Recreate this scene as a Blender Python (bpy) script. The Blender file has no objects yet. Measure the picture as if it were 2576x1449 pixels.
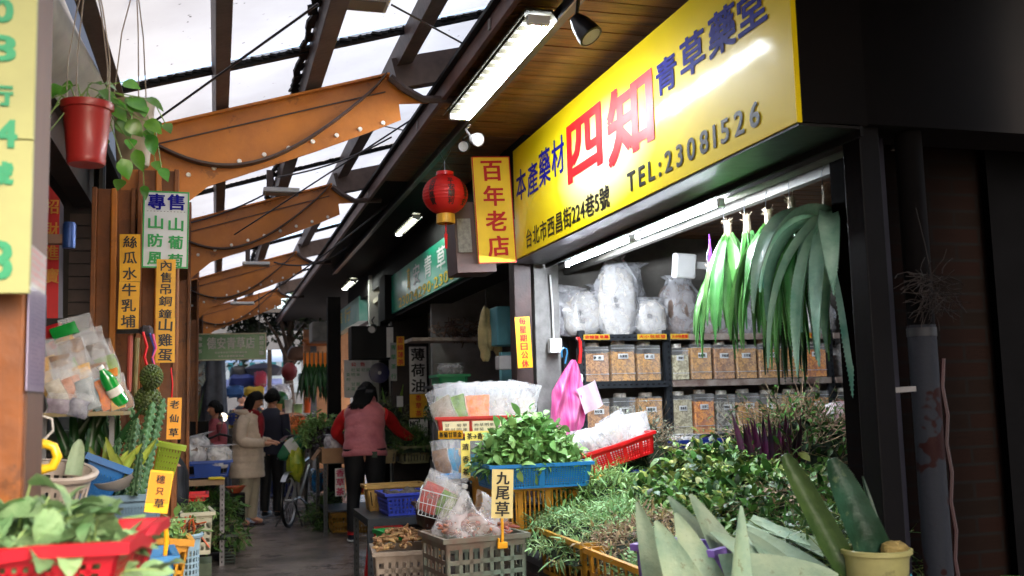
import bpy, bmesh, math, random
from mathutils import Vector, Matrix, Euler, noise
random.seed(11)
sc = bpy.context.scene
COL = sc.collection
PI = math.pi
V = Vector
# ---------------- camera ----------------
FPX, EYE = 2504.0, 1.4
PSI, TH, RO = math.radians(16.6), math.radians(6.31), math.radians(1.5)
RC = Matrix.Rotation(-PSI, 3, 'Z') @ Matrix.Rotation(PI/2+TH, 3, 'X') @ Matrix.Rotation(-RO, 3, 'Z')
cd = bpy.data.cameras.new('camera'); cam = bpy.data.objects.new('camera', cd); COL.objects.link(cam)
cam.matrix_world = Matrix.Translation((0, 0, EYE)) @ RC.to_4x4()
cd.sensor_width = 36.0; cd.lens = FPX/2576*36; cd.clip_start = 0.05; cd.clip_end = 500
cd.dof.use_dof = True; cd.dof.focus_distance = 5.2; cd.dof.aperture_fstop = 3.5
sc.camera = cam
# ---------------- light ----------------
w = bpy.data.worlds.new('World'); sc.world = w; w.use_nodes = True
nt = w.node_tree; bg = nt.nodes['Background']
sky = nt.nodes.new('ShaderNodeTexSky'); sky.sky_type = 'NISHITA'; sky.sun_disc = False
SUN_EL, SUN_ROT = math.radians(33), math.radians(158)
sky.sun_elevation = SUN_EL; sky.sun_rotation = SUN_ROT
sky.air_density = 1.0; sky.dust_density = 4.0; sky.ozone_density = 1.0
nt.links.new(sky.outputs[0], bg.inputs[0]); bg.inputs[1].default_value = 0.14
sd = bpy.data.lights.new('sun', 'SUN'); sd.energy = 0.5; sd.angle = math.radians(50); sd.color = (1, .97, .92)
so = bpy.data.objects.new('sun', sd); COL.objects.link(so)
sdir = V((math.sin(SUN_ROT)*math.cos(SUN_EL), math.cos(SUN_ROT)*math.cos(SUN_EL), math.sin(SUN_EL)))
so.rotation_euler = sdir.to_track_quat('Z', 'Y').to_euler()
sc.view_settings.view_transform = 'Standard'; sc.view_settings.look = 'None'
sc.view_settings.exposure = 2.3; sc.view_settings.gamma = 1
sc.cycles.max_bounces = 8; sc.cycles.transparent_max_bounces = 12
sc.cycles.sample_clamp_indirect = 6
sc.cycles.use_denoising = True
# ---------------- point finding: a photo pixel (2576 wide) on a plane of the place ----------------
def at(px, py, Y=None, X=None, Z=None):
    d = RC @ V(((px-1288)/FPX, (724.5-py)/FPX, -1))
    t = Y/d.y if Y is not None else (X/d.x if X is not None else (Z-EYE)/d.z)
    return V((0, 0, EYE)) + d*t
def rect(x0, y0, x1, y1, Y):
    c = at((x0+x1)/2, (y0+y1)/2, Y)
    return c, (at(x1, (y0+y1)/2, Y)-at(x0, (y0+y1)/2, Y)).x, (at((x0+x1)/2, y0, Y)-at((x0+x1)/2, y1, Y)).z
# ---------------- materials ----------------
MATS = {}
def rgb(h):
    def f(c):
        c /= 255
        return c/12.92 if c <= .04045 else ((c+.055)/1.055)**2.4
    return (f(int(h[0:2], 16)), f(int(h[2:4], 16)), f(int(h[4:6], 16)))
def mat(name, c, rough=.5, var=.15, scale=6, bump=0, bscale=None, metal=0, coat=0, c2=None, emit=0, alpha=1, trans=0, rnd=0, stretch=None, spec=.5, sheen=0, detail=6, spots=None):
    if name in MATS: return MATS[name]
    m = bpy.data.materials.new(name); MATS[name] = m; m.use_nodes = True
    n = m.node_tree.nodes; l = m.node_tree.links; b = n['Principled BSDF']
    if isinstance(c, str): c = rgb(c)
    if isinstance(c2, str): c2 = rgb(c2)
    if c2 is None: c2 = tuple(x*(1-var*1.6) for x in c); c = tuple(min(1, x*(1+var*.5)) for x in c)
    tc = n.new('ShaderNodeTexCoord'); mp = n.new('ShaderNodeMapping'); l.new(tc.outputs['Object'], mp.inputs[0])
    if stretch: mp.inputs['Scale'].default_value = stretch
    no = n.new('ShaderNodeTexNoise'); no.inputs['Scale'].default_value = scale; no.inputs['Detail'].default_value = detail; no.inputs['Roughness'].default_value = .62
    l.new(mp.outputs[0], no.inputs[0])
    rp = n.new('ShaderNodeValToRGB'); rp.color_ramp.elements[0].position = .33; rp.color_ramp.elements[1].position = .66
    rp.color_ramp.elements[0].color = (*c2, 1); rp.color_ramp.elements[1].color = (*c, 1)
    l.new(no.outputs[0], rp.inputs[0])
    out = rp.outputs[0]
    if spots:  # (colour, scale, threshold, amount): specks, rust or grime with a shape of their own
        ns = n.new('ShaderNodeTexNoise'); ns.inputs['Scale'].default_value = spots[1]; ns.inputs['Detail'].default_value = 5; ns.inputs['Roughness'].default_value = .7
        l.new(tc.outputs['Object'], ns.inputs[0]); mrs = n.new('ShaderNodeMapRange'); mrs.inputs['From Min'].default_value = spots[2]; mrs.inputs['From Max'].default_value = spots[2]+.06; mrs.inputs['To Max'].default_value = spots[3]
        l.new(ns.outputs[0], mrs.inputs[0]); mxs = n.new('ShaderNodeMix'); mxs.data_type = 'RGBA'; l.new(mrs.outputs[0], mxs.inputs[0]); l.new(out, mxs.inputs[6]); mxs.inputs[7].default_value = (*rgb(spots[0]), 1); out = mxs.outputs[2]
    if rnd:
        a = n.new('ShaderNodeAttribute'); a.attribute_name = 'rnd'
        hs = n.new('ShaderNodeHueSaturation'); l.new(out, hs.inputs['Color'])
        mr = n.new('ShaderNodeMapRange'); mr.inputs['To Min'].default_value = 1-rnd; mr.inputs['To Max'].default_value = 1+rnd
        l.new(a.outputs['Fac'], mr.inputs[0]); l.new(mr.outputs[0], hs.inputs['Value'])
        m2 = n.new('ShaderNodeMath'); m2.operation = 'MULTIPLY'; m2.inputs[1].default_value = 7.31; l.new(a.outputs['Fac'], m2.inputs[0])
        m3 = n.new('ShaderNodeMath'); m3.operation = 'FRACT'; l.new(m2.outputs[0], m3.inputs[0])
        mh = n.new('ShaderNodeMapRange'); mh.inputs['To Min'].default_value = .5-.05*rnd; mh.inputs['To Max'].default_value = .5+.05*rnd
        l.new(m3.outputs[0], mh.inputs[0]); l.new(mh.outputs[0], hs.inputs['Hue'])
        out = hs.outputs[0]
    l.new(out, b.inputs['Base Color'])
    b.inputs['Roughness'].default_value = rough; b.inputs['Metallic'].default_value = metal
    b.inputs['Specular IOR Level'].default_value = spec
    b.inputs['Coat Weight'].default_value = coat; b.inputs['Coat Roughness'].default_value = .12
    if sheen: b.inputs['Sheen Weight'].default_value = sheen
    if trans:
        tr = n.new('ShaderNodeBsdfTranslucent'); l.new(out, tr.inputs[0])
        mx = n.new('ShaderNodeMixShader'); mx.inputs[0].default_value = trans
        l.new(b.outputs[0], mx.inputs[1]); l.new(tr.outputs[0], mx.inputs[2]); l.new(mx.outputs[0], n['Material Output'].inputs[0])
    if alpha < 1: b.inputs['Alpha'].default_value = alpha
    if emit:
        b.inputs['Emission Color'].default_value = (*c, 1); b.inputs['Emission Strength'].default_value = emit
    if bump:
        n2 = n.new('ShaderNodeTexNoise'); n2.inputs['Scale'].default_value = bscale or scale*4; n2.inputs['Detail'].default_value = 4
        l.new(mp.outputs[0], n2.inputs[0])
        bp = n.new('ShaderNodeBump'); bp.inputs['Strength'].default_value = bump; bp.inputs['Distance'].default_value = .01
        l.new(n2.outputs[0], bp.inputs['Height']); l.new(bp.outputs[0], b.inputs['Normal'])
    return m
def film(name, c=(.9, .92, .95), op=.35, rough=.18, bump=.6, bscale=25, dist=.004):
    """clear or milky plastic film"""
    if name in MATS: return MATS[name]
    m = bpy.data.materials.new(name); MATS[name] = m; m.use_nodes = True
    n = m.node_tree.nodes; l = m.node_tree.links; b = n['Principled BSDF']
    if isinstance(c, str): c = rgb(c)
    b.inputs['Base Color'].default_value = (*c, 1); b.inputs['Roughness'].default_value = rough
    tc = n.new('ShaderNodeTexCoord')
    n2 = n.new('ShaderNodeTexNoise'); n2.inputs['Scale'].default_value = bscale; n2.inputs['Detail'].default_value = 3; n2.inputs['Distortion'].default_value = 1.2
    l.new(tc.outputs['Object'], n2.inputs[0])
    bp = n.new('ShaderNodeBump'); bp.inputs['Strength'].default_value = bump; bp.inputs['Distance'].default_value = dist
    l.new(n2.outputs[0], bp.inputs['Height']); l.new(bp.outputs[0], b.inputs['Normal'])
    t = n.new('ShaderNodeBsdfTransparent'); mx = n.new('ShaderNodeMixShader')
    mr = n.new('ShaderNodeMapRange'); mr.inputs['From Min'].default_value = .35; mr.inputs['From Max'].default_value = .65
    mr.inputs['To Min'].default_value = op*.6; mr.inputs['To Max'].default_value = min(1, op*1.5)
    l.new(n2.outputs[0], mr.inputs[0]); l.new(mr.outputs[0], mx.inputs[0])
    l.new(t.outputs[0], mx.inputs[1]); l.new(b.outputs[0], mx.inputs[2]); l.new(mx.outputs[0], n['Material Output'].inputs[0])
    return m
# ---------------- mesh builder ----------------
def rot3(r):
    if r is None: return None
    if isinstance(r, Matrix): return r.to_3x3()
    return Euler(r).to_matrix()
class MB:
    def __init__(s): s.v = []; s.f = []; s.m = []; s.r = []
    def add(s, vs, fs, mi=0, r=None):
        k = len(s.v); r = random.random() if r is None else r
        s.v.extend(V(p) for p in vs); s.r.extend([r]*len(vs))
        s.f.extend([tuple(i+k for i in f) for f in fs]); s.m.extend([mi]*len(fs)); return s
    def hexa(s, p, mi=0, r=None):
        return s.add(p, [(0, 3, 2, 1), (4, 5, 6, 7), (0, 1, 5, 4), (1, 2, 6, 5), (2, 3, 7, 6), (3, 0, 4, 7)], mi, r)
    def box(s, c, d, rot=None, mi=0, r=None):
        R = rot3(rot); c = V(c); x, y, z = d[0]/2, d[1]/2, d[2]/2
        P = [V(q) for q in ((-x, -y, -z), (x, -y, -z), (x, y, -z), (-x, y, -z), (-x, -y, z), (x, -y, z), (x, y, z), (-x, y, z))]
        if R: P = [R @ p for p in P]
        return s.hexa([p+c for p in P], mi, r)
    def bar(s, a, b, w, h=None, mi=0, up=(0, 0, 1)):
        a, b = V(a), V(b); d = (b-a); L = d.length; d.normalize(); u = V(up)
        if abs(d.dot(u)) > .97: u = V((0, 1, 0))
        x = d.cross(u).normalized(); z = x.cross(d).normalized()
        return s.box((a+b)/2, (w, L, h or w), Matrix((x, d, z)).transposed(), mi)
    def tube(s, pts, r, seg=8, mi=0, cap=True, rv=None, flat=1.0):
        pts = [V(p) for p in pts]; n = len(pts)
        if not hasattr(r, '__len__'): r = [r]*n
        t = (pts[1]-pts[0]).normalized(); u = t.cross(V((0, 0, 1)))
        if u.length < .1: u = t.cross(V((1, 0, 0)))
        u.normalize(); vs = []
        for i, p in enumerate(pts):
            t = (pts[min(n-1, i+1)]-pts[max(0, i-1)])
            if t.length < 1e-9: t = V((0, 0, 1))
            t.normalize(); u = (u-t*u.dot(t)).normalized(); w_ = t.cross(u)
            for k in range(seg):
                a = 2*PI*k/seg; vs.append(p+(u*math.cos(a)+w_*math.sin(a)*flat)*r[i])
        fs = [(i*seg+k, i*seg+(k+1) % seg, (i+1)*seg+(k+1) % seg, (i+1)*seg+k) for i in range(n-1) for k in range(seg)]
        if cap: fs += [tuple(range(seg-1, -1, -1)), tuple((n-1)*seg+k for k in range(seg))]
        return s.add(vs, fs, mi, rv)
    def lathe(s, prof, seg=24, c=(0, 0, 0), rot=None, mi=0, sx=1, sy=1, r=None):
        R = rot3(rot); c = V(c); vs = []
        for (rr, z) in prof:
            for k in range(seg):
                a = 2*PI*k/seg; p = V((rr*math.cos(a)*sx, rr*math.sin(a)*sy, z)); vs.append(c+(R @ p if R else p))
        n = len(prof)
        return s.add(vs, [(i*seg+k, i*seg+(k+1) % seg, (i+1)*seg+(k+1) % seg, (i+1)*seg+k) for i in range(n-1) for k in range(seg)], mi, r)
    def grid(s, fn, nu, nv, mi=0, r=None, wrap=False):
        vs = [fn(i/nu, j/nv) for i in range(nu if wrap else nu+1) for j in range(nv+1)]
        nn = nu if wrap else nu+1
        return s.add(vs, [(i*(nv+1)+j, ((i+1) % nn)*(nv+1)+j, ((i+1) % nn)*(nv+1)+j+1, i*(nv+1)+j+1) for i in range(nu) for j in range(nv)], mi, r)
    def prism(s, poly, a, b, axis='Y', mi=0):
        n = len(poly)
        def P(p, t): return {'Y': (p[0], t, p[1]), 'X': (t, p[0], p[1]), 'Z': (p[0], p[1], t)}[axis]
        vs = [P(p, a) for p in poly]+[P(p, b) for p in poly]
        return s.add(vs, [tuple(range(n)), tuple(range(2*n-1, n-1, -1))]+[(i, i+n, (i+1) % n+n, (i+1) % n) for i in range(n)], mi)
    def blob(s, c, r, seg=16, amp=.15, fr=2.5, seed=0, mi=0, rot=None, sq=1.0, flat=None, rv=None):
        """lumpy closed form; r=(x,y,z)"""
        R = rot3(rot); c = V(c); n = seg//2; vs = []
        for i in range(n+1):
            th = PI*i/n
            for k in range(seg):
                ph = 2*PI*k/seg
                d = V((math.sin(th)*math.cos(ph), math.sin(th)*math.sin(ph), math.cos(th)))
                q = V([math.copysign(abs(x)**sq, x) for x in d])
                f = 1+amp*noise.noise(d*fr+V((seed, seed*1.7, 0)))+amp*.5*noise.noise(d*fr*2.7+V((seed, 3, 0)))
                p = V((q.x*r[0], q.y*r[1], q.z*r[2]))*f
                if flat is not None and p.z < flat*r[2]: p.z = flat*r[2]
                vs.append(c+(R @ p if R else p))
        return s.add(vs, [(i*seg+k, (i+1)*seg+k, (i+1)*seg+(k+1) % seg, i*seg+(k+1) % seg) for i in range(n) for k in range(seg)], mi, rv)
    def build(s, name, mats, parent=None, smooth=True, bevel=0, angle=35, kind=None):
        me = bpy.data.meshes.new(name); me.from_pydata([tuple(p) for p in s.v], [], s.f)
        if not isinstance(mats, (list, tuple)): mats = [mats]
        for m in mats: me.materials.append(m)
        me.polygons.foreach_set('material_index', s.m)
        a = me.attributes.new('rnd', 'FLOAT', 'POINT'); a.data.foreach_set('value', s.r)
        me.update()
        if smooth:
            me.shade_smooth(); me.set_sharp_from_angle(angle=math.radians(angle))
        o = bpy.data.objects.new(name, me); COL.objects.link(o)
        if parent: o.parent = parent
        if bevel:
            b = o.modifiers.new('bevel', 'BEVEL'); b.width = bevel; b.segments = 2; b.limit_method = 'ANGLE'; b.angle_limit = math.radians(50); b.harden_normals = False
        if kind: o['kind'] = kind
        return o
def tag(o, label=None, cat=None, group=None, kind=None):
    if label: o['label'] = label
    if cat: o['category'] = cat
    if group: o['group'] = group
    if kind: o['kind'] = kind
    return o
def thing(name, label, cat, loc=(0, 0, 0), rot=(0, 0, 0), group=None, kind=None):
    o = bpy.data.objects.new(name, None); COL.objects.link(o); o.empty_display_size = .1
    o.location = loc
    o.rotation_euler = rot.to_euler() if isinstance(rot, Matrix) else ((0, 0, rot) if isinstance(rot, (int, float)) else rot)
    return tag(o, label, cat, group, kind)
def copy_tree(o, parent=None):
    c = o.copy(); COL.objects.link(c)
    if parent: c.parent = parent
    for ch in list(o.children): copy_tree(ch, c)
    return c
def U(a, b): return random.uniform(a, b)
ORD = ['first', 'second', 'third', 'fourth', 'fifth', 'sixth', 'seventh', 'eighth', 'ninth', 'tenth']
# ---------------- lettering ----------------
CH = set('本產藥材四知青草藥堂台北市西昌街224巷5號TEL:23081526百年老店萬安青草店03024290·2306695德安專售山葡萄山防風內售吊銅鐘山雞蛋絲瓜水牛乳埔老仙草穗只九尾草薄荷油每星期日公休清香茶平安順利合家興旺招財進寶福NO0948行路號電話價目藥公告茶菊花枸杞甘草金線蓮桑葉魚腥決明魚洛神→本草元各種貨批發零歡迎光臨新鮮中藥行茅根舖香草生熟地黃耆參子仁果皮紅白黑大小特價元斤包袋')
GL = {}
def _glyphs():
    tmp = []
    for ch in sorted(CH):
        t = bpy.data.curves.new('t', 'FONT'); t.body = ch; t.resolution_u = 3
        o = bpy.data.objects.new('t', t); COL.objects.link(o); tmp.append((ch, o, t))
    dg = bpy.context.evaluated_depsgraph_get()
    for ch, o, t in tmp:
        me = bpy.data.meshes.new_from_object(o.evaluated_get(dg))
        vs = [(v.co.x, v.co.y) for v in me.vertices]; fs = [tuple(p.vertices) for p in me.polygons]
        if vs:
            x0, x1 = min(v[0] for v in vs), max(v[0] for v in vs); y0, y1 = min(v[1] for v in vs), max(v[1] for v in vs)
            GL[ch] = (vs, fs, x0, x1, y0, y1)
        bpy.data.meshes.remove(me); bpy.data.objects.remove(o); bpy.data.curves.remove(t)
_glyphs()
def is_cjk(c): return ord(c) > 0x2e80
def put_text(mb, s, x, y, w_, h, d=0.0, bold=0, vertical=False, mi=0, slant=0, wob=0, gap=.12):
    """lettering filling the rectangle centred (x,y) of size w_ x h in the sign's own XZ plane (front is -Y at depth -d)"""
    items = []; adv = 0
    for c in s:
        if c == ' ': adv += .45; continue
        if c not in GL: adv += .5; continue
        vs, fs, x0, x1, y0, y1 = GL[c]
        if vertical: items.append((c, 0, -adv, (x0+x1)/2)); adv += 1.0
        elif is_cjk(c): items.append((c, adv, 0, None)); adv += 1.0+gap*.5
        else: items.append((c, adv-x0, 0, None)); adv += (x1-x0)+gap
    pts = []; polys = []
    for c, ox, oy, cx in items:
        vs, fs, x0, x1, y0, y1 = GL[c]; k = len(pts)
        jx, jy, ja = U(-wob, wob), U(-wob, wob), U(-wob, wob)*1.5
        mx, my = (x0+x1)/2, (y0+y1)/2; ca, sa = math.cos(ja), math.sin(ja)
        for (a, b) in vs:
            if cx is not None: a -= cx; mxx = 0
            else: mxx = mx
            a2 = mxx+(a-mxx)*ca-(b-my)*sa; b2 = my+(a-mxx)*sa+(b-my)*ca
            pts.append((a2+ox+jx+slant*b2, b2+oy+jy))
        polys += [tuple(i+k for i in f) for f in fs]
    if not pts: return
    X0, X1 = min(p[0] for p in pts), max(p[0] for p in pts); Y0, Y1 = min(p[1] for p in pts), max(p[1] for p in pts)
    if vertical and len(items) > 0: X0, X1 = min(X0, -.42), max(X1, .42)
    kx, ky = w_/max(1e-6, X1-X0), h/max(1e-6, Y1-Y0)
    offs = [(0, 0)]
    if bold:
        offs = [(-bold, -bold*.6), (bold, -bold*.6), (-bold, bold*.6), (bold, bold*.6), (0, 0)]
    for i, (dx, dy) in enumerate(offs):
        mb.add([(x+(p[0]-(X0+X1)/2)*kx+dx, -d-.0004*i, y+(p[1]-(Y0+Y1)/2)*ky+dy) for p in pts], polys, mi, .5)
# ---------------- plants ----------------
def leaf(mb, p, d, nrm, L, W, curl=.3, fold=.25, seg=4, mi=0, shape=0, r=None, cup=0):
    d = d.normalized(); sd_ = d.cross(nrm)
    if sd_.length < .05: sd_ = d.cross(V((.3, .8, .5)))
    sd_.normalize(); nn = sd_.cross(d).normalized(); vs = []; q = V(p); st = L/seg; a = 0
    for i in range(seg+1):
        t = i/seg
        wd = {0: math.sin(PI*min(1, t*.92+.06))**.8, 1: (1-t)**.7*min(1, t*6+.35), 2: math.sin(PI*(t**.7*.95+.04))}[shape]*W/2
        vs += [q+sd_*wd+nn*wd*fold, V(q), q-sd_*wd+nn*wd*fold]
        a += curl/seg; dd = d*math.cos(a)-nn*math.sin(a); q = q+dd*st
    fs = []
    for i in range(seg):
        k = i*3; fs += [(k, k+1, k+4, k+3), (k+1, k+2, k+5, k+4)]
    mb.add(vs, fs, mi, r)
def rdir(up=0.0):
    while True:
        v = V((U(-1, 1), U(-1, 1), U(-1, 1)))
        if .05 < v.length < 1: break
    v.normalize(); v.z += up; return v.normalized()
def sprig(mb, p, d, L, nl, lL, lW, mi=0, ms=1, shape=0, droop=.6, fold=.25, curl=.5, sr=.002, leafseg=4):
    pts = [V(p)]; d = d.normalized(); n = 6; z_ = U(.65, 1.0) if random.random() < .6 else U(1.1, 1.75); lL *= z_; lW *= z_*U(.85, 1.15); nl = max(3, int(nl/z_**.7))
    for i in range(n):
        d = (d+V((0, 0, -droop/n))+rdir()*.12).normalized(); pts.append(pts[-1]+d*L/n)
    mb.tube(pts, [sr*(1-.6*i/n) for i in range(n+1)], 4, ms, cap=False)
    for k in range(nl):
        t = (k+.7)/nl*n; i = min(n-1, int(t)); q = pts[i].lerp(pts[i+1], t-i)
        ax = (pts[i+1]-pts[i]).normalized(); side = ax.cross(rdir()).normalized()
        dd = (ax*.6+side+V((0, 0, .15))).normalized(); s_ = U(.7, 1.2)
        leaf(mb, q, dd, V((0, 0, 1))+rdir()*.6, lL*s_, lW*s_, curl*U(.3, 1.6), fold, leafseg, mi, shape)
def mound(u, v, pw=2.6): return max(0, (1-abs(u)**pw))*max(0, (1-abs(v)**pw))
def herb_heap(name, label, cat, origin, ex, ey, hgt, n, mats, lL=.05, lW=.025, nl=7, sL=.16, shape=0, rz=0, droop=.5, up=.6, slope=0, sr=.002, base=0, seed=1, parent=None, curl=.5, fold=.25, pw=2.6, group=None, mixms=None, kind='stuff', jit=.25):
    """heap of sprigs on a mound ex*2 by ey*2; slope lifts the +y side"""
    random.seed(seed); mb = MB()
    def surf(u, v): return V((u*ex, v*ey, base+hgt*mound(u, v, pw)*(1+jit*noise.noise(V((u*2.3+seed, v*2.3, 0))))+slope*(v+1)/2))
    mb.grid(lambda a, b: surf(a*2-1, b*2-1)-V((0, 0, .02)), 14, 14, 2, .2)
    for i in range(n):
        u, v = U(-.97, .97), U(-.97, .97); p = surf(u, v)
        d = V((u*.7+U(-.8, .8), v*.7+U(-.8, .8), up*U(.1, 1.0)))
        mi = 0 if not mixms or random.random() > mixms else 1
        if len(mats) > 3 and mi == 0: mi = random.choice([0, 0]+list(range(3, len(mats))))
        sprig(mb, p-d.normalized()*sL*.35+V((0, 0, U(-.01, .015))), d, sL*U(.6, 1.25), nl, lL, lW, mi, 1, shape, droop, fold, curl, sr)
    o = mb.build(name, mats, parent, smooth=True, angle=60)
    o.location = origin; o.rotation_euler = (0, 0, rz)
    if parent is None: tag(o, label, cat, group, kind)
    return o
def blade(mb, p, d, L, W, T=.012, grav=(0, 0, -1), bend=.8, nrm=None, seg=10, mi=0, teeth=0, cup=.35, r=None, taper=.85, twist=0, tipdry=None, base=.75, lin=0):
    """thick succulent leaf: crescent section, pointed tip, optional saw edge"""
    d = V(d).normalized(); g = V(grav); q = V(p); nrm = V(nrm) if nrm is not None else V((0, 0, 1))
    sd_ = d.cross(nrm)
    if sd_.length < .05: sd_ = d.cross(V((1, 0, 0)))
    sd_.normalize(); vs = []; K = 8; r = random.random() if r is None else r; tv = []; tf = []
    edges = []
    for i in range(seg+1):
        t = i/seg; nn = sd_.cross(d).normalized()
        if twist:
            Rm = Matrix.Rotation(twist/seg, 3, d); sd_ = (Rm @ sd_).normalized(); nn = sd_.cross(d).normalized()
        if lin: wd = W/2*max(.015, 1-t)**lin*(base+(1-base)*min(1, t*5))
        else: wd = W/2*(base+(1-base)*math.sin(PI*min(1, t*1.6)/1.0*.5+0) if t < .3 else 1)*max(.02, (1-((t-.2)/.8)**2 if t > .2 else 1))**taper
        th = T*(1-t*.75)
        for k in range(K+1):
            s_ = -1+2*k/K; vs.append(q+sd_*wd*s_+nn*(cup*wd*(s_*s_)-th*.35*(1-s_*s_)))
        for k in range(K-1, 0, -1):
            s_ = -1+2*k/K; vs.append(q+sd_*wd*s_+nn*(cup*wd*s_*s_-th*(1-s_*s_)-th*.1))
        edges.append((q+sd_*wd+nn*cup*wd, q-sd_*wd+nn*cup*wd, sd_.copy(), V(d)))
        d = (d+g*bend/seg*(.4+1.2*t)).normalized(); sd_ = (sd_-d*sd_.dot(d)).normalized(); q = q+d*(L/seg)
    R_ = 2*K; fs = [(i*R_+k, i*R_+(k+1) % R_, (i+1)*R_+(k+1) % R_, (i+1)*R_+k) for i in range(seg) for k in range(R_)]
    fs += [tuple(range(R_-1, -1, -1)), tuple(seg*R_+k for k in range(R_))]
    mb.add(vs, fs, mi, r)
    if teeth:
        for i in range(seg):
            for j in range(teeth):
                f = j/teeth
                for sgn in (0, 1):
                    a = edges[i][sgn].lerp(edges[i+1][sgn], f); b = edges[i][sgn].lerp(edges[i+1][sgn], f+.45/teeth)
                    o = edges[i][2]*(1 if sgn == 0 else -1)*.004+edges[i][3]*.003
                    mb.add([a, b, (a+b)/2+o], [(0, 1, 2)], mi, r)
# ---------------- plastic crates and baskets ----------------
def crate(name, label, cat, loc, L, W, H, m, rot=0, nx=14, nz=5, taper=.88, t=.006, rim=.02, band=.25, group=None, bars=.35, solid=(), wave=0, cats=None):
    """open crate, base centre at origin; lattice walls with real openings"""
    root = thing(name, label, cat, loc, rot, group)
    def P(cx, cy, z, out=0):
        k = taper+(1-taper)*z/H
        return V((cx*(L/2*k+out), cy*(W/2*k+out), z))
    def wall(c0, c1, n, nm):
        mb = MB()
        nrm = V((c0[0]+c1[0], c0[1]+c1[1], 0)); nrm.normalize()
        def Q(a, z, out=0):
            p = P(c0[0]+(c1[0]-c0[0])*a, c0[1]+(c1[1]-c0[1])*a, z); return p+nrm*out
        def cell(a0, a1, z0, z1, th=t):
            mb.hexa([Q(a0, z0), Q(a1, z0), Q(a1, z0, -th), Q(a0, z0, -th), Q(a0, z1), Q(a1, z1), Q(a1, z1, -th), Q(a0, z1, -th)], 0, .5)
        zb, zt = H*.10, H*(1-band)
        cell(0, 1, 0, zb); cell(0, 1, zt, H)
        cell(0, .05, zb, zt, t*1.4); cell(.95, 1, zb, zt, t*1.4)
        bw = .9/n*bars
        for i in range(1, n):
            a = .05+.9*i/n; cell(a-bw/2, a+bw/2, zb, zt, t*.8)
        for j in range(1, nz):
            z = zb+(zt-zb)*j/nz; hz = (zt-zb)/nz*bars*.5; cell(.05, .95, z-hz, z+hz, t*.9)
        for a in solid: cell(a-.025, a+.025, zb, zt, -.003)
        mb.build(nm, m, root, smooth=False)
    wall((-1, -1), (1, -1), nx, 'side_wall'); wall((1, 1), (-1, 1), nx, 'side_wall')
    n2 = max(3, round(nx*W/L))
    wall((1, -1), (1, 1), n2, 'end_wall'); wall((-1, 1), (-1, -1), n2, 'end_wall')
    mb = MB(); c = [(-1, -1), (1, -1), (1, 1), (-1, 1)]
    for i in range(4):
        a, b = c[i], c[(i+1) % 4]; N = 12
        for j in range(N):
            f0, f1 = j/N, (j+1)/N
            def zz(f): return H+rim*wave*(.5-.5*math.cos(2*PI*max(0, min(1, (f-.25)/.5))))*(-1)
            p0 = (a[0]+(b[0]-a[0])*f0, a[1]+(b[1]-a[1])*f0); p1 = (a[0]+(b[0]-a[0])*f1, a[1]+(b[1]-a[1])*f1)
            z0, z1 = zz(f0), zz(f1); o = rim*.8
            q = [P(*p0, H, o), P(*p1, H, o), P(*p1, H, -t), P(*p0, H, -t)]
            mb.hexa([V((q[0].x, q[0].y, z0-rim)), V((q[1].x, q[1].y, z1-rim)), V((q[2].x, q[2].y, z1-rim)), V((q[3].x, q[3].y, z0-rim)),
                     V((q[0].x, q[0].y, z0+.003)), V((q[1].x, q[1].y, z1+.003)), V((q[2].x, q[2].y, z1+.003)), V((q[3].x, q[3].y, z0+.003))], 0, .5)
    mb.build('rim', m, root, smooth=False)
    mb = MB(); mb.box((0, 0, .004), (L*taper-.012, W*taper-.012, .006)); mb.build('floor_panel', m, root, smooth=False)
    return root
def round_basket(name, label, cat, loc, r0, r1, H, m, rot=0, seg=28, rows=5, group=None, solidtop=.3):
    root = thing(name, label, cat, loc, rot, group); mb = MB()
    def R(z): return r0+(r1-r0)*z/H
    def cell(a0, a1, z0, z1, th=.004):
        q = []
        for z in (z0, z1):
            for a, r in ((a0, R(z)), (a1, R(z)), (a1, R(z)-th), (a0, R(z)-th)): q.append(V((r*math.cos(a), r*math.sin(a), z)))
        mb.hexa(q, 0, .5)
    zt = H*(1-solidtop); st = 2*PI/seg
    for k in range(seg):
        cell(k*st, (k+1)*st, 0, H*.08); cell(k*st, (k+1)*st, zt, H)
        cell(k*st, k*st+st*.4, H*.08, zt, .003)
        for j in range(1, rows):
            z = H*.08+(zt-H*.08)*j/rows; cell(k*st, (k+1)*st, z-.004, z+.004, .0035)
    mb.build('basket_wall', m, root, smooth=False)
    mb = MB(); mb.lathe([(R(H)-.004, H-.008), (R(H)+.012, H-.012), (R(H)+.016, H), (R(H)+.008, H+.006), (R(H)-.004, H+.004)], 36); mb.build('rim', m, root)
    mb = MB(); mb.lathe([(0.001, .003), (R(0)-.005, .003), (R(0)-.005, .008), (.001, .008)], 28); mb.build('floor_panel', m, root)
    return root
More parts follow.
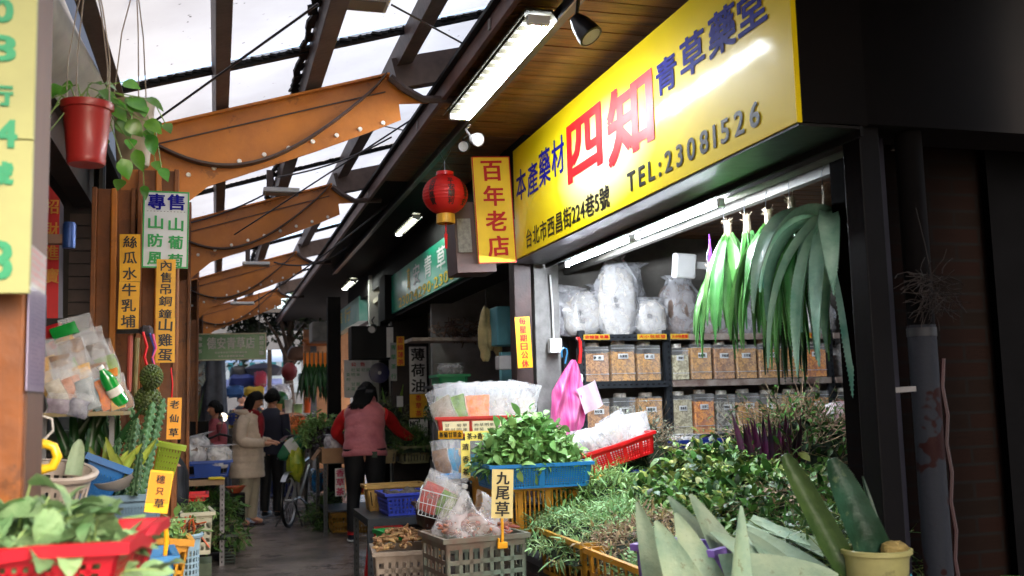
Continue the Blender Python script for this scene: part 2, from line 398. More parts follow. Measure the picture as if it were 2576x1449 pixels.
# ---------------- signboards ----------------
def sign(name, label, cat, loc, w_, h, m, rz=0, tilt=0, lean=0, thick=.012, border=None, bw=.012, group=None, texts=(), name_board='board', curl=0):
    """upright board facing -Y before rotation; texts: (string,x,z,w,h,material,bold,vertical[,wob])"""
    R = Matrix.Rotation(rz, 3, 'Z') @ Matrix.Rotation(lean, 3, 'X') @ Matrix.Rotation(tilt, 3, 'Y')
    root = thing(name, label, cat, loc, R, group)
    mb = MB()
    if curl:
        N = 10
        mb.grid(lambda a, b: V(((a-.5)*w_, -curl*math.sin(b*PI)*w_-.0, (b-.5)*h)), 6, N)
        mb.grid(lambda a, b: V(((.5-a)*w_, -curl*math.sin(b*PI)*w_+thick*.5, (b-.5)*h)), 6, N)
    else: mb.box((0, thick/2, 0), (w_, thick, h))
    mb.build(name_board, m, root, smooth=False, bevel=0)
    if border:
        mb = MB(); y = -.0015
        for (cx, cz, a, b) in ((0, h/2-bw/2, w_, bw), (0, -h/2+bw/2, w_, bw), (-w_/2+bw/2, 0, bw, h-2*bw), (w_/2-bw/2, 0, bw, h-2*bw)):
            mb.box((cx, y, cz), (a, .003, b))
        mb.build('border', border, root, smooth=False)
    by = {}
    for tx in texts:
        by.setdefault(tx[5].name, []).append(tx)
    for k, lst in by.items():
        mb = MB()
        for tx in lst:
            put_text(mb, tx[0], tx[1], tx[2], tx[3], tx[4], .003+(curl*w_ if curl else 0), tx[6], tx[7], wob=tx[8] if len(tx) > 8 else 0)
        if mb.v: mb.build('lettering', MATS[k], root, smooth=False)
    return root
def squiggle(mb, x, z, w_, h, rows, cols, d=.003, dens=.8):
    """rows of small print"""
    for r_ in range(rows):
        for c_ in range(cols):
            if random.random() > dens: continue
            cw = w_/cols; chh = h/rows
            ch = random.choice([c for c in '茶菊花枸杞甘草金線蓮葉魚腥決明']); put_text(mb, ch, x-w_/2+cw*(c_+.5), z+h/2-chh*(r_+.5), cw*.78, chh*.7, d)
# ================= materials of the place =================
M_orange = mat('orange_paint', 'C67620', .45, .18, 2.2, .2, 30, coat=.08, c2='A05A14', detail=9, spots=('5A3010', 7, .60, .55))
M_orange_dk = mat('orange_paint_old', '8A4C12', .5, .3, 5, .2, 25, c2='5E300A', spots=('3A1C08', 9, .58, .5))
M_brownsteel = mat('brown_steel', '4E403C', .5, .25, 8, .2, spec=.3)
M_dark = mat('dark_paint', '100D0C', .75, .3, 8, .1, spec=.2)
M_black = mat('black_paint', '08080A', .6, .2, 8, spec=.25)
M_gray = mat('grey_paint', '8A8684', .6, .2, 5, .2)
M_lgray = mat('light_grey_paint', 'C0BEBC', .5, .12, 5)
M_white = mat('white_paint', 'DEDEDC', .45, .06, 5)
M_steel = mat('galvanised_steel', '80838A', .35, .2, 12, metal=.8)
M_wire = mat('wire_dark', '241C20', .5, .1)
M_blackpl = mat('black_plastic', '0C0D10', .35, .1, 10)
M_wood = mat('plank_wood', '84572A', .55, .45, 5, .3, 40, c2='4A2E14', stretch=(1, 9, 1), coat=.08)
M_ink = mat('ink_black', '16140F', .5, .1)
M_red = mat('print_red', 'C8141A', .4, .08)
M_blue = mat('print_blue', '0E0F86', .6, .08, spec=.15)
M_green = mat('print_green', '148044', .4, .08)
M_yel = mat('sign_yellow', 'E8B01C', .5, .12, 9, c2='CE9412', spots=('8A6A2A', 30, .66, .4))
# ================= ground =================
def structure(o): o['kind'] = 'structure'; return o
mb = MB(); mb.grid(lambda a, b: V((-60+120*a, -20+140*b, 0)), 4, 4)
g = mat('wet_concrete', 'A0928A', .32, .5, 1.3, .5, 50, c2='5C534E', detail=10, spots=('2E2422', 2.2, .56, .6))
b = g.node_tree.nodes['Principled BSDF']; n = g.node_tree.nodes.new('ShaderNodeTexNoise'); n.inputs['Scale'].default_value = .9; n.inputs['Detail'].default_value = 6
mr = g.node_tree.nodes.new('ShaderNodeMapRange'); mr.inputs['From Min'].default_value = .35; mr.inputs['From Max'].default_value = .65; mr.inputs['To Min'].default_value = .12; mr.inputs['To Max'].default_value = .55
g.node_tree.links.new(n.outputs[0], mr.inputs[0]); g.node_tree.links.new(mr.outputs[0], b.inputs['Roughness'])
structure(mb.build('ground', g, smooth=False))
# ================= canopy over the alley =================
RS = .297
def zr(x): return 3.03+RS*x
m_panel = bpy.data.materials.new('translucent_sheet'); m_panel.use_nodes = True
n = m_panel.node_tree.nodes; l = m_panel.node_tree.links
for q in list(n):
    if q.type == 'BSDF_PRINCIPLED': n.remove(q)
tcn = n.new('ShaderNodeTexCoord'); no = n.new('ShaderNodeTexNoise'); no.inputs['Scale'].default_value = 22; no.inputs['Detail'].default_value = 3
l.new(tcn.outputs['Object'], no.inputs[0])
rp = n.new('ShaderNodeValToRGB'); rp.color_ramp.elements[0].position = .24; rp.color_ramp.elements[0].color = (.06, .05, .05, 1); rp.color_ramp.elements[1].position = .30; rp.color_ramp.elements[1].color = (.45, .445, .44, 1)
l.new(no.outputs[0], rp.inputs[0])
no2 = n.new('ShaderNodeTexNoise'); no2.inputs['Scale'].default_value = 1.3; no2.inputs['Detail'].default_value = 6
l.new(tcn.outputs['Object'], no2.inputs[0])
rp2 = n.new('ShaderNodeValToRGB'); rp2.color_ramp.elements[0].position = .3; rp2.color_ramp.elements[0].color = (.72, .71, .70, 1); rp2.color_ramp.elements[1].position = .7; rp2.color_ramp.elements[1].color = (1, 1, 1, 1)
l.new(no2.outputs[0], rp2.inputs[0])
mu = n.new('ShaderNodeMix'); mu.data_type = 'RGBA'; mu.blend_type = 'MULTIPLY'; mu.inputs[0].default_value = 1
l.new(rp.outputs[0], mu.inputs[6]); l.new(rp2.outputs[0], mu.inputs[7])
trn = n.new('ShaderNodeBsdfTranslucent'); l.new(mu.outputs[2], trn.inputs[0]); l.new(trn.outputs[0], n['Material Output'].inputs[0])
canopy = thing('canopy_roof', 'translucent white panel roof on dark purlins sloping over the alley', 'roof')
BY = [2.35, 5.3, 8.15, 11.9, 15.8]
PX_ = [-.47, 0.0, .475, .965, 1.42]
seams = [.6, 2.02, 4.97, 7.8, 11.5, 15.4, 18.5]
for i in range(len(seams)-1):
    for j, (xa, xb) in enumerate([(-.5, .02), (.02, .49), (.49, .98), (.98, 1.5), (1.5, 1.95)]):
        mb = MB(); ya, yb = seams[i]-.04, seams[i+1]-.0; dz = .03 if i % 2 else .0
        mb.grid(lambda a, b: V((xa+(xb-xa)*a, ya+(yb-ya)*b, zr(xa+(xb-xa)*a)+.035+dz+.006*math.sin(b*9+j))), 2, 6)
        mb.build('roof_panel', m_panel, canopy)
for x in PX_:
    mb = MB(); wv = .046 if x in (0.0, -.47) else .062
    mb.box((x, 9.55, zr(x)-.02), (wv, 18, .09), (0, -math.atan(RS), 0)); mb.box((x+.02, 9.55, zr(x)-.066), (wv*1.5, 18, .008), (0, -math.atan(RS), 0))
    mb.build('purlin', M_brownsteel, canopy, smooth=False, bevel=.004)
for y in seams[1:]:
    mb = MB(); N = 60
    mb.bar((-.5, y, zr(-.5)+.02), (1.9, y, zr(1.9)+.02), .035, .03)
    random.seed(int(y*10))
    for k in range(N):
        x = -.5+2.4*k/N; mb.box((x, y-.02, zr(x)+.025), (U(.02, .06), U(.01, .045), .012), (0, 0, U(-.4, .4)))
    mb.build('seam_bar', M_black, canopy, smooth=False)
mb = MB(); mb.grid(lambda a, b: V((-.5-.05*math.sin(a*3+b*5)-.1*b*math.sin(a*PI), 2.2+2.9*a, zr(-.5)+.03-.36*b*(1-.3*a))), 14, 6)
o = mb.build('hanging_sheet_edge', mat('white_sheet', 'C9C2B8', .6, .15, 4, trans=.35), canopy)
# grime edge strips beside second purlin
mb = MB(); random.seed(5)
for k in range(160):
    y = 1.7+k*.09; mb.box((.475-.06+U(-.012, .006), y, zr(.42)+.015), (U(.02, .05), .1, .012), (0, -.29, U(-.2, .2)))
mb.build('grime_strip', M_black, canopy, smooth=False)
# ================= steel beams and columns =================
def make_beam():
    t = thing('steel_beam', 'x', 'beam', group='orange haunched steel beams across the alley')
    bz = lambda x: zr(x)-.115
    poly = [(-.47, bz(-.47)), (.90, bz(.90)), (1.12, 3.045), (.955, 3.03), (.965, 2.94), (.80, 2.865), (.5, 2.74), (.2, 2.625), (-.05, 2.53), (-.2, 2.40), (-.3, 2.37), (-.47, 2.34)]
    mb = MB(); mb.prism(poly, -.006, .006); mb.build('web_plate', M_orange, t, smooth=False)
    mb = MB(); mb.bar((-.47, 0, bz(-.47)+.005), (.90, 0, bz(.90)+.005), .09, .012)
    mb.build('top_flange', M_orange, t, smooth=False)
    mb = MB(); mb.bar((-.47, -.012, bz(-.47)-.085), (.88, -.012, bz(.88)-.085), .01, .006); mb.build('weld_line', M_brownsteel, t, smooth=False)
    # curved rib
    pts = []
    for k in range(25):
        u = k/24; x = -.42+1.3*u
        z = (2.80*(1-u)+3.165*u)-.315*math.sin(PI*u)**.9-.02*math.sin(2*PI*u)
        if k == 24: z = bz(.88)-.0
        pts.append((x, z))
    def strip(y0, y1, th):
        mb = MB()
        for i in range(24):
            (x0, z0), (x1, z1) = pts[i], pts[i+1]
            mb.hexa([(x0, y0, z0), (x1, y0, z1), (x1, y1, z1), (x0, y1, z0), (x0, y0, z0+th), (x1, y0, z1+th), (x1, y1, z1+th), (x0, y1, z0+th)])
        return mb
    strip(-.075, -.007, .012).build('curved_rib', M_brownsteel, t, smooth=False)
    strip(.007, .075, .012).build('curved_rib', M_brownsteel, t, smooth=False)
    mb = MB()
    for k in range(10):
        u = .06+k*.098; x = -.35+1.29*u; z = 2.5+.42*u+.02
        mb.lathe([(.0005, -.012), (.011, -.012), (.013, -.006), (.013, 0)], 8, (x, -.006, z), (PI/2, 0, 0))
        mb.v[-32:] = [V((p.x, -abs(p.y+.006)-.006, p.z)) for p in mb.v[-32:]]
    mb.build('bolt', mat('bolt_white', 'F0EBE4', .4, .05), t)
    mb = MB(); mb.bar((.93, 0, bz(.93)+.0), (1.85, 0, bz(1.85)-.05), .08, .17); mb.build('tie_plate', M_brownsteel, t, smooth=False)
    c = [(0.9, bz(.9)-.02), (.98, 3.10), (1.08, 3.05), (1.3, 3.06)]
    mb = MB(); mb.tube([(x, -.05, z) for x, z in c], .022, 6); mb.build('curved_brace', M_brownsteel, t)
    return t
b0 = make_beam()
nm = ['nearest', 'second', 'third', 'fourth', 'farthest']
for i, y in enumerate(BY[1:]):
    o = b0 if i == 0 else copy_tree(b0)
    o.location = (0, y, 0)
    o['label'] = ['nearest orange haunched beam, widest in the picture, above the white and green board', 'second orange beam from the front, a light fitting against its top edge', 'third orange beam back, small between its curved rib and roof', 'farthest orange beam, above the green and white shop board'][i]
def column(y, x0, x1, d, label, h=3.0):
    t = thing('steel_column', label, 'column', ((x0+x1)/2, y, 0), group='orange steel columns along the left side')
    w_ = x1-x0; mb = MB()
    mb.box((-w_/2+.011, 0, h/2), (.022, d, h)); mb.box((w_/2-.011, 0, h/2), (.022, d, h)); mb.box((0, -d/2+.05, h/2), (w_-.044, .012, h))
    mb.build('column_section', M_orange_dk, t, smooth=False, bevel=.003)
    mb = MB(); mb.box((0, -d/2+.03, h/2), (.03, .03, h)); mb.build('corner_pipe', M_orange, t, smooth=False, bevel=.006)
    mb = MB(); mb.box((0, 0, .006), (w_+.08, d+.08, .012)); mb.build('base_plate', M_brownsteel, t, smooth=False)
    return t
mb = MB(); t = thing('steel_column', 'nearest orange painted steel column behind the cream board', 'column', (-.56, 2.35, 0), group='orange steel columns along the left side')
mb.box((0, 0, 1.5), (.37, .24, 3)); mb.build('column_section', M_orange_dk, t, smooth=False, bevel=.008)
mb = MB(); mb.box((.1865, 0, 1.5), (.003, .20, 3)); mb.build('side_face', mat('wood_trim', '5E3A24', .6, .3, 4, stretch=(1, 1, .3)), t, smooth=False)
column(5.35, -.60, -.395, .2, 'left half of the paired orange column behind the white and green board', 2.5)
column(5.33, -.385, -.19, .2, 'right half of the paired orange column, yellow paper strips in front', 2.6)
column(8.2, -.5, -.2, .2, 'orange column third along the left side, mostly behind other goods')
column(11.95, -.5, -.2, .2, 'orange column far down the left side of the alley')
column(15.85, -.5, -.2, .2, 'orange column at the far left end of the alley')
# wires under the canopy
def cable(p, q, sag, r, label, m=M_wire, name='cable', cat='cable', group='dark cables strung under the canopy'):
    p, q = V(p), V(q); mb = MB(); pts = []
    for k in range(17):
        u = k/16; c = p.lerp(q, u); c.z -= sag*4*u*(1-u); pts.append(c)
    mb.tube(pts, r, 5); o = mb.build(name, m); tag(o, label, cat, group); return o
cable(at(365, 322, 4.9), at(800, 10, 3.8), .0, .006, 'thin cable slanting from the near orange beam up to the roof light')
cable(at(985, 12, 4.2), at(1165, 110, 4.6), .0, .005, 'thin cable from the roof light down to the brown soffit edge')
cable(at(590, 590, 8), at(1075, 275, 5.9), .0, .006, 'thin cable crossing between the first and second beams')
cable(at(640, 760, 9.5), at(1060, 440, 8), .05, .007, 'long drooping cable under the second beam')
cable(at(700, 445, 6.8), at(985, 345, 6.2), .04, .006, 'short drooping cable below the near beam, by the second purlin')
cable(at(880, 300, 7.0), at(1100, 345, 6.2), .0, .004, 'faint cable beneath the roof close to the brown soffit edge')
cable(at(480, 560, 7.7), at(700, 470, 7.8), .03, .007, 'dark cable running to the left roof light')
cable(at(690, 660, 9), at(900, 600, 10), .12, .008, 'looping cable hanging before the third beam')
# small light boxes under the roof
def roof_light(x0, x1, y, Y, label):
    c, w_, _ = rect(x0, y-8, x1, y+8, Y)
    t = thing('roof_light', label, 'light fitting', c, group='flat light fittings under the canopy')
    mb = MB(); mb.box((0, 0, 0), (w_, .16, .035)); mb.build('housing', M_lgray, t, smooth=False, bevel=.006)
    mb = MB(); mb.box((0, -.0, -.02), (w_*.86, .11, .006)); mb.build('diffuser', mat('dull_diffuser', '6E6A66', .3, .1), t, smooth=False)
    mb = MB(); mb.box((-w_*.3, .05, .09), (.05, .05, .16)); mb.build('bracket', M_brownsteel, t, smooth=False)
roof_light(823, 978, 2, 4.3, 'flat unlit light box at the top of the picture under the canopy')
roof_light(662, 752, 482, 7.6, 'unlit light box against the top of the second beam')
roof_light(610, 678, 664, 11.2, 'unlit light box against the third beam')
roof_light(580, 640, 763, 15, 'farthest unlit light box, against the fourth beam')
# ================= right awning: soffit, fascia =================
XS = 1.87
aw = thing('shop_awning', 'dark plank soffit with brown edge board over the right hand shops', 'awning')
yy = .6; k = 0; random.seed(3)
while yy < 24:
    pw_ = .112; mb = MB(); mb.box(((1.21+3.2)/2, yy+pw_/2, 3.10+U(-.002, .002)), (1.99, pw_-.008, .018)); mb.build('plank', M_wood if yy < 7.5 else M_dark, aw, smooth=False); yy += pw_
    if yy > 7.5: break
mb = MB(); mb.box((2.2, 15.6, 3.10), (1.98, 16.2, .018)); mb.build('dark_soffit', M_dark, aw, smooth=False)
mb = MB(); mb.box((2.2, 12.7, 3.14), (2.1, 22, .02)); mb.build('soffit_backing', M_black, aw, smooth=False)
mb = MB(); mb.box((1.195, 12.7, 3.093), (.028, 22, .09)); mb.build('fascia_board', mat('brown_board', '6B4A40', .5, .25, 6, .1), aw, smooth=False, bevel=.003)
mb = MB()
for yq in (3.0, 4.2, 5.9, 8, 11): mb = MB(); mb.box((1.177, yq, 3.09), (.006, .03, .05)); mb.build('fascia_clip', M_gray, aw, smooth=False)
# track rail under soffit
t = thing('cable_track', 'dark metal track running along the soffit beside the tube light', 'track')
mb = MB(); mb.box((1.41, 7, 3.03), (.045, 11, .05)); mb.build('rail', M_blackpl, t, smooth=False)
mb = MB(); mb.box((1.385, 7, 3.0), (.008, 11, .012)); mb.build('rail_edge', M_steel, t, smooth=False)
# ================= tube lights =================
def emis(name, c, s):
    m = bpy.data.materials.new(name); m.use_nodes = True; MATS[name] = m
    b = m.node_tree.nodes['Principled BSDF']; b.inputs['Base Color'].default_value = (.8, .8, .8, 1)
    b.inputs['Emission Color'].default_value = (*c, 1); b.inputs['Emission Strength'].default_value = s; return m
M_tube = emis('lit_tube', (.86, .93, 1.0), 18)
M_tube2 = emis('lit_tube_shop', (.84, .91, 1.0), 95)
M_tube3 = emis('lit_tube_far', (.9, .97, .9), 16)
def tube_light(x, y0, y1, z, label, m, n=1, wid=.14, r=.013, drop=.05, refl=True):
    t = thing('tube_light', label, 'tube light', (x, (y0+y1)/2, z), group='lit fluorescent tube lights'); L = y1-y0
    if refl:
        mb = MB(); mb.prism([(-wid/2, 0), (-wid*.35, .045), (wid*.35, .045), (wid/2, 0), (wid/2-.004, .0), (wid*.32, .036), (-wid*.32, .036), (-wid/2+.004, 0)], -L/2, L/2)
        mb.build('reflector', mat('reflector_beige', '38352A', .6, .15, spec=.1), t, smooth=False)
        mb = MB()
        for k in range(15): mb.box((0, -L/2+L*(k+.5)/15, .014), (wid*.72, .004, .022))
        for sx in (-1, 1): mb.box((sx*wid*.34, 0, .014), (.004, L*.96, .020))
        mb.build('louvre', mat('louvre', '4E4A3E', .6, .1, spec=.1), t, smooth=False)
    for i in range(n):
        xo = (i-(n-1)/2)*.05+(.03 if n > 1 else 0)
        mb = MB(); mb.tube([(xo, -L/2+.03, -.005 if refl else 0), (xo, L/2-.03, -.005 if refl else 0)], r, 12); mb.build('tube', m, t)
    for s_ in (-1, 1): mb = MB(); mb.box((0, s_*(L/2-.015), 0), (wid*.6 if refl else .03, .03, .04)); mb.build('lamp_holder', M_white, t, smooth=False, bevel=.004)
    return t
tube_light(1.30, 3.85, 5.35, 2.99, 'large double tube light close under the soffit at top centre', M_tube, 2, .17, .016)
tube_light(1.60, 8.1, 9.0, 2.93, 'single lit tube over the green shop sign', M_tube3, 1, .10, .012)
tube_light(1.62, 12.3, 13.2, 2.9, 'small lit tube far down the soffit', M_tube3, 1, .12, .014)
tube_light(2.20, 5.02, 6.12, 2.262, 'far one of the two shop tubes behind the yellow sign', M_tube2, 1, .05, .013, refl=False)
tube_light(2.20, 4.0, 4.98, 2.262, 'near one of the two shop tubes behind the yellow sign', M_tube2, 1, .05, .013, refl=False)
# spotlights
def spot(px, py, X, label, s=1.0, aim=(0, -1, -.5), lens=M_lgray, body=M_blackpl):
    p = at(px, py, X=X); t = thing('spotlight', label, 'spotlight', p, V(aim).to_track_quat('-Z', 'Y').to_matrix(), group='small spotlights on the track')
    mb = MB(); mb.lathe([(.001, .07*s), (.025*s, .065*s), (.04*s, .03*s), (.05*s, -.02*s), (.052*s, -.05*s), (.044*s, -.052*s)], 18); mb.build('housing', body, t)
    mb = MB(); mb.lathe([(.001, -.045*s), (.044*s, -.048*s)], 18); mb.build('lens', lens, t)
    mb = MB(); mb.tube([(0, 0, .06*s), (.03, .06*s, .1*s), (0, .1*s, .12*s)], .008, 6); mb.build('bracket', body, t)
spot(1470, 72, 1.42, 'black spotlight hanging at the top beside the yellow sign', 1.0, (.5, -.5, -1))
spot(1196, 350, 1.42, 'small spotlight with pale lens under the track, left of the yellow sign', .75, (.25, -1, -.35), M_white, M_gray)
spot(1170, 368, 1.42, 'dark spotlight just beside the pale lens spotlight', .7, (-.6, -1, -.3))
spot(938, 905-80, 1.6, 'dark spotlight beneath the far soffit', .9, (-.5, -1, -.5))
# ================= yellow main sign =================
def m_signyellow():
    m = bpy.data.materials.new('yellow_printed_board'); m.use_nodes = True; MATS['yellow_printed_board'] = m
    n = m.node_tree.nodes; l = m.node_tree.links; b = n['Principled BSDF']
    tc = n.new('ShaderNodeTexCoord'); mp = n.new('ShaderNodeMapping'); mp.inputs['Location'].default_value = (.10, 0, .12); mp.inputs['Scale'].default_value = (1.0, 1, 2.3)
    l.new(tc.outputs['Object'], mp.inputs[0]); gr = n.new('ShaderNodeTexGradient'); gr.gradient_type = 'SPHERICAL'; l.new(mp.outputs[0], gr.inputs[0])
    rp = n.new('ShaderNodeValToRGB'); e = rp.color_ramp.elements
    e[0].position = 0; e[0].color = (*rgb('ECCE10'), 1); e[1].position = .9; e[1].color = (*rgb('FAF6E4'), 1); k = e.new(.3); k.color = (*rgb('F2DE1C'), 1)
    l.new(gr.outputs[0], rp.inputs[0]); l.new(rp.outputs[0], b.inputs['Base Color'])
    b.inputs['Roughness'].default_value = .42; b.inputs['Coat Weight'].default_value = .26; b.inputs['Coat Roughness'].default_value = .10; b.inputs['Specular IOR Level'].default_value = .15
    no = n.new('ShaderNodeTexNoise'); no.inputs['Scale'].default_value = 3; l.new(tc.outputs['Object'], no.inputs[0])
    bp = n.new('ShaderNodeBump'); bp.inputs['Strength'].default_value = .15; bp.inputs['Distance'].default_value = .02; l.new(no.outputs[0], bp.inputs['Height']); l.new(bp.outputs[0], b.inputs['Coat Normal'])
    return m
SY0, SY1 = 2.86, 6.17; SZ0, SZ1 = 2.30, 3.022; SC = V((XS, (SY0+SY1)/2, (SZ0+SZ1)/2))
ms = thing('shop_sign', 'long yellow shop sign with large red characters and a telephone number', 'sign', SC, -PI/2)
SW, SH = SY1-SY0, SZ1-SZ0
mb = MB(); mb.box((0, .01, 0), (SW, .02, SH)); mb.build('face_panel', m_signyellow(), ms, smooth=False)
mb = MB(); mb.box((0, .15, .0), (SW-.006, .26, SH-.006)); mb.build('sign_box', mat('sign_box_brown', '080404', .8, .3, 5, spec=.15), ms, smooth=False)
mb = MB()
for u in (-1.5, -.78, -.05, .7, 1.5):
    for zz in (-.30, .31): mb.lathe([(.0005, -.004), (.009, -.003), (.011, 0)], 10, (u, -.0, zz+U(-.01, .01)), (PI/2, 0, 0))
mb.build('screw', M_steel, ms)
def stext(s, xl, yt, yb, xr, yt2, yb2, mb, bold=0, gap=.12, slant=0):
    a, b_ = at(xl, yt, X=XS), at(xl, yb, X=XS); c, d = at(xr, yt2, X=XS), at(xr, yb2, X=XS)
    y0, y1 = (a.y+b_.y)/2, (c.y+d.y)/2; z1, z0 = (a.z+c.z)/2, (b_.z+d.z)/2
    put_text(mb, s, SC.y-(y0+y1)/2, (z0+z1)/2-SC.z, abs(y0-y1), z1-z0, .003, bold, False, 0, slant, 0, gap)
mb = MB(); stext('本', 1300, 432, 508, 1324, 418, 497, mb, .003); stext('產', 1328, 415, 497, 1354, 402, 482, mb, .003); stext('藥', 1357, 383, 476, 1385, 365, 455, mb, .003); stext('材', 1389, 357, 449, 1420, 337, 431, mb, .003); mb.build('blue_lettering', M_blue, ms, smooth=False); mb = MB()
stext('青', 1653, 160, 248, 1702, 128, 212, mb, .006); stext('草', 1714, 105, 205, 1772, 65, 165, mb, .006); stext('藥', 1785, 45, 155, 1850, -2, 108, mb, .006); stext('堂', 1858, -15, 96, 1928, -58, 50, mb, .006)
mb.build('blue_lettering', M_blue, ms, smooth=False)
mb = MB(); stext('四', 1430, 318, 458, 1512, 262, 415, mb, .016); stext('知', 1532, 235, 432, 1640, 165, 345, mb, .018); mb.build('red_lettering', mat('bright_red', 'E01018', .4, .05), ms, smooth=False)
mb = MB(); stext('台北市西昌街224巷5號', 1325, 572, 622, 1534, 470, 525, mb, .0022, .06); mb.build('black_lettering', M_ink, ms, smooth=False); mb = MB(); stext('TEL:23081526', 1580, 432, 482, 1912, 258, 318, mb, .004, .3); mb.build('black_lettering', M_ink, ms, smooth=False)
# end panel sign 百年老店 facing the camera
c = at(1243, 527, 6.12)
es = sign('vertical_sign', 'upright yellow board with red border and four red characters beside the long sign', 'sign', c, .255, .70, mat('board_yellow', 'F8D030', .4, .05, coat=.2), 0, math.radians(-2.6), 0, .02, M_red, .006,
     texts=[(ch, .0+.004*i, .255-.165*i, .135, .13, M_red, .004, False, .02) for i, ch in enumerate('百年老店')])
mb = MB(); mb.box((-.13, .18, -.17), (.26, .28, .46)); mb.box((-.20, .035, -.16), (.09, .004, .22), mi=1); mb.build('side_box', [mat('box_brown', '4A302C', .5, .2), mat('notice_grey', '8A8680', .6, .3, 30)], es, smooth=False, bevel=.006)
# lintel below sign and posts
lt = thing('shop_lintel', 'dark glossy lintel running under the yellow sign', 'lintel')
mb = MB(); mb.box((2.22, (SY0+6.8)/2, 2.42), (.14, 6.2-SY0, .12)); mb.build('beam', mat('lintel_gloss', '0E0A08', .4, .4, 4, .2, spec=.35), lt, smooth=False, bevel=.004)
mb = MB(); mb.box((1.995, (SY0+6.3)/2, 2.293), (.24, 6.3-SY0, .010)); mb.build('soffit_strip', MATS['lintel_gloss'], lt, smooth=False)
mb = MB(); mb.box((2.122, (SY0+6.3)/2, 2.282), (.012, 6.3-SY0, .036)); mb.build('lip', M_black, lt, smooth=False)  # thin edge added to keep the shop tube's light off the soffit strip
def post(name, label, x0, x1, Yc, d, z0, z1, m, cat='post', extra=None, bevel=.004):
    t = thing(name, label, cat, ((x0+x1)/2, Yc, z0)); mb = MB(); mb.box((0, 0, (z1-z0)/2), (x1-x0, d, z1-z0)); mb.build('shaft', m, t, smooth=False, bevel=bevel)
    if extra: extra(t)
    return t
xa = at(1346, 800, 6.35).x; xb = at(1408, 800, 6.35).x
post('concrete_pier', 'grey plastered pier beside the shelves, white switch box on it', xa, xb, 6.45, .2, 0, 2.32, mat('plaster_grey', '7E7C7A', .8, .3, 5, .4))
xa = at(1300, 800, 6.3).x; xb = at(1343, 800, 6.3).x
post('timber_post', 'dark brown post behind the yellow closing day sign', xa, xb, 6.4, .12, 0, 2.5, mat('post_brown', '3A2320', .6, .4, 6, .3))
# right end: dark door frame, brick wall, pipe
xa = at(2143, 700, 2.98).x; xb = at(2200, 700, 2.98).x
post('door_frame', 'dark frame post at the near end of the herb shop', xa+.03, xb+.02, 2.98, .1, 0, 2.42, mat('frame_dark', '070508', .6, .3, 6, .1, spec=.15))
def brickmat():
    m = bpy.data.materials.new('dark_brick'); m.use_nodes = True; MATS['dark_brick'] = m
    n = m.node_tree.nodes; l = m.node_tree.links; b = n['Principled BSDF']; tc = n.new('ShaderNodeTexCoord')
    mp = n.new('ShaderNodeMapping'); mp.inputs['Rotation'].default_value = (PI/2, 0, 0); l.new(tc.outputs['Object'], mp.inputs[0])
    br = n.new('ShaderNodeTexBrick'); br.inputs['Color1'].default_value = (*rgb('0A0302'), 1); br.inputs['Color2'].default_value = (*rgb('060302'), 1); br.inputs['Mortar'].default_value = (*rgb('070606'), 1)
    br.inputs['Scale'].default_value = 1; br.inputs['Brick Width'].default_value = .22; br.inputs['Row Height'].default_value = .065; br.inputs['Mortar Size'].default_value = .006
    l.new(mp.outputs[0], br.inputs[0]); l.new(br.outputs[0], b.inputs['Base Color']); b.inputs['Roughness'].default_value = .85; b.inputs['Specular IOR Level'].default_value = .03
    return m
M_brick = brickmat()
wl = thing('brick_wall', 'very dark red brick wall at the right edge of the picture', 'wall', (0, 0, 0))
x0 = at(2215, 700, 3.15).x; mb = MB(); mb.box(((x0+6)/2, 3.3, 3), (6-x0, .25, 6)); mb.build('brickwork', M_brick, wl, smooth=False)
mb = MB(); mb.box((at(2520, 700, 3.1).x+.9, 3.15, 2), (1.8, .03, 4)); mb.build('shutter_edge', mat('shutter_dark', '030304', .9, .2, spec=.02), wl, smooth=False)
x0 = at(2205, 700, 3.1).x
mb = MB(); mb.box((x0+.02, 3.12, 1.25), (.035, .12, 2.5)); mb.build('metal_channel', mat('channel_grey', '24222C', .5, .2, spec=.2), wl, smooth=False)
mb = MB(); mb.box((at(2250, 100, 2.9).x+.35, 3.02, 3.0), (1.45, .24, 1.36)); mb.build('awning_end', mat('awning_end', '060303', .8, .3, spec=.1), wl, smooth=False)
p = at(2330, 1000, 2.98); t = thing('drain_pipe', 'grey drainpipe with flaking red paint on the dark wall', 'pipe', (p.x, 2.98, 0))
m = mat('flaking_pipe', '282A30', .7, .2, 5.5, .2, 60, c2='240C0A', detail=3, spec=.15); m.node_tree.nodes['Color Ramp'].color_ramp.elements[0].position = .45; m.node_tree.nodes['Color Ramp'].color_ramp.elements[1].position = .47
mb = MB(); mb.tube([(0, 0, 0), (0, 0, 1.62)], .049, 24); mb.tube([(0, 0, 1.62), (0, 0, 3.2)], .047, 24, mi=1); mb.build('pipe', [m, mat('pipe_dark', '060303', .8, .3, spec=.1)], t)
mb = MB(); mb.lathe([(.0485, 0), (.051, .0), (.051, .03), (.0485, .03)], 24, (0, 0, 1.58)); mb.build('collar', mat('collar_dark', '2A2A2E', .6, .2), t)
mb = MB(); mb.tube([(.07, 0, .5+i*.1+0) if i % 2 else (.075, -.01, .5+i*.1) for i in range(11)], .008, 6); mb.build('red_hose', mat('hose_red', '3A1014', .4, .2), t)
mb = MB(); mb.bar(at(2202, 985, 2.95)-V((p.x, 2.98, 0)), at(2300, 978, 2.95)-V((p.x, 2.98, 0)), .02, .018); mb.build('bracket', M_gray, t, smooth=False)
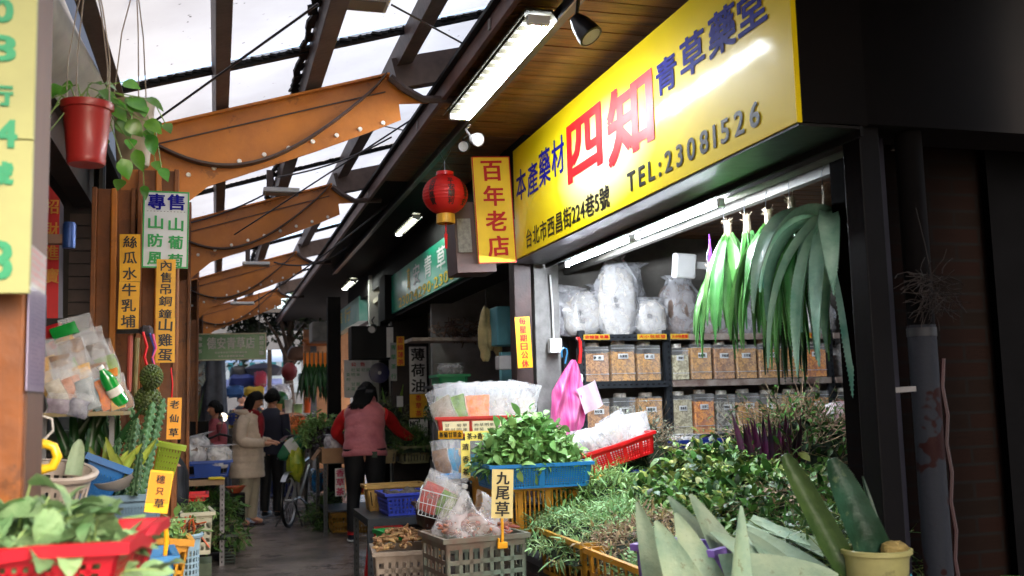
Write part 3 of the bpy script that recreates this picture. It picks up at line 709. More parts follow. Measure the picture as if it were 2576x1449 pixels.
# hanging dry root bunch on pipe
q = at(2345, 700, 2.86); mb = MB(); random.seed(8)
for i in range(90):
    a = V((U(-.05, .05), U(-.03, .03), U(-.1, .02))); pts = [a]
    d = V((U(-1, 1), U(-.5, .5), U(-1.4, .3))).normalized()
    for k in range(4): d = (d+rdir()*.5).normalized(); pts.append(pts[-1]+d*U(.015, .035))
    mb.tube(pts, .0016, 3, cap=False)
mb.tube([(0, 0, 0), (-.02, 0, .12), (-.03, .02, .25)], .002, 4)
o = mb.build('dried_root_bunch', mat('dry_root', '1E1410', .8, .3)); o.location = q; tag(o, 'tangled dry root bunch hanging on the dark wall by the drainpipe', 'root bunch')
# ================= herb shop interior =================
rm = thing('shop_interior', 'herb shop room behind the shelves with grey back wall and plank ceiling', 'shop room')
mb = MB(); xw = at(1344, 900, 7.05).x; mb.box(((xw+7.3)/2, 7.08, 1.4), (7.3-xw, .1, 2.8)); mb.build('partition_wall', mat('wall_shop', '6E6A64', .8, .3, 3, .2), rm, smooth=False)
mb = MB(); mb.box((5.6, 5.1, 1.4), (.1, 4.2, 2.8)); mb.build('inner_wall', MATS['wall_shop'], rm, smooth=False)
random.seed(4); yq = 3.05
while yq < 7.05:
    mb = MB(); mb.box((3.95, yq+.06, 2.62), (3.3, .11, .02)); mb.build('ceiling_plank', M_wood, rm, smooth=False); yq += .12
rl = thing('hanging_rail', 'pair of pale steel rails along the shop front holding the aloe hooks', 'rail')
mb = MB(); mb.box((2.30, 5.0, 2.315), (.06, 3.9, .04)); mb.build('rail_bar', mat('rail_pale', '5E5C56', .55, .25, 10), rl, smooth=False, bevel=.003)
mb = MB(); mb.box((2.50, 5.0, 2.335), (.045, 3.9, .055)); mb.build('rail_bar', MATS['rail_pale'], rl, smooth=False, bevel=.003)
mb = MB(); mb.box((2.24, 5.0, 2.31), (.02, 4.1, .05)); mb.build('rail_cover', mat('rail_dark', '3B3532', .5, .2), rl, smooth=False)
# ================= steel shelves with herb jars =================
M_shelf = mat('shelf_steel', '33373C', .45, .25, 12, .1, metal=.3)
M_board = mat('shelf_board', '6A5248', .7, .4, 9, .3, c2='A59A90')
SYF = 6.55
sh = thing('storage_shelf', 'dark slotted steel shelving with rows of herb jars at the back of the shop', 'shelving')
def X_(px, py=960, Y=SYF): return at(px, py, Y).x
def Z_(px, py, Y=SYF): return at(px, py, Y).z
zt, zm, zb = 1.83, 1.495, 1.10
cols = [X_(1470), X_(1686), X_(2097), X_(2180)]
for x in cols:
    for yb in (SYF+.02, SYF+.36):
        mb = MB(); mb.box((x, yb, .93), (.045, .004, 1.86)); mb.box((x-.02, yb+.02, .93), (.004, .04, 1.86))
        if yb < SYF+.1:
            for k in range(45): mb.box((x+.006, yb-.0035, .06+k*.04), (.008, .003, .016), mi=1)
        mb.build('upright', [M_shelf, M_black], sh, smooth=False)
for i, (a, b_) in enumerate(zip(cols[:-1], cols[1:])):
    for z in (zt, zm, zb, .72):
        mb = MB(); mb.box(((a+b_)/2, SYF+.19, z-.008), (b_-a-.05, .37, .014)); mb.box(((a+b_)/2, SYF+.0, z-.022), (b_-a-.045, .016, .045), mi=0)
        if i == 0:
            for k in range(14): mb.box((a+.05+k*(b_-a-.1)/13, SYF-.009, z-.022), (.018, .003, .008), mi=1)
        mb.build('shelf_board', [M_shelf if i == 0 or z < zm else M_board, M_black], sh, smooth=False)
for a, b_ in ((1470, 1536), (1606, 1680), (1690, 1735), (1990, 2060)):
    mb = MB(); z0 = zt-.022; mb.box(((X_(a)+X_(b_))/2, SYF-.012, z0+.003), (X_(b_)-X_(a), .004, .038)); 
    mm = MB(); put_text(mm, random.choice(['當歸甘草特價', '金線蓮草藥', '大小包批發']), (X_(a)+X_(b_))/2, z0+.003, (X_(b_)-X_(a))*.9, .024, -SYF+.0155, .001)
    tg = mb.build('price_strip', mat('strip_yellow', 'D9B23C', .5, .2, 20), sh, smooth=False); mm.build('lettering', M_red, tg, smooth=False)
m_acr = film('clear_acrylic', (.92, .93, .92), .14, .08, .05, 3)
CONT = {'o': ('D29844', '8E6024'), 'b': ('C48A4C', '84562C'), 'p': ('CDC29C', '8F835C'), 'g': ('A9A393', '4E473B'), 'r': ('F09A28', 'B05A10'), 'y': ('C49E54', '7A5C2C')}
for k, (a, b_) in CONT.items():
    m = mat('herb_'+k, a, .85, .3, 30, .8, 60, c2=b_)
    e = m.node_tree.nodes['Color Ramp'].color_ramp.elements; e[0].position = .42; e[1].position = .56
    m.node_tree.nodes['Noise Texture'].inputs['Distortion'].default_value = 1.5
CN = {'o': 'orange brown flakes', 'b': 'dull brown shavings', 'p': 'pale cream slices', 'g': 'grey white chips', 'r': 'bright orange pieces', 'y': 'ochre powdery herbs'}
def jar(x0, x1, z, top, kind, label, full=.9, lid=.03):
    w_ = x1-x0-.008-U(0, .008); h = (top-z)*U(.96, 1.02); t = thing('herb_jar', label, 'jar', ((x0+x1)/2, SYF+.02+w_/2, z+.001), U(-.03, .03), 'square clear jars of dried herbs on the shelves')
    s = w_/2; mb = MB(); mb.box((0, 0, h*.5), (w_, w_, h)); mb.build('jar_body', m_acr, t, smooth=False, bevel=.008)
    full *= U(.82, 1.04)
    mb = MB()
    mb.grid(lambda a, b: V((-s+.004+(w_-.008)*a, -s+.004+(w_-.008)*b, h*full+.02*noise.noise(V((a*6, b*6, x0*9))))), 8, 8)
    e = s-.004
    mb.add([(-e, -e, .006), (e, -e, .006), (e, -e, h*full), (-e, -e, h*full), (-e, e, .006), (e, e, .006), (e, e, h*full), (-e, e, h*full)], [(0, 1, 2, 3), (1, 5, 6, 2), (4, 0, 3, 7)])
    # loose pieces pressed at the front
    for k in range(60):
        c = V((U(-e, e)*.92, -e+.001, U(.02, h*full*.95))); mb.box(c, (U(.01, .028), .003, U(.004, .01)), (0, U(0, 3), 0))
    mb.build('contents', MATS['herb_'+kind], t, smooth=False)
    mb = MB()
    for zz in (h*.22, h*.9): mb.box((0, -s-.0012, zz), (w_*1.0, .0016, .0035))
    mb.build('moulded_line', M_lgray, t, smooth=False)
    mb = MB(); mb.lathe([(.001, h+lid), (s*.52, h+lid), (s*.55, h+lid-.006), (s*.55, h)], 20); mb.build('lid', film('lid_clear', (.85, .8, .7), .5, .2, .1), t)
    lz = h*.68; mb = MB(); mb.box((U(-.01, .01), -s-.003, lz), (w_*.42, .002, .036)); lb = mb.build('paper_label', M_white, t, smooth=False)
    mb = MB(); put_text(mb, random.choice(['甘草', '枸杞', '決明', '桑葉', '魚腥', '草根', '黃耆', '參片'])[:2]+random.choice('葉花根皮仁'), 0, lz, w_*.32, .02, s+.0045, .0006); mb.build('lettering', M_ink, lb, smooth=False)
    return t
random.seed(21)
def row(lst, z, wh):
    for i, (a, b_, yt, kd, fl) in enumerate(lst):
        xa_, xb_ = X_(a, 950), X_(b_, 950); top = z+min(.29, max(.15, (at(a, yt, SYF).z-z)))
        jar(xa_, xb_, z, top, kd, 'square jar of %s, %s from the left %s' % (CN[kd], ORD[i], wh), fl)
row([(1474, 1538, 872, 'b', .92), (1541, 1604, 868, 'o', .92), (1607, 1669, 866, 'o', .88)], zm, 'in the upper left bay')
row([(1695, 1741, 876, 'p', .85), (1743, 1799, 866, 'o', .93), (1802, 1855, 866, 'b', .9), (1858, 1912, 866, 'o', .92), (1915, 1974, 864, 'o', .9), (1977, 2032, 864, 'o', .93), (2035, 2088, 864, 'r', .8)], zm, 'in the upper right bay')
row([(1474, 1537, 990, 'b', .92), (1541, 1602, 985, 'g', .92), (1605, 1669, 985, 'o', .92)], zb, 'in the middle left bay')
row([(1693, 1743, 985, 'p', .9), (1746, 1799, 984, 'r', .9), (1802, 1852, 984, 'g', .93), (1855, 1912, 980, 'o', .82), (1915, 1971, 978, 'y', .7), (1974, 2030, 976, 'y', .95), (2033, 2088, 974, 'o', .9)], zb, 'in the middle right bay')
row([(1695, 1745, 1118, 'p', .9), (1748, 1801, 1118, 'g', .9), (1804, 1856, 1118, 'o', .9), (1859, 1912, 1118, 'b', .9)], .72, 'on the lowest shelf')
row([(2108, 2160, 985, 'b', .85)], zb, 'alone in the far right bay')
# ================= plastic bags =================
m_film = film('bag_film', (.78, .79, .83), .30, .15, .9, 11, .006)
m_film2 = film('bag_film_dense', (.78, .78, .82), .45, .2, .9, 12, .006)
m_fw = mat('bag_white_fill', 'E2DED8', .8, .25, 20, .6, 36, c2='B4ABA2', detail=8)
m_fb = mat('bag_brown_fill', '8F7A6E', .85, .3, 22, 1.0, 40, c2='54423A')
m_fg = mat('bag_grey_fill', '8C8890', .85, .3, 10, .9, 24, c2='4E4A50')
def bag(x0, y0, x1, y1, Y, label, fill, neck=.25, d=.6, seed=1, text=None, fm=None, lean=0, rest=None, full=.72, group='clear plastic bags of dried herbs on the top shelf', sq=.75):
    c, w_, h = rect(x0, y0, x1, y1, Y)
    zb_ = c.z-h/2 if rest is None else rest
    t = thing('plastic_bag', label, 'plastic bag', (c.x, Y+w_*d/2, zb_), (0, lean, 0), group)
    hf = h*full
    mb = MB(); mb.blob((0, 0, hf*.5), (w_*.46, w_*d*.46, hf*.54), 22, .16, 2.2, seed, 0, sq=sq, flat=-.9); mb.build('contents', fill, t)
    mb = MB(); N = 26; M_ = 16; rnd_ = random.Random(seed)
    ph0 = rnd_.random()*6
    def F(a, b):
        th = a*2*PI; z = b*h
        k = 1.0 if z < hf*.8 else max(neck, 1-(z-hf*.8)/(h-hf*.8)*(1-neck))
        if b > .93: k *= 1+1.2*(b-.93)/.07
        k *= .55+.45*min(1, b*6)**.5 if b < .17 else 1
        cr = 1+.10*math.sin(th*9+ph0+b*5)*(.3+b)+.12*noise.noise(V((math.cos(th)*2, math.sin(th)*2, b*4+seed)))
        cx, cy = math.cos(th), math.sin(th); cx, cy = math.copysign(abs(cx)**.8, cx), math.copysign(abs(cy)**.8, cy)
        return V((cx*w_*.5*k*cr+.06*w_*math.sin(b*3+seed)*b, cy*w_*d*.5*k*cr, z))
    mb.grid(F, N, M_, wrap=True); mb.build('bag_skin', fm or m_film, t, angle=80)
    if text:
        mb = MB(); 
        for i, ch in enumerate(text): put_text(mb, ch, 0, 0, w_*.2, w_*.2, 0, .001)
        for i, p in enumerate(mb.v): pass
        mb2 = MB()
        for i, ch in enumerate(text): put_text(mb2, ch, -.14*w_+.03*w_*i, hf*.55-i*w_*.17, w_*.13, w_*.14, w_*d*.5+.006, 0, wob=.1)
        mb2.build('marker_writing', mat('marker_ink', '55555E', .6, .1), t, smooth=False)
    return t
ZT = zt
bag(1385, 722, 1470, 848, 6.66, 'grey cloudy bag slumped behind the leftmost white bag', m_fg, .5, .6, 3, rest=ZT, lean=.12, fm=m_film2, full=.8)
bag(1420, 735, 1530, 846, 6.60, 'fat white bag with marker writing, left on the top shelf', m_fw, .55, .6, 5, '水仙', rest=ZT, full=.93)
bag(1560, 660, 1640, 846, 6.80, 'clear rounded empty bag top standing behind the tall bag', m_fb, .5, .6, 8, rest=ZT, full=.5)
bag(1512, 645, 1612, 860, 6.56, 'tallest white bag with a peaked top on the shelf', m_fw, .28, .55, 7, '香茅', rest=ZT-.02, full=.8)
bag(1603, 752, 1688, 846, 6.60, 'low white bag with marker writing right of the tallest bag', m_fw, .5, .6, 9, '白芷', rest=ZT, full=.9)
bag(1480, 700, 1540, 800, 6.85, 'grey wrapped bag in shadow behind the white bags', m_fg, .5, .6, 10, rest=ZT+.1, full=.8)
bag(1672, 690, 1768, 842, 6.70, 'big brownish bag of shredded roots behind the smallest aloe', m_fb, .4, .6, 11, rest=ZT, full=.85)
bag(1770, 740, 1850, 842, 6.75, 'clear bag of reddish roots half hidden by green aloe leaves', m_fb, .4, .6, 12, rest=ZT, full=.8)
bag(1852, 745, 1935, 842, 6.75, 'pale bag in the middle of the top shelf behind long aloe tips', m_fg, .4, .6, 13, rest=ZT, full=.8)
bag(1940, 735, 2030, 842, 6.75, 'cloudy bag behind the big blue green aloe', m_fw, .4, .6, 14, rest=ZT, full=.8)
bag(2040, 740, 2110, 842, 6.75, 'rightmost cloudy bag on the top shelf', m_fw, .4, .6, 15, rest=ZT, full=.8)
bag(2100, 850, 2172, 948, 6.66, 'white knotted bag standing above the lone jar', m_fw, .4, .6, 16, rest=zm+.0, full=.85)
bag(1668, 1108, 1772, 1140, 6.2, 'flat white packet lying on the dark blue crate', m_fw, .8, .5, 17, rest=1.04, full=.8, group=None)
# junction box lamp
c, w_, h = rect(1690, 638, 1752, 700, 6.1)
t = thing('floodlight', 'white square floodlight box with an arm beside the aloe', 'lamp', c, (.15, 0, .25))
mb = MB(); mb.box((0, 0, 0), (w_, .05, h), bevel := None); mb.build('housing', M_white, t, smooth=False, bevel=.015)
mb = MB(); mb.box((w_*.85, .03, .01), (w_*.8, .04, .05)); mb.build('arm', M_white, t, smooth=False, bevel=.006)
mb = MB(); [mb.lathe([(.0005, -.004), (.006, -.003), (.007, 0)], 8, (a*w_*.38, -.026, b*h*.38), (PI/2, 0, 0)) for a in (-1, 1) for b in (-1, 1)]; mb.build('screw', M_black, t)
# switch box on pier
c, w_, h = rect(1381, 852, 1410, 888, 6.3); t = thing('switch_box', 'small white switch box on the plastered pier', 'switch box', c)
mb = MB(); mb.box((0, 0, 0), (w_, .06, h)); mb.build('box', M_white, t, smooth=False, bevel=.004)
mb = MB(); mb.tube([(0, .02, h/2), (.0, .02, .25), (-.01, .02, .48)], .006, 6); mb.build('conduit', M_lgray, t)
# ================= hanging aloe =================
m_al = mat('aloe_green', '5E9450', .34, .25, 7, .3, 40, c2='3A7236', rnd=.4, coat=.2)
m_alb = mat('aloe_bluegreen', 'B0D2BC', .38, .25, 6, .3, 40, c2='5E9E84', rnd=.35, coat=.2)
m_ald = mat('aloe_dark', '24501E', .42, .25, 9, .15, 40, c2='142F12', rnd=.35, coat=.1)
m_stub = mat('aloe_stub', 'B5A48C', .8, .3, 30, .5)
def aloe(px, py, X, n, L, W, m, label, seed, spread=.5, stub=.07, bend=2.4, hook=True, T=.016, dry=1, teeth=3, stubr=.018):
    random.seed(seed); p = at(px, py, X=X)
    t = thing('hanging_aloe', label, 'aloe', p, U(0, 1) if W < .07 else 0, 'aloe plants hung upside down from the shop rails')
    for i in range(n):
        a = 2*PI*i/n+U(-.3, .3); sp_ = spread*U(.7, 1.25); d = V((math.cos(a)*sp_, math.sin(a)*sp_, -U(.35, .9) if W < .07 or i % 2 or math.cos(a) > -.1 else U(-.1, .2)))
        mb = MB(); l_ = L*U(.55, 1.08)
        blade(mb, V((math.cos(a)*.012, math.sin(a)*.012, -stub-U(0, .03))), d, l_, W*U(.85, 1.35), T*1.3, (0, 0, -1), bend*U(1.0, 1.5), V((math.cos(a), math.sin(a), .8)), 14, teeth=teeth, cup=U(.15, .4), twist=U(-.7, .7), base=.7, taper=.95)
        mb.build('leaf', m, t, angle=50)
    mb = MB(); mb.tube([(0, 0, 0), (.004, 0, -stub*.5), (0, 0, -stub-.01), (0, 0, -stub-.05)], [stubr*.9, stubr, stubr*1.1, stubr*.9], 10)
    if dry:
        for k in range(14):
            a = U(0, 6.28); q = V((math.cos(a)*.012, math.sin(a)*.012, U(-.03, .0))); mb.tube([q, q+V((math.cos(a)*.02, math.sin(a)*.02, U(0, .03)))], .0015, 3)
    mb.build('root_stub', m_stub, t)
    if hook:
        mb = MB(); pts = [(-.018, 0, .005-.02), (-.026, 0, -.012-.02), (-.014, 0, -.028-.02), (0, 0, -.012-.02)]; pts = [V(q) for q in pts][::-1]
        pts += [V((-.02, 0, .05)), V((.0, 0, .10))]
        mb.tube(pts, .0018, 5); mb.build('wire_hook', M_steel, t)
    return t
aloe(1788, 665, 2.46, 15, .46, .036, m_al, 'smallest green aloe, hung lowest on a purple string', 31, .50, .05, 2.2)
pa = at(1788, 665, X=2.46); mb = MB()
for dx in (-.012, .0, .014): mb.tube([(dx, 0, -.02), (dx*.3, 0, .10), (0, 0, .16)], .0018, 5)
o = mb.build('purple_string', mat('string_purple', '8A3FB0', .6, .1)); o.location = pa; tag(o, 'purple string holding up the smallest aloe', 'string')
aloe(1829, 556, 2.46, 12, .58, .050, m_al, 'green aloe second from the left with thick pale leaves', 32, .34, .06, 2.4)
aloe(1878, 541, 2.46, 7, .54, .050, m_al, 'slim green aloe with few leaves, third from the left', 33, .14, .07, 2.0)
aloe(1932, 527, 2.46, 17, .60, .048, m_al, 'wide spreading green aloe, fourth from the left', 34, .46, .06, 2.2)
aloe(1990, 495, 2.46, 14, .66, .046, m_al, 'green aloe with long thin tips beside the blue green one', 35, .34, .08, 2.4)
aloe(2079, 465, 2.42, 22, .80, .080, m_alb, 'largest blue green aloe with broad arching leaves near the door frame', 36, .50, .09, 2.6, T=.022, dry=0, stubr=.024)
aloe(1965, 640, 2.75, 20, .60, .034, m_ald, 'dark narrow aloe hanging behind the wide green one', 37, .3, .05, 3.0)
# ================= pink bag and umbrella hooks =================
m_pink = mat('pink_plastic', 'E0409A', .3, .15, 5, .4, 12, c2='F0A0CC', coat=.3, trans=.25)
m_pink.node_tree.nodes['Mapping'].inputs['Scale'].default_value = (9, 1, .7)
c, w_, h = rect(1388, 905, 1490, 1085, 6.05); t = thing('pink_bag', 'crumpled pink and white striped plastic bag hanging beside the shelves', 'plastic bag', (c.x, 6.05, c.z+h/2))
def F(a, b):
    z = -b*h; k = .10+.9*min(1, b*2.2)**.8*(1-.25*b); sh_ = -.10*w_*b*3
    return V(((a-.5)*w_*.85*k+sh_+.02+(.12*w_ if a > .6 and b > .45 else 0), .03*math.sin(a*14+b*3)*k+.02*noise.noise(V((a*5, b*5, 1))), z*(1-.12*math.sin(a*PI*2+.6))))
mb = MB(); mb.grid(F, 26, 22); mb.grid(lambda a, b: F(a, b)+V((0, .05*math.sin(a*PI), 0)), 26, 22); mb.build('bag_body', m_pink, t, angle=60)
mb = MB(); mb.grid(lambda a, b: V((.02+.13*a+.05*b, -.04+.02*math.sin(a*7), -h*.42-.16*b+.06*a-.0)), 8, 8); mb.build('white_bag_flap', mat('pinkwhite', 'F2D9E8', .35, .15, 12, .3, trans=.2), t, angle=70)
for (px, py, m, nmz, lb) in ((1455, 860, mat('hook_red', 'D02020', .3, .1, coat=.4), 'umbrella', 'red curved umbrella handle above the pink bag'), (1424, 880, mat('hook_blue', '2A6E98', .3, .1, coat=.4), 'hook', 'blue curved hook left of the red handle'), (1462, 945, M_white, 'hook', 'small white hook under the red handle')):
    q = at(px, py, 6.1); mb = MB()
    if nmz == 'umbrella': mb.tube([(-.015, 0, .02), (0, 0, .025), (.012, 0, 0), (.014, 0, -.06), (.004, 0, -.14)], .011, 8)
    else: mb.tube([(-.03, 0, -.05), (-.032, 0, -.01), (-.015, 0, .015), (.004, 0, .005), (.008, 0, -.02), (-.01, 0, -.09)], .006, 8)
    o = mb.build('hanging_hook' if nmz == 'hook' else 'curved_grip', m); o.location = q; tag(o, lb, 'handle')
# ================= stall tables on the right (dark racks) =================
def table(name, label, x0, x1, y0, y1, z, m, legm=None, shelf=None, rz=0, ledge=.03):
    t = thing(name, label, 'table', ((x0+x1)/2, (y0+y1)/2, 0), rz); a, b_ = (x1-x0)/2, (y1-y0)/2
    mb = MB(); mb.box((0, 0, z-.01), (2*a, 2*b_, .02)); mb.box((0, -b_+.002, z-.035), (2*a, .004, ledge)); mb.box((-a+.002, 0, z-.035), (.004, 2*b_-.01, ledge)); mb.build('tabletop', m, t, smooth=False)
    for sx in (-1, 1):
        for sy in (-1, 1):
            mb = MB(); mb.box((sx*(a-.02), sy*(b_-.006), z/2-.012), (.04, .004, z-.024)); mb.box((sx*(a-.003), sy*(b_-.024), z/2-.012), (.004, .036, z-.024))
            for k in range(int(z/.045)): mb.box((sx*(a-.02), sy*(b_-.006)-.0035, .03+k*.045), (.009, .003, .018), mi=1)
            mb.build('leg', [legm or M_shelf, M_black], t, smooth=False)
    if shelf:
        mb = MB(); mb.box((0, 0, shelf), (2*a-.06, 2*b_-.06, .015)); mb.build('lower_shelf', m, t, smooth=False)
    return t
table('herb_table', 'long dark rack under the yellow herb crates', 1.66, 2.9, 3.2, 6.2, .50, M_shelf)
table('rack_stand', 'dark steel stand carrying the red tray of packets', 1.46, 1.84, 5.35, 6.1, 1.17, M_shelf, shelf=.8)
# ================= yellow crates and herb heap =================
m_yc = mat('crate_yellow', 'D99A14', .5, .25, 6, .15, c2='A87010')
m_yc2 = mat('crate_yellow_old', 'C08E1C', .55, .3, 6, .15, c2='8E6210')
m_h1 = mat('herb_bright', '86A862', .6, .3, 12, .2, rnd=.3, trans=.2, c2='5E8A44')
m_h2 = mat('herb_mid', '6A8E42', .5, .3, 12, .2, rnd=.45, trans=.18, c2='3E6A28')
m_h3 = mat('herb_dark', '527A34', .5, .3, 12, .2, rnd=.5, trans=.15, c2='2C5220')
m_hp = mat('herb_pale', 'A8CC8E', .6, .2, 12, .2, rnd=.3, trans=.2, c2='6E9C66')
m_stem = mat('herb_stem', '7C8A44', .6, .3, 20, rnd=.3)
m_stemb = mat('dry_stem', '967E62', .7, .3, 20, rnd=.4)
m_drybr = mat('dry_herb', 'A8966A', .7, .3, 15, rnd=.4, trans=.1)
m_hy = mat('herb_yellowish', '9AA052', .6, .3, 12, .2, rnd=.4, trans=.18, c2='6E7A34'); m_hd = mat('herb_deep', '2E5026', .5, .3, 12, .2, rnd=.4, trans=.12, c2='1C3818')
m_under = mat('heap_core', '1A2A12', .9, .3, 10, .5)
TZ = .74
crate('produce_crate', 'near yellow slatted crate of wilted herbs at the bottom edge', 'crate', (1.80, 3.93, .52), .44, .62, .21, m_yc, 0, nx=5, nz=2, bars=.2, group='yellow plastic crates of herbs', taper=.95, band=.12)
crate('produce_crate', 'middle yellow crate with pale green herbs beside the nine tail grass card', 'crate', (1.80, 4.62, .52), .44, .62, .22, m_yc2, 0, nx=5, nz=2, bars=.2, group='yellow plastic crates of herbs', taper=.95, band=.12)
crate('produce_crate', 'upright yellow crate supporting the blue basket', 'crate', (at(1370, 1260, 5.15).x, 5.3, .68), .62, .42, .29, m_yc, 0, nx=22, nz=1, bars=.35, group='yellow plastic crates of herbs', taper=.97, band=.2, solid=(.25, .5, .75))
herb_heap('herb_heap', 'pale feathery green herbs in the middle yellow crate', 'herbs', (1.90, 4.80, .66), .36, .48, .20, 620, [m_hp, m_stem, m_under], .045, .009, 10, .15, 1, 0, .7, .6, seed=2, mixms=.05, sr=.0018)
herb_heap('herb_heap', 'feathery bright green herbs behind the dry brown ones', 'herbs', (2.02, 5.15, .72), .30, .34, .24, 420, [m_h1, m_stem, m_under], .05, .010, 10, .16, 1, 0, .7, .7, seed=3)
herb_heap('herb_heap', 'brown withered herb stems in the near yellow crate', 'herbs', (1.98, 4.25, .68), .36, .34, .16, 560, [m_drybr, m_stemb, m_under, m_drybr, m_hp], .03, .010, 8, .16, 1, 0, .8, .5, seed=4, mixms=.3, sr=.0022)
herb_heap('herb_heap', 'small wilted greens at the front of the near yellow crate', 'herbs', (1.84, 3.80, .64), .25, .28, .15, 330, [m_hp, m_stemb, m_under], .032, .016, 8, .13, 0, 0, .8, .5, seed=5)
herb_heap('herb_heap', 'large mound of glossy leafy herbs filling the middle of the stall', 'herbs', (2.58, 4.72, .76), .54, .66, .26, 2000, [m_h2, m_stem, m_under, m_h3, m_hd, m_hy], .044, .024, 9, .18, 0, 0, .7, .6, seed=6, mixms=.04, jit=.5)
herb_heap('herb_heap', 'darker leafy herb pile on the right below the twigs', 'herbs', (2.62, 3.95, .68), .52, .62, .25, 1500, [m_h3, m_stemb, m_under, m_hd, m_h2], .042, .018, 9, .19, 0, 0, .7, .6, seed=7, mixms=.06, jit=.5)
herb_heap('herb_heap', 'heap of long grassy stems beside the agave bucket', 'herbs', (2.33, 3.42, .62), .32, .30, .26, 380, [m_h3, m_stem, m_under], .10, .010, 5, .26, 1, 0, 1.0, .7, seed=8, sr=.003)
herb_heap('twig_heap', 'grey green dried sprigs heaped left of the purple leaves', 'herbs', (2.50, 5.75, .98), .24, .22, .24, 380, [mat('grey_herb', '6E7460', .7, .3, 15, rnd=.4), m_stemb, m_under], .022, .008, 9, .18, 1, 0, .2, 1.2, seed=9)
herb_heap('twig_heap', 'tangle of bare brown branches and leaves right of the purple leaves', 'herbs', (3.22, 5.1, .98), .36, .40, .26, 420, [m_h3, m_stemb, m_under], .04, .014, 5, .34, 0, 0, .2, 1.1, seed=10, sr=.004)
# purple leaves
random.seed(12); t = thing('purple_leaf_bunch', 'upright bunch of dark purple pointed leaves standing in the herb heap', 'plant', (at(1942, 1180, 4.75).x, 4.75, at(1942, 1175, 4.75).z))
m_pur = mat('purple_leaf', '6A1C4A', .4, .3, 9, .1, rnd=.4, c2='3A3040', coat=.2)
for i in range(26):
    mb = MB(); x = U(-.15, .15); blade(mb, (x*.8, U(-.06, .06), -.1), (x*1.2, U(-.15, .15), 1), U(.24, .40), U(.04, .055), .003, (0, 0, -1), .15, (U(-.4, .4), -1, .2), 8, cup=.35, base=.5, twist=U(-.4, .4)); mb.build('leaf', m_pur, t, angle=60)
# small white-yellow flower sprig
q = at(1740, 1120, 5.3); mb = MB(); mb.tube([(.05, 0, -.12), (.02, 0, -.03), (0, 0, .02)], .0025, 5)
for i in range(6): leaf(mb, V((0, 0, .02)), rdir(.2), V((0, 0, 1)), .06, .035, .6, mi=1 if i < 3 else 2)
o = mb.build('flower_sprig', [m_stem, mat('petal_white', 'D8DCC8', .5, .1), mat('leaf_lime', '7EA63A', .5, .1)]); o.location = q; tag(o, 'single sprig with a whitish flower rising over the heap', 'flower')
# shiny packets pile (red white bag) at right
q = at(2135, 1045, 5.6); t = thing('foil_bag', 'red and white printed foil bag lying behind the branches', 'packet', q)
mb = MB(); mb.blob((0, 0, 0), (.22, .12, .09), 18, .35, 4, 2); mb.build('bag_body', mat('foil_red', 'C02A2E', .25, .3, 7, .6, 20, c2='D8DADC', coat=.4), t)
# dark blue crate behind red basket
crate('produce_crate', 'dark blue crate half hidden behind the tilted red basket', 'crate', (at(1690, 1200, 6.1).x, 6.2, at(1650, 1195, 6.1).z), .75, .36, .22, mat('crate_navy', '142C78', .5, .2, 6), 0, nx=10, nz=3, bars=.35)
# tilted red basket
m_rc = mat('crate_red', 'D8121A', .38, .12, 4, coat=.15)
q = at(1575, 1165, 5.35)
rb = crate('red_basket', 'bright red basket tilted up to the right, heaped with white packets', 'basket', q+V((0, .13, .0)), .44, .26, .12, m_rc, (.0, -.27, -.05), nx=22, nz=6, taper=.86, bars=.45, band=.3, solid=(.3, .55, .8), wave=.4, rim=.014)
def packet(w_, h, th, mats_, loc, rot, name='packet', label=None, cat='packet', group=None, text=None, tm=None, seal=.14, seed=0, fillh=.7, head_=None):
    """flat sealed plastic packet: contents, film, seal strip"""
    R = rot if isinstance(rot, Matrix) else Euler(rot).to_matrix()
    t = thing(name, label, cat, loc, R, group)
    def P(a, b, s): 
        k = math.sin(PI*a)**.5*math.sin(PI*min(1, b/.98))**.5
        return V(((a-.5)*w_+.004*math.sin(b*9+seed), s*th/2*k*(1+.3*noise.noise(V((a*3+seed, b*3, s)))), b*h))
    mb = MB(); 
    def Q(a, b, s): return P(.06+.88*a, .03+fillh*b, s*.8)
    mb.grid(lambda a, b: Q(a, b, -1), 8, 8, 0); mb.grid(lambda a, b: Q(1-a, b, 1), 8, 8, 0); mb.build('contents', mats_[0], t, angle=80)
    mb = MB(); mb.grid(lambda a, b: P(a, b, -1.15), 10, 12, 0); mb.grid(lambda a, b: P(1-a, b, 1.15), 10, 12, 0); mb.build('film', mats_[1], t, angle=80)
    if head_:
        mb = MB(); mb.grid(lambda a, b: P(a, .80+.2*b, -1.5)+V((0, -.002, 0)), 8, 3); mb.grid(lambda a, b: P(1-a, .80+.2*b, 1.5)+V((0, .002, 0)), 8, 3); mb.build('header_card', mat('header_'+head_, head_, .4, .15, 8, coat=.3), t, angle=80)
    if text:
        mb = MB(); n_ = len(text)
        for i, ch in enumerate(text): put_text(mb, ch, 0, h*(.62-.5*i/n_), w_*.16, w_*.16, th*.6+.004, .0004)
        mb.build('lettering', tm or M_ink, t, smooth=False)
    return t
def pmat(n_, c, c2=None): return mat('fill_'+n_, c, .7, .25, 22, .4, 40, c2=c2)
F_w = pmat('white', 'BDB7AC', '857B6C'); F_o = pmat('orange', 'F08A14', 'C85E08'); F_g = pmat('green', '8AB02E', '4E7A18'); F_b = pmat('brown', '94683A', '5A3A20'); F_r = pmat('red', 'D83A20', '8A2010'); F_c = pmat('cyan', '2AA4D0', '1E86B8'); F_p = pmat('pale', 'CFC8B8', '9E9078'); F_y = pmat('gold', 'E8B028', 'A87814')
m_pf = film('packet_film', (.72, .74, .78), .20, .12, .5, 22, .003)
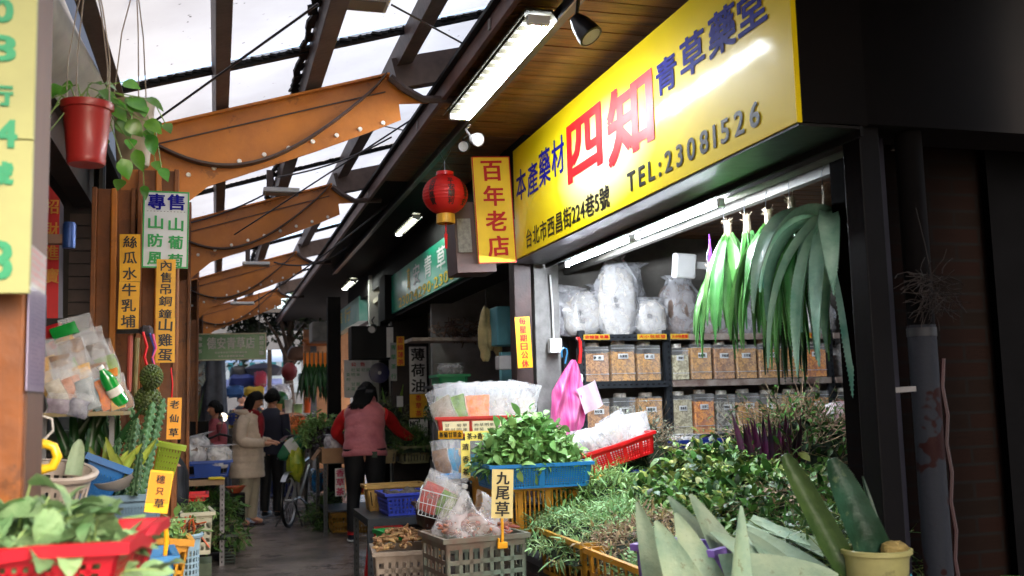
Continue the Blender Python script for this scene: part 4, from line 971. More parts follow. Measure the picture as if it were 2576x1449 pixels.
m_pf2 = film('packet_film_dense', (.66, .67, .70), .38, .15, .6, 18, .004)
random.seed(40)
for i in range(11):
    u = -.17+.34*i/10; lab = ['leftmost white packet in the tilted red basket', 'rightmost upright clear packet in the tilted red basket'][0 if i == 0 else 1] if i in (0, 10) else '%s packet from the left standing in the tilted red basket, milky film over white slices' % ORD[i]
    R = rot3((0, -.27, -.05)) @ rot3((U(-.5, -.1), U(-.25, .25)-.1, U(-.5, .5)))
    packet(.15, U(.19, .24), .035, (F_w if i % 4 else F_p, m_pf2), q+rot3((0, -.27, -.05)) @ V((u, .13+U(-.07, .07), .04)), R, label=lab, group='white packets in the tilted red basket', seed=i)
# ================= blue basket with nine tail grass =================
c, w_, h = rect(1238, 1172, 1492, 1228, 4.95)
zb0 = c.z-h/2
bb = crate('blue_basket', 'bright blue mesh basket overflowing with green leafy herb', 'basket', (c.x, 5.12, zb0), w_, .34, h+.01, mat('crate_blue', '1474B4', .4, .12, 4, coat=.15), 0, nx=34, nz=9, taper=.93, bars=.5, band=.14, solid=(.5,), rim=.014)
m_nine = mat('nine_leaf', '84B266', .5, .25, 12, .2, rnd=.35, trans=.2, c2='5E8E4A')
herb_heap('leaf_heap', 'fresh broad green leaves piled high in the blue basket', 'herbs', (c.x-.01, 5.15, zb0+h*.80), .215, .135, .21, 900, [m_nine, m_stem, m_under, m_h1], .052, .024, 8, .12, 0, 0, .5, .9, seed=14, pw=2.2, curl=.9)
# card signs
M_cream = mat('card_cream', 'E8D08A', .5, .08, 6)
sign('price_card', 'tilted cream card hand lettered with nine tail grass in black, on a yellow clip', 'sign', at(1264, 1242, 4.72), .108, .232, M_cream, 0, math.radians(3.5), -.05, .002,
     texts=[('九', 0, .074, .062, .058, M_ink, .0022, False), ('尾', 0, .004, .066, .062, M_ink, .0018, False), ('草', 0, -.072, .068, .068, M_ink, .0018, False)])
q = at(1264, 1345, 4.72); t = thing('card_clip', 'yellow plastic clip gripping the crate edge under the cream card', 'clip', q)
mb = MB(); mb.box((0, 0, .03), (.014, .01, .13)); mb.box((-.002, 0, -.05), (.05, .02, .03)); mb.box((-.02, 0, -.03), (.01, .02, .03)); mb.build('clip_body', mat('clip_yellow', 'F0A818', .4, .1), t, smooth=False, bevel=.004)
# ================= red tray of packets =================
q0 = at(1232, 1082, 5.55)
tr = crate('red_tray', 'dull red tray with cream labels carrying a row of tea packets', 'tray', (q0.x-.0, 5.75, 1.19), .50, .42, .11, mat('tray_red', 'C42C26', .4, .15, 4, coat=.1), -.26, nx=3, nz=1, taper=.92, bars=.3, band=.2, rim=.012)
Rt = Matrix.Rotation(-.26, 3, 'Z'); T0 = V((q0.x, 5.75, 1.19))
def on_tray(x, y, z): return T0+Rt @ V((x, y, z))
lab_c = mat('label_cream', 'EADFB8', .5, .08, 8)
for i, (x, wd, tx) in enumerate([(-.14, .15, '杞菊甘草'), (.02, .13, '茶香草'), (.17, .12, '桑葉')]):
    s_ = sign('tray_label', ['left cream paper label on the red tray front', 'middle cream paper label on the red tray front', 'right cream paper label on the red tray front, mostly behind leaves'][i], 'label', on_tray(x, -.212, .052), wd, .066, lab_c, -.26, 0, .05, .002)
    mb = MB(); squiggle(mb, 0, 0, wd*.9, .05, 2, 4); mb.build('lettering', M_ink, s_, smooth=False)
for i in range(3):
    s_ = sign('tray_label', ['small tan label on the tray side, nearest', 'small tan label on the tray side, in the middle', 'small tan label on the tray side, farthest'][i], 'label', on_tray(-.236, -.13+.12*i, .052), .10, .058, mat('label_tan', 'C9A45E', .5, .1), -.26-PI/2, 0, .05, .002)
    mb = MB(); squiggle(mb, 0, 0, .09, .045, 2, 3); mb.build('lettering', M_ink, s_, smooth=False)
random.seed(50)
PK = [(-.17, F_p, 'clear packet with green strip at the left end of the red tray', .16), (-.12, F_g, 'packet of green herbs leaning left on the red tray', .17), (-.03, F_o, 'packet of bright orange flowers in the red tray', .20), (.06, F_w, 'white speckled packet right of the orange one', .20), (.13, F_w, 'white packet third from the right end of the red tray', .19), (.20, F_p, 'pale packet leaning at the right end of the red tray', .20)]
for i, (x, f, lb, wd) in enumerate(PK):
    packet(wd, .29, .03, (f, m_pf2 if i > 2 else m_pf), on_tray(x, -.16+.012*i, .02), Rt @ rot3((-.12, [-.45, -.28, -.04, .04, .06, .22][i], [-.5, -.3, 0, 0, 0, 0][i])), label=lb, group='tea packets standing in the red tray', seed=i)
for i in range(9):
    packet(.18, .28, .03, (F_w if i % 3 else F_g, m_pf), on_tray(-.18+.045*i, U(-.08, .15), .03), Rt @ rot3((U(-.2, .2), U(-.25, .25), U(-.3, .3))), label='%s of the milky packets packed behind the front row in the red tray' % ORD[i], group='tea packets standing in the red tray', seed=i+20)
# labels under tray
def ylab(x0, y0, x1, y1, Y, label, text, m=M_yel, vert=False, bold=.001, rz=0):
    c, w_, h = rect(x0, y0, x1, y1, Y); n_ = len(text)
    tx = [(ch, 0, h*(.5-(i+.5)/n_), min(w_*.7, h/n_*.75), min(w_*.7, h/n_*.75), M_ink, bold, False, .01) for i, ch in enumerate(text)] if vert else [(text, 0, 0, w_*.9, h*.65, M_ink, bold, False)]
    return sign('paper_label', label, 'label', c, w_, h, m, rz, 0, 0, .002, texts=tx)
M_py = mat('paper_yellow', 'F0D868', .5, .08)
ylab(1102, 1083, 1165, 1104, 5.45, 'orange paper strip under the tray side', '茶菊甘草金', M_yel, rz=-.5)
ylab(1170, 1084, 1270, 1108, 5.42, 'pale yellow paper strip with arrows under the red tray', '茶→香→草→杞', M_py)
ylab(1160, 1108, 1183, 1203, 5.40, 'narrow upright yellow slip reading fragrant tea', '清香茶', M_py, True)
c, w_, h = rect(1183, 1140, 1228, 1216, 5.5); packet(w_*1.1, h*1.5, .04, (F_c, m_pf), c-V((0, 0, h/2)), (0, 0, 0), label='sky blue tea pack hanging below the yellow slip', text='茶', seed=3, fillh=.62)
for i, (px, f) in enumerate([(1118, F_b), (1132, F_c), (1145, F_y), (1157, F_c)]):
    q = at(px, 1195, 5.6); packet(.10, .20, .02, (f, m_pf), q, (0, -.18+.05*i, -.5+.2*i), label=['brown packet hanging leftmost under the tray side', 'pale blue packet hanging under the tray side', 'golden packet hanging under the tray side', 'clear bluish packet hanging next to the yellow slip'][i], group='long packets hanging under the tray', seed=i)
q = at(1130, 1200, 5.6); t = thing('blue_hanger_tray', 'small blue tray holding the long packets under the red tray', 'tray', q)
mb = MB(); mb.box((.02, 0, -.005), (.17, .12, .01)); mb.box((.02, -.06, .01), (.17, .004, .03)); mb.build('tray_body', MATS['crate_blue'], t, smooth=False, bevel=.002)
# wire basket with packets
q = at(1100, 1300, 5.3); wb = thing('wire_basket', 'pale wire basket of packets hanging off the stand above the table', 'basket', q, (0, .28, -.25))
mb = MB(); bx, by, bz = .24, .24, .13
for z in (0, bz*.5, bz):
    k = 1 if z else .85
    P4 = [V((a*bx/2*k, b_*by/2*k, z)) for a, b_ in ((-1, -1), (1, -1), (1, 1), (-1, 1), (-1, -1))]
    for i in range(4): mb.bar(P4[i], P4[i+1], .005 if z == bz else .003)
for i in range(11):
    f = -1+2*i/10
    for s_ in (-1, 1):
        mb.bar((f*bx/2*.85, s_*by/2*.85, 0), (f*bx/2, s_*by/2, bz), .0025); mb.bar((s_*bx/2*.85, f*by/2*.85, 0), (s_*bx/2, f*by/2, bz), .0025)
    mb.bar((f*bx/2*.85, -by/2*.85, 0), (f*bx/2*.85, by/2*.85, 0), .0025)
mb.build('wire_frame', mat('wire_white', 'C8CCCE', .4, .1), wb, smooth=False)
RW = rot3((0, .28, -.25)); random.seed(60)
for i, (x, y, f, hh, lb) in enumerate([(-.08, .06, F_b, .22, 'clear packet at the back left of the wire basket'), (-.07, -.05, F_r, .22, 'orange red packet at the left of the wire basket'), (-.01, .0, F_r, .20, 'second orange red packet in the wire basket'), (.015, -.06, F_g, .19, 'lime green packet in the wire basket'), (.06, -.04, F_p, .17, 'pinkish white packet in the wire basket'), (.03, .07, F_p, .24, 'clear packet at the back of the wire basket')]):
    packet(.11, hh, .03, (f, m_pf), q+RW @ V((x, y, .01)), RW @ rot3((U(-.1, .1), .12, U(-.5, -.1))), label=lb, group='packets in the wire basket', seed=i)
q2 = q+RW @ V((.10, -.05, .02)); t = thing('clear_bottle', 'clear plastic bottle with white cap in the wire basket', 'bottle', q2, RW)
mb = MB(); mb.lathe([(.001, 0), (.032, 0), (.034, .01), (.034, .11), (.03, .13), (.014, .155), (.014, .165)], 20); mb.build('bottle_body', film('pet', (.9, .93, .96), .3, .05, .1), t)
mb = MB(); mb.lathe([(.001, .187), (.016, .187), (.0165, .183), (.0165, .165), (.001, .165)], 16); mb.build('cap', M_white, t)
# dark boxes in the stand below blue pack
for i, (x0, y0, x1, y1, Y, c_, lb) in enumerate([(1180, 1222, 1240, 1290, 5.6, '2B2A2E', 'dark slotted crate below the sky blue pack'), (1068, 1272, 1132, 1330, 5.7, '4A2820', 'brown carton below the wire basket')]):
    c, w_, h = rect(x0, y0, x1, y1, Y); crate('dark_crate' if i == 0 else 'brown_carton', lb, 'crate', (c.x, Y+.15, c.z-h/2), w_, .3, h, mat('cr%d' % i, c_, .6, .2), 0, nx=6, nz=3, bars=.5 if i == 0 else .98)
# ================= roots bag on green crate =================
m_gb = mat('crate_greybrown', '7A6A60', .6, .3, 7, c2='4E6A5C')
q = at(1207, 1350, 4.75); m_g1 = mat('crate_mixed', '6E8476', .55, .35, 3, c2='6E4E42')
crate('produce_crate', 'grey green and brown stacking crate under the bag of reddish roots', 'crate', (q.x+.01, 4.92, q.z-.26), .42, .36, .26, m_g1, .12, nx=7, nz=3, bars=.35, taper=.97, band=.2)
crate('produce_crate', 'lower grey green stacking crate at the bottom edge', 'crate', (q.x+.02, 4.92, q.z-.54), .42, .36, .26, m_g1, .12, nx=7, nz=3, bars=.35, taper=.97, band=.2)
random.seed(70); t = thing('root_bag', 'thin white bag spilling open over reddish brown roots', 'plastic bag', (q.x, 4.88, q.z), 0)
mb = MB()
for i in range(120):
    a = V((U(-.15, .15), U(-.11, .11), U(.0, .10))); a.z *= 1-abs(a.x)*4; d = rdir(); d.z *= .4
    mb.tube([a, a+d*.03+rdir()*.006, a+d*.06], [.007, .009, .005], 6)
mb.build('roots', mat('root_red', '9A5A42', .75, .3, 15, .4, rnd=.3), t)
mb = MB()
def F(a, b):
    th = a*2*PI; r_ = .19*(1-.15*b+.12*math.sin(th*5+b*3)); z = .16*b*(1+.35*math.sin(th*3+1))+.02*noise.noise(V((math.cos(th)*3, math.sin(th)*3, b*3)))
    k = (1-.55*b**2)
    return V((math.cos(th)*r_*k-.03*b, math.sin(th)*r_*.75*k, z))
mb.grid(F, 36, 10, wrap=True)
mb.grid(lambda a, b: V((-.12-.10*a, -.05+.12*b+.02*math.sin(a*6), .13+.10*a-.05*b*a)), 8, 8)
mb.build('bag_skin', film('bag_film_rosy', (.78, .74, .74), .30, .2, 1.0, 16), t, angle=80)
# ginger crate
c, w_, h = rect(965, 1390, 1105, 1449, 5.7)
q = at(1035, 1388, 5.6)
crate('produce_crate', 'beige crate of ginger roots on the ground by the aisle', 'crate', (q.x, 5.8, q.z-.22), .36, .36, .22, mat('crate_beige', 'B0A090', .6, .2, 6, c2='8A7868'), -.1, nx=8, nz=3, bars=.6, taper=.93, band=.25)
random.seed(71); mb = MB()
for i in range(190):
    x, y = U(-.16, .16), U(-.15, .15); a = V((x, y, .10*(1-(x/.18)**2)*(1-(y/.18)**2)+U(-.01, .01))); d = rdir(); d.z *= .5
    mb.tube([a, a+d*.018+rdir()*.005, a+d*.036, a+d*.05+rdir()*.006], [.006, .011, .008, .005], 6)
o = mb.build('ginger_heap', mat('ginger', 'B08A5E', .75, .25, 18, .4, rnd=.3)); o.location = (q.x, 5.8, q.z-.0); tag(o, 'knobbly pale brown ginger roots heaped in the beige crate', 'roots', None, 'stuff')
ylab(1096, 1380, 1112, 1430, 5.35, 'small upright yellow tag between ginger and green crate', '生熟地', M_yel, True)
# pillar for baskets under front: agave leaves in purple crate
m_ag = mat('agave_pale', 'A4B494', .6, .2, 7, .6, 26, c2='76947E', rnd=.22, detail=10, spots=('6E6A48', 26, .60, .6))
m_ag.node_tree.nodes['Mapping'].inputs['Scale'].default_value = (1, 1, 1)
q = at(1600, 1370, 3.38); RR = Matrix.Rotation(.62, 3, 'Z'); cc = q-RR @ V((-.10, .15, .22))
pc = crate('purple_crate', 'lilac plastic crate holding cut pale agave leaves', 'crate', cc, .20, .30, .22, mat('crate_purple', '8A6AC4', .4, .12, 4, coat=.1), (.0, 0, .62), nx=8, nz=4, bars=.75, taper=.92, band=.3)
t = thing('agave_leaf_bundle', 'thick pale green agave leaves fanned out of the lilac crate', 'agave leaves', (0, 0, 0))
def agl(x0, y0, x1, y1, Y0, Y1, wpx, lab=None, T=.02, cup=.3, nrm=(-.2, -1, .35), bend=.1, m=m_ag):
    a, b_ = at(x0, y0, Y0), at(x1, y1, Y1); d = b_-a; L = d.length; W = wpx*Y0/FPX*1.5
    mb = MB(); blade(mb, a, d.normalized()+V((0, 0, bend*.25)), L, W, T, (0, 0, -1), bend, V(nrm), 14, teeth=4, cup=cup*.6, base=.95, lin=.62); mb.build('leaf', m, t, angle=50)
agl(1668, 1500, 1603, 1262, 3.15, 3.25, 62, nrm=(-.5, -1, .2))
agl(1740, 1510, 1650, 1310, 3.0, 3.05, 82, nrm=(-.3, -1, .3))
agl(1790, 1500, 1700, 1290, 3.1, 3.2, 80)
agl(1810, 1430, 1682, 1247, 3.35, 3.5, 62, nrm=(-.1, -1, .5))
agl(1880, 1490, 1737, 1242, 3.2, 3.35, 80, nrm=(0, -1, .5))
agl(1858, 1500, 1864, 1272, 2.95, 3.0, 62, nrm=(.35, -1, .1), cup=.5)
agl(1990, 1470, 1790, 1335, 3.0, 3.25, 90, nrm=(.2, -1, .9))
agl(2050, 1520, 1880, 1335, 2.95, 3.2, 100, nrm=(.2, -1, 1.0))
agl(1830, 1460, 2110, 1432, 3.0, 2.9, 120, nrm=(.0, -.8, 1.2), bend=.35)
agl(1860, 1360, 2105, 1445, 3.3, 3.05, 95, nrm=(.1, -.8, 1.2))
agl(1880, 1312, 2040, 1370, 3.5, 3.3, 50, nrm=(.1, -.8, 1.2))
agl(2080, 1390, 1885, 1305, 3.3, 3.5, 60, nrm=(.1, -.7, 1.2))
agl(1705, 1500, 1630, 1330, 3.2, 3.3, 60, nrm=(-.5, -1, .3))
# bucket with agave leaves
q = at(2203, 1384, 2.88); bz0 = q.z-.20
bk = thing('plastic_bucket', 'pale yellow bucket with a small print holding two dark agave leaves', 'bucket', (q.x, 2.88, bz0), 0)
mb = MB(); mb.lathe([(.001, .002), (.086, 0), (.089, .004), (.102, .175), (.108, .19), (.114, .192), (.115, .205), (.108, .208), (.100, .204), (.097, .18), (.084, .008), (.001, .006)], 40); mb.build('bucket_body', mat('bucket_yellow', 'B4AC70', .5, .1, 5, c2='94905C', spots=('6A6440', 14, .6, .5)), bk)
mb = MB(); put_text(mb, '中草藥行批發零', -.005, .125, .085, .014, .108, .0004); mb.build('lettering', M_blue, bk, smooth=False)
mb = MB(); mb.lathe([(.0005, 0), (.012, 0)], 16, (.062, -.088, .122), (PI/2, 0, .62)); mb.build('round_mark', mat('mark_teal', '3AA0B8', .5, .1), bk)
t = thing('agave_leaf_pair', 'dark green agave leaves standing in the pale yellow bucket', 'agave leaves', (q.x, 2.88, bz0+.02))
m_agd = mat('agave_dark', '2A4E3C', .4, .3, 6, .5, 25, c2='16301E', rnd=.2, coat=.15, spots=('5A6A4A', 22, .62, .5))
m_agy = mat('agave_olive', '465E2C', .4, .3, 6, .5, 25, c2='26401A', coat=.15, spots=('7A7040', 20, .62, .5))
mb = MB(); blade(mb, (.055, -.005, .02), (-.42, .05, 1), .50, .125, .03, (0, 0, -1), -.02, (-.25, -1, .1), 14, teeth=5, cup=.28, base=.85, taper=.35); mb.build('leaf', m_agd, t, angle=50)
mb = MB(); blade(mb, (-.03, .02, .0), (-.50, .1, 1), .56, .085, .025, (0, 0, -1), -.02, (-.5, -1, 0), 14, teeth=5, cup=.35, base=.8, taper=.3); mb.build('leaf', m_agy, t, angle=50)
mb = MB(); blade(mb, (.07, .03, .02), (-.12, .1, 1), .40, .05, .02, (0, 0, -1), .1, (.5, -1, 0), 10, cup=.5); mb.build('leaf', m_agd, t, angle=50)
mb = MB(); mb.blob((.05, -.03, .18), (.045, .035, .03), 14, .3, 4, 3); mb.build('root_stub', mat('stub_y', 'A88F50', .7, .3, 20, .5), t)
mb = MB(); mb.box((q.x, 3.0, bz0-.02), (.5, .5, .04)); mb.box((q.x, 3.0, (bz0-.04)/2), (.45, .42, bz0-.04)); o = mb.build('wooden_stand', mat('stand_dark', '241C18', .7, .3), smooth=False); tag(o, 'dark stand carrying the pale yellow bucket', 'stand')
# ================= surroundings that close the alley =================
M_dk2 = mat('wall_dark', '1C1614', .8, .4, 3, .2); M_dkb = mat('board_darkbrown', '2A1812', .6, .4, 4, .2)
wl = thing('left_shop_wall', 'dark shop fronts and upper boards along the left side', 'wall')
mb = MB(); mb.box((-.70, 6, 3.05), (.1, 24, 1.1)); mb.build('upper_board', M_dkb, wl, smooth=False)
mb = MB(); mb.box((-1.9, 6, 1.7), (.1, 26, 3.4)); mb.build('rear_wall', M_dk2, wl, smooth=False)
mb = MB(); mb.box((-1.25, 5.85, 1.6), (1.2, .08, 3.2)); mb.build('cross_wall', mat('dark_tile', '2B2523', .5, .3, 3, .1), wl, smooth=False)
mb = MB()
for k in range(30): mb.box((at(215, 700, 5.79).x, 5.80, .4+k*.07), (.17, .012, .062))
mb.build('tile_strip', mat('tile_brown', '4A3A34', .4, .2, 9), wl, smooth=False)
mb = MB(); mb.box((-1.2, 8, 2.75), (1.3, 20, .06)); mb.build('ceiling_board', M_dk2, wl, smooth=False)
mb = MB(); mb.tube([(at(246, 700, 5.6).x, 5.6, 0), (at(246, 700, 5.6).x, 5.6, 2.7)], .03, 10); mb.build('black_pipe', M_blackpl, wl)
nb = thing('neighbour_shop_wall', 'unseen dark wall added at the right to block light', 'wall')  # out-of-view wall added to block light from the near right side
mb = MB(); mb.box((2.85, -1.4, 1.9), (.1, 8.2, 3.8)); mb.build('wall_face', mat('wall_black', '070506', .9, .2, spec=.1), nb, smooth=False)
mb = MB(); mb.box((.6, -6.5, 1.7), (5.4, .1, 3.4)); o = mb.build('alley_rear_screen', M_dk2, smooth=False); tag(o, 'dark wall closing the alley behind the viewer', 'wall')
bpy.data.objects.remove(o)
# right hand row beyond the herb shop
rw = thing('right_shop_row', 'row of dim shop rooms on the right beyond the yellow sign', 'shop row')
M_w2 = mat('shop_wall_grey', '8A8886', .8, .35, 2, .2); M_w3 = mat('shop_wall_white', 'B9B6AE', .7, .2, 2, .1)
mb = MB(); mb.box((3.3, 9.5, 1.5), (2.6, .08, 3)); mb.build('partition_wall', M_w2, rw, smooth=False)
mb = MB(); mb.box((4.0, 11, 1.5), (.1, 8.5, 3)); mb.build('rear_wall', M_w2, rw, smooth=False)
mb = MB(); mb.box((2.7, 12.6, 1.5), (1.7, .08, 3)); mb.build('white_partition_wall', M_w3, rw, smooth=False)
mb = MB(); mb.box((3.0, 9.8, 2.66), (2.2, 6, .05)); mb.build('shop_ceiling', mat('ceiling_cream', 'C4BCA4', .8, .2), rw, smooth=False)
mb = MB(); mb.box((1.95, 10.5, 2.95), (.12, 9, .3)); mb.build('upper_board', M_dark, rw, smooth=False)
mb = MB(); mb.box((2.05, 9.2, 2.36), (.3, 5.6, .05)); mb.build('sign_underside', M_dark, rw, smooth=False)
for (px, Y, wd, m, lb) in ((840, 12.4, .16, M_dark, 'black post beside the hanging dark aloe'), (1030, 11.3, .42, mat('post_brown2', '2C2220', .6, .4, 5), 'dark post carrying the mint oil banner'), (965, 11.9, .1, M_dark, 'dark post at the far side behind the woman in the vest')):
    x = at(px, 900, Y).x; post('shop_post', lb, x-wd/2, x+wd/2, Y, .14, 0, 2.7, m)
# green shop sign
y0 = at(985, 740, X=XS).y; y1 = 6.62
gs = thing('green_shop_sign', 'bright green shop sign with white and yellow characters beyond the yellow one', 'sign', (XS, (y0+y1)/2, 2.58), -PI/2); L_ = y0-y1
mb = MB(); mb.box((0, .06, 0), (L_, .12, .42)); mb.build('board', mat('board_green', '12B07E', .35, .1, 2, coat=.5, c2='0A7A66'), gs, smooth=False)
mb = MB(); put_text(mb, '安青草店', .12, .05, L_*.46, .20, .003, .004, gap=1.0); mb.build('white_lettering', M_white, gs, smooth=False)
mb = MB(); put_text(mb, '萬', -L_*.26, .05, .14, .22, .003, .004); put_text(mb, '23024290·23066955', -.0, -.14, L_*.78, .10, .003, .003); mb.build('yellow_lettering', mat('letter_yellow', 'F0D020', .5, .05), gs, smooth=False)
mb = MB(); mb.box((-L_/2-.2, .05, -.02), (.38, .25, .5)); mb.build('end_box', M_dark, gs, smooth=False)
ya, yb = at(818, 800, X=XS).y, at(903, 780, X=XS).y
g2 = thing('white_shop_sign', 'far white and green shop sign lit from above', 'sign', (XS, (ya+yb)/2, 2.68), -PI/2); L_ = ya-yb
mb = MB(); mb.box((0, .06, 0), (L_, .12, .34)); mb.build('board', mat('board_whitegreen', 'A9CFC4', .35, .4, 1.2, coat=.4, c2='2A9A82'), g2, smooth=False)
mb = MB(); put_text(mb, '青草行', 0, .02, L_*.6, .2, .003, .004, gap=.6); mb.build('lettering', MATS['letter_yellow'], g2, smooth=False)
# signs on the posts
def vsign(x0, y0, x1, y1, Y, label, text, m, tm, bold=.002, wob=.03, rz=0, tilt=0, border=None, cat='sign', fs=.78, name='paper_sign', group=None, bw=.012):
    c, w_, h = rect(x0, y0, x1, y1, Y); n_ = len(text); s_ = min(w_*fs, h/n_*.86)
    return sign(name, label, cat, c, w_, h, m, rz, tilt, 0, .003, border, bw, group,
                texts=[(ch, 0, h*(.5-(i+.5)/n_), s_, s_*.95, tm, bold, False, wob) for i, ch in enumerate(text)])
M_wp = mat('paper_white', 'CFCDC8', .55, .08, 8)
vsign(1030, 872, 1073, 990, 11.0, 'tall white banner lettered mint oil in black', '薄荷油', M_wp, M_ink, .004)
s_ = vsign(1031, 991, 1075, 1050, 10.98, 'yellow sheet with red characters under the mint oil banner', '香草茶', M_yel, M_red, .001, fs=.34)
c, w_, h = rect(1030, 1055, 1076, 1098, 11.0); sign('notice', 'white no smoking notice under the yellow sheet', 'sign', c, w_, h, M_wp, texts=[('NO', -.05, .05, .09, .06, M_ink, .003, False)])
vsign(998, 846, 1017, 920, 11.0, 'small yellow strip sign high on the dark post', '金線蓮茶', M_yel, M_red, .001)
vsign(982, 862, 998, 958, 11.0, 'narrow grey and white strip sign on the dark post', '青草茶行', mat('paper_grey', '9A9C9C', .6, .1), M_green, .001)
vsign(1299, 797, 1336, 925, 6.2, 'bright yellow plate with red characters giving the closing day', '每星期日公休', mat('plate_yellow', 'F4AE10', .35, .05, coat=.3), M_red, .0012, .01, .0, math.radians(-2.5), cat='sign', name='closing_sign')
c, w_, h = rect(866, 905, 936, 1000, 12.3)
nb_ = sign('notice_board', 'white notice board with rows of green and red writing', 'notice board', c, w_, h, M_wp)
mb = MB(); squiggle(mb, 0, -h*.08, w_*.9, h*.75, 6, 5, dens=.6); mb.build('lettering', M_green, nb_, smooth=False)
mb = MB(); put_text(mb, '公告', 0, h*.38, w_*.5, h*.1, .003, .002, gap=1.5); mb.build('lettering', M_red, nb_, smooth=False)
c, w_, h = rect(928, 908, 980, 968, 11.4)
t = thing('round_fan', 'dark blue round fan guard on the wall above the woman', 'fan', c); mb = MB()
mb.lathe([(.001, -.03), (w_/2*.97, -.02), (w_/2, 0), (w_/2*.97, .02), (.001, .03)], 32, rot=(PI/2, 0, 0)); mb.build('guard', mat('fan_blue', '14184E', .4, .2), t)
mb = MB(); mb.lathe([(.001, .04), (.02, .035), (.022, .02)], 12, rot=(PI/2, 0, 0)); mb.build('hub', M_lgray, t)
c, w_, h = rect(880, 822, 984, 905, 11.3)
t = thing('hanging_box', 'black box hanging above the notice board', 'box', c); mb = MB(); mb.box((0, 0, 0), (w_, .3, h)); mb.build('case', M_black, t, smooth=False, bevel=.01); mb = MB(); mb.box((w_*.42, -.152, 0), (w_*.16, .006, h*.9)); mb.build('side_strip', M_wp, t, smooth=False)
c, w_, h = rect(1008, 1, 1018, 10, 9.2)
q = at(1005, 1030, 9.2); t = thing('wall_switch', 'pale switch plate on the dark post', 'switch', (at(1006, 1010, 11.06).x, 11.06, at(1006, 1010, 11.06).z)); mb = MB(); mb.box((0, 0, 0), (.07, .02, .12)); mb.build('plate', M_lgray, t, smooth=False, bevel=.003)
# second shop things
random.seed(80); q = at(1222, 770, 7.3); t = thing('hanging_gourds', 'bunch of pale yellow dried gourds hanging in the second shop', 'gourds', q)
for (dx, dz, L_, r_) in ((-.03, 0, .36, .035), (.03, -.06, .28, .04), (.08, -.12, .26, .036), (.0, -.16, .26, .034), (-.02, -.2, .22, .03), (.12, -.1, .18, .03)):
    mb = MB(); pts = [V((dx*.3, 0, dz*.2)), V((dx*.7, U(-.03, .03), dz-.05)), V((dx, U(-.03, .03), dz-L_*.5)), V((dx*1.1, 0, dz-L_*.85)), V((dx*1.1, 0, dz-L_))]
    mb.tube(pts, [.006, r_*.6, r_, r_*.95, r_*.35], 12); mb.build('gourd', mat('gourd', 'CDBB84', .6, .25, 8, .2, 30), t, angle=80)
mb = MB(); mb.tube([(0, 0, -.02), (0, 0, .12)], .004, 5); mb.build('string', M_wire, t)
M_cab = mat('cabinet_blue', '5FA6B4', .5, .15, 4)
c, w_, h = rect(1250, 770, 1305, 868, 7.1); t = thing('wall_cabinet', 'light blue metal cabinet behind the gourds', 'cabinet', (c.x, 7.2, c.z)); mb = MB(); mb.box((0, 0, 0), (w_, .2, h)); mb.build('case', M_cab, t, smooth=False, bevel=.01); mb = MB(); mb.box((w_*.0, -.103, 0), (w_*.9, .006, h*.92)); mb.build('door', M_cab, t, smooth=False)
c, w_, h = rect(1268, 890, 1308, 950, 7.1); t = thing('metal_screen', 'pale blue panel standing under the cabinet', 'panel', (c.x, 7.2, c.z)); mb = MB(); mb.box((0, 0, 0), (w_, .06, h*1.2)); mb.build('sheet', mat('panel_cyan', '7CC4D0', .5, .1), t, smooth=False)
c, w_, h = rect(1250, 895, 1285, 930, 6.9); t = thing('meter_box', 'small grey meter box below the gourds', 'box', c); mb = MB(); mb.box((0, 0, 0), (w_, .1, h)); mb.build('case', M_lgray, t, smooth=False, bevel=.008)
q0_, q1_ = at(1105, 853, 8.9), at(1205, 853, 8.9); t = thing('wall_shelf', 'shelf of dried roots high in the second shop', 'shelf'); mb = MB(); mb.box(((q0_.x+q1_.x)/2, 9.1, q0_.z), (q1_.x-q0_.x+.5, .4, .03)); mb.build('board', MATS['shelf_board'], t, smooth=False)
random.seed(81); mb = MB()
for i in range(130):
    a = V((U(q0_.x, q1_.x+.2), U(8.95, 9.2), q0_.z+.03+U(0, .12))); d = rdir(); mb.tube([a, a+d*.05+rdir()*.02, a+d*.1+rdir()*.03], .005, 4)
o = mb.build('dried_roots', mat('roots_dark', '5A4434', .8, .3, rnd=.4)); tag(o, 'dark dried roots heaped on the high shelf of the second shop', 'roots', None, 'stuff')
c, w_, h = rect(1104, 942, 1178, 966, 7.8); crate('green_tray', 'bright green tray on a shelf of the second shop', 'tray', (c.x, 7.95, c.z-h/2), w_, .3, h, mat('tray_green', '1E9A62', .4, .1), 0, nx=8, nz=1, bars=1.0, taper=.95)
bag(1108, 912, 1172, 945, 7.85, 'clear bag lying in the green tray', m_fg, .6, .8, 91, full=.8, group=None, fm=m_film)
q0_ = at(1140, 968, 7.9); t = thing('wall_shelf', 'dark shelf carrying the green tray', 'shelf'); mb = MB(); mb.box((q0_.x+.1, 7.95, q0_.z-.015), (.6, .35, .02)); mb.build('board', M_shelf, t, smooth=False)
herb_heap('herb_heap', 'dark leafy herbs in the second shop below the green tray', 'herbs', (at(1125, 1030, 7.7).x, 7.8, at(1110, 1050, 7.7).z), .12, .12, .10, 90, [m_hd, m_stemb, m_under], .04, .014, 7, .12, 0, 0, .4, .8, seed=82)
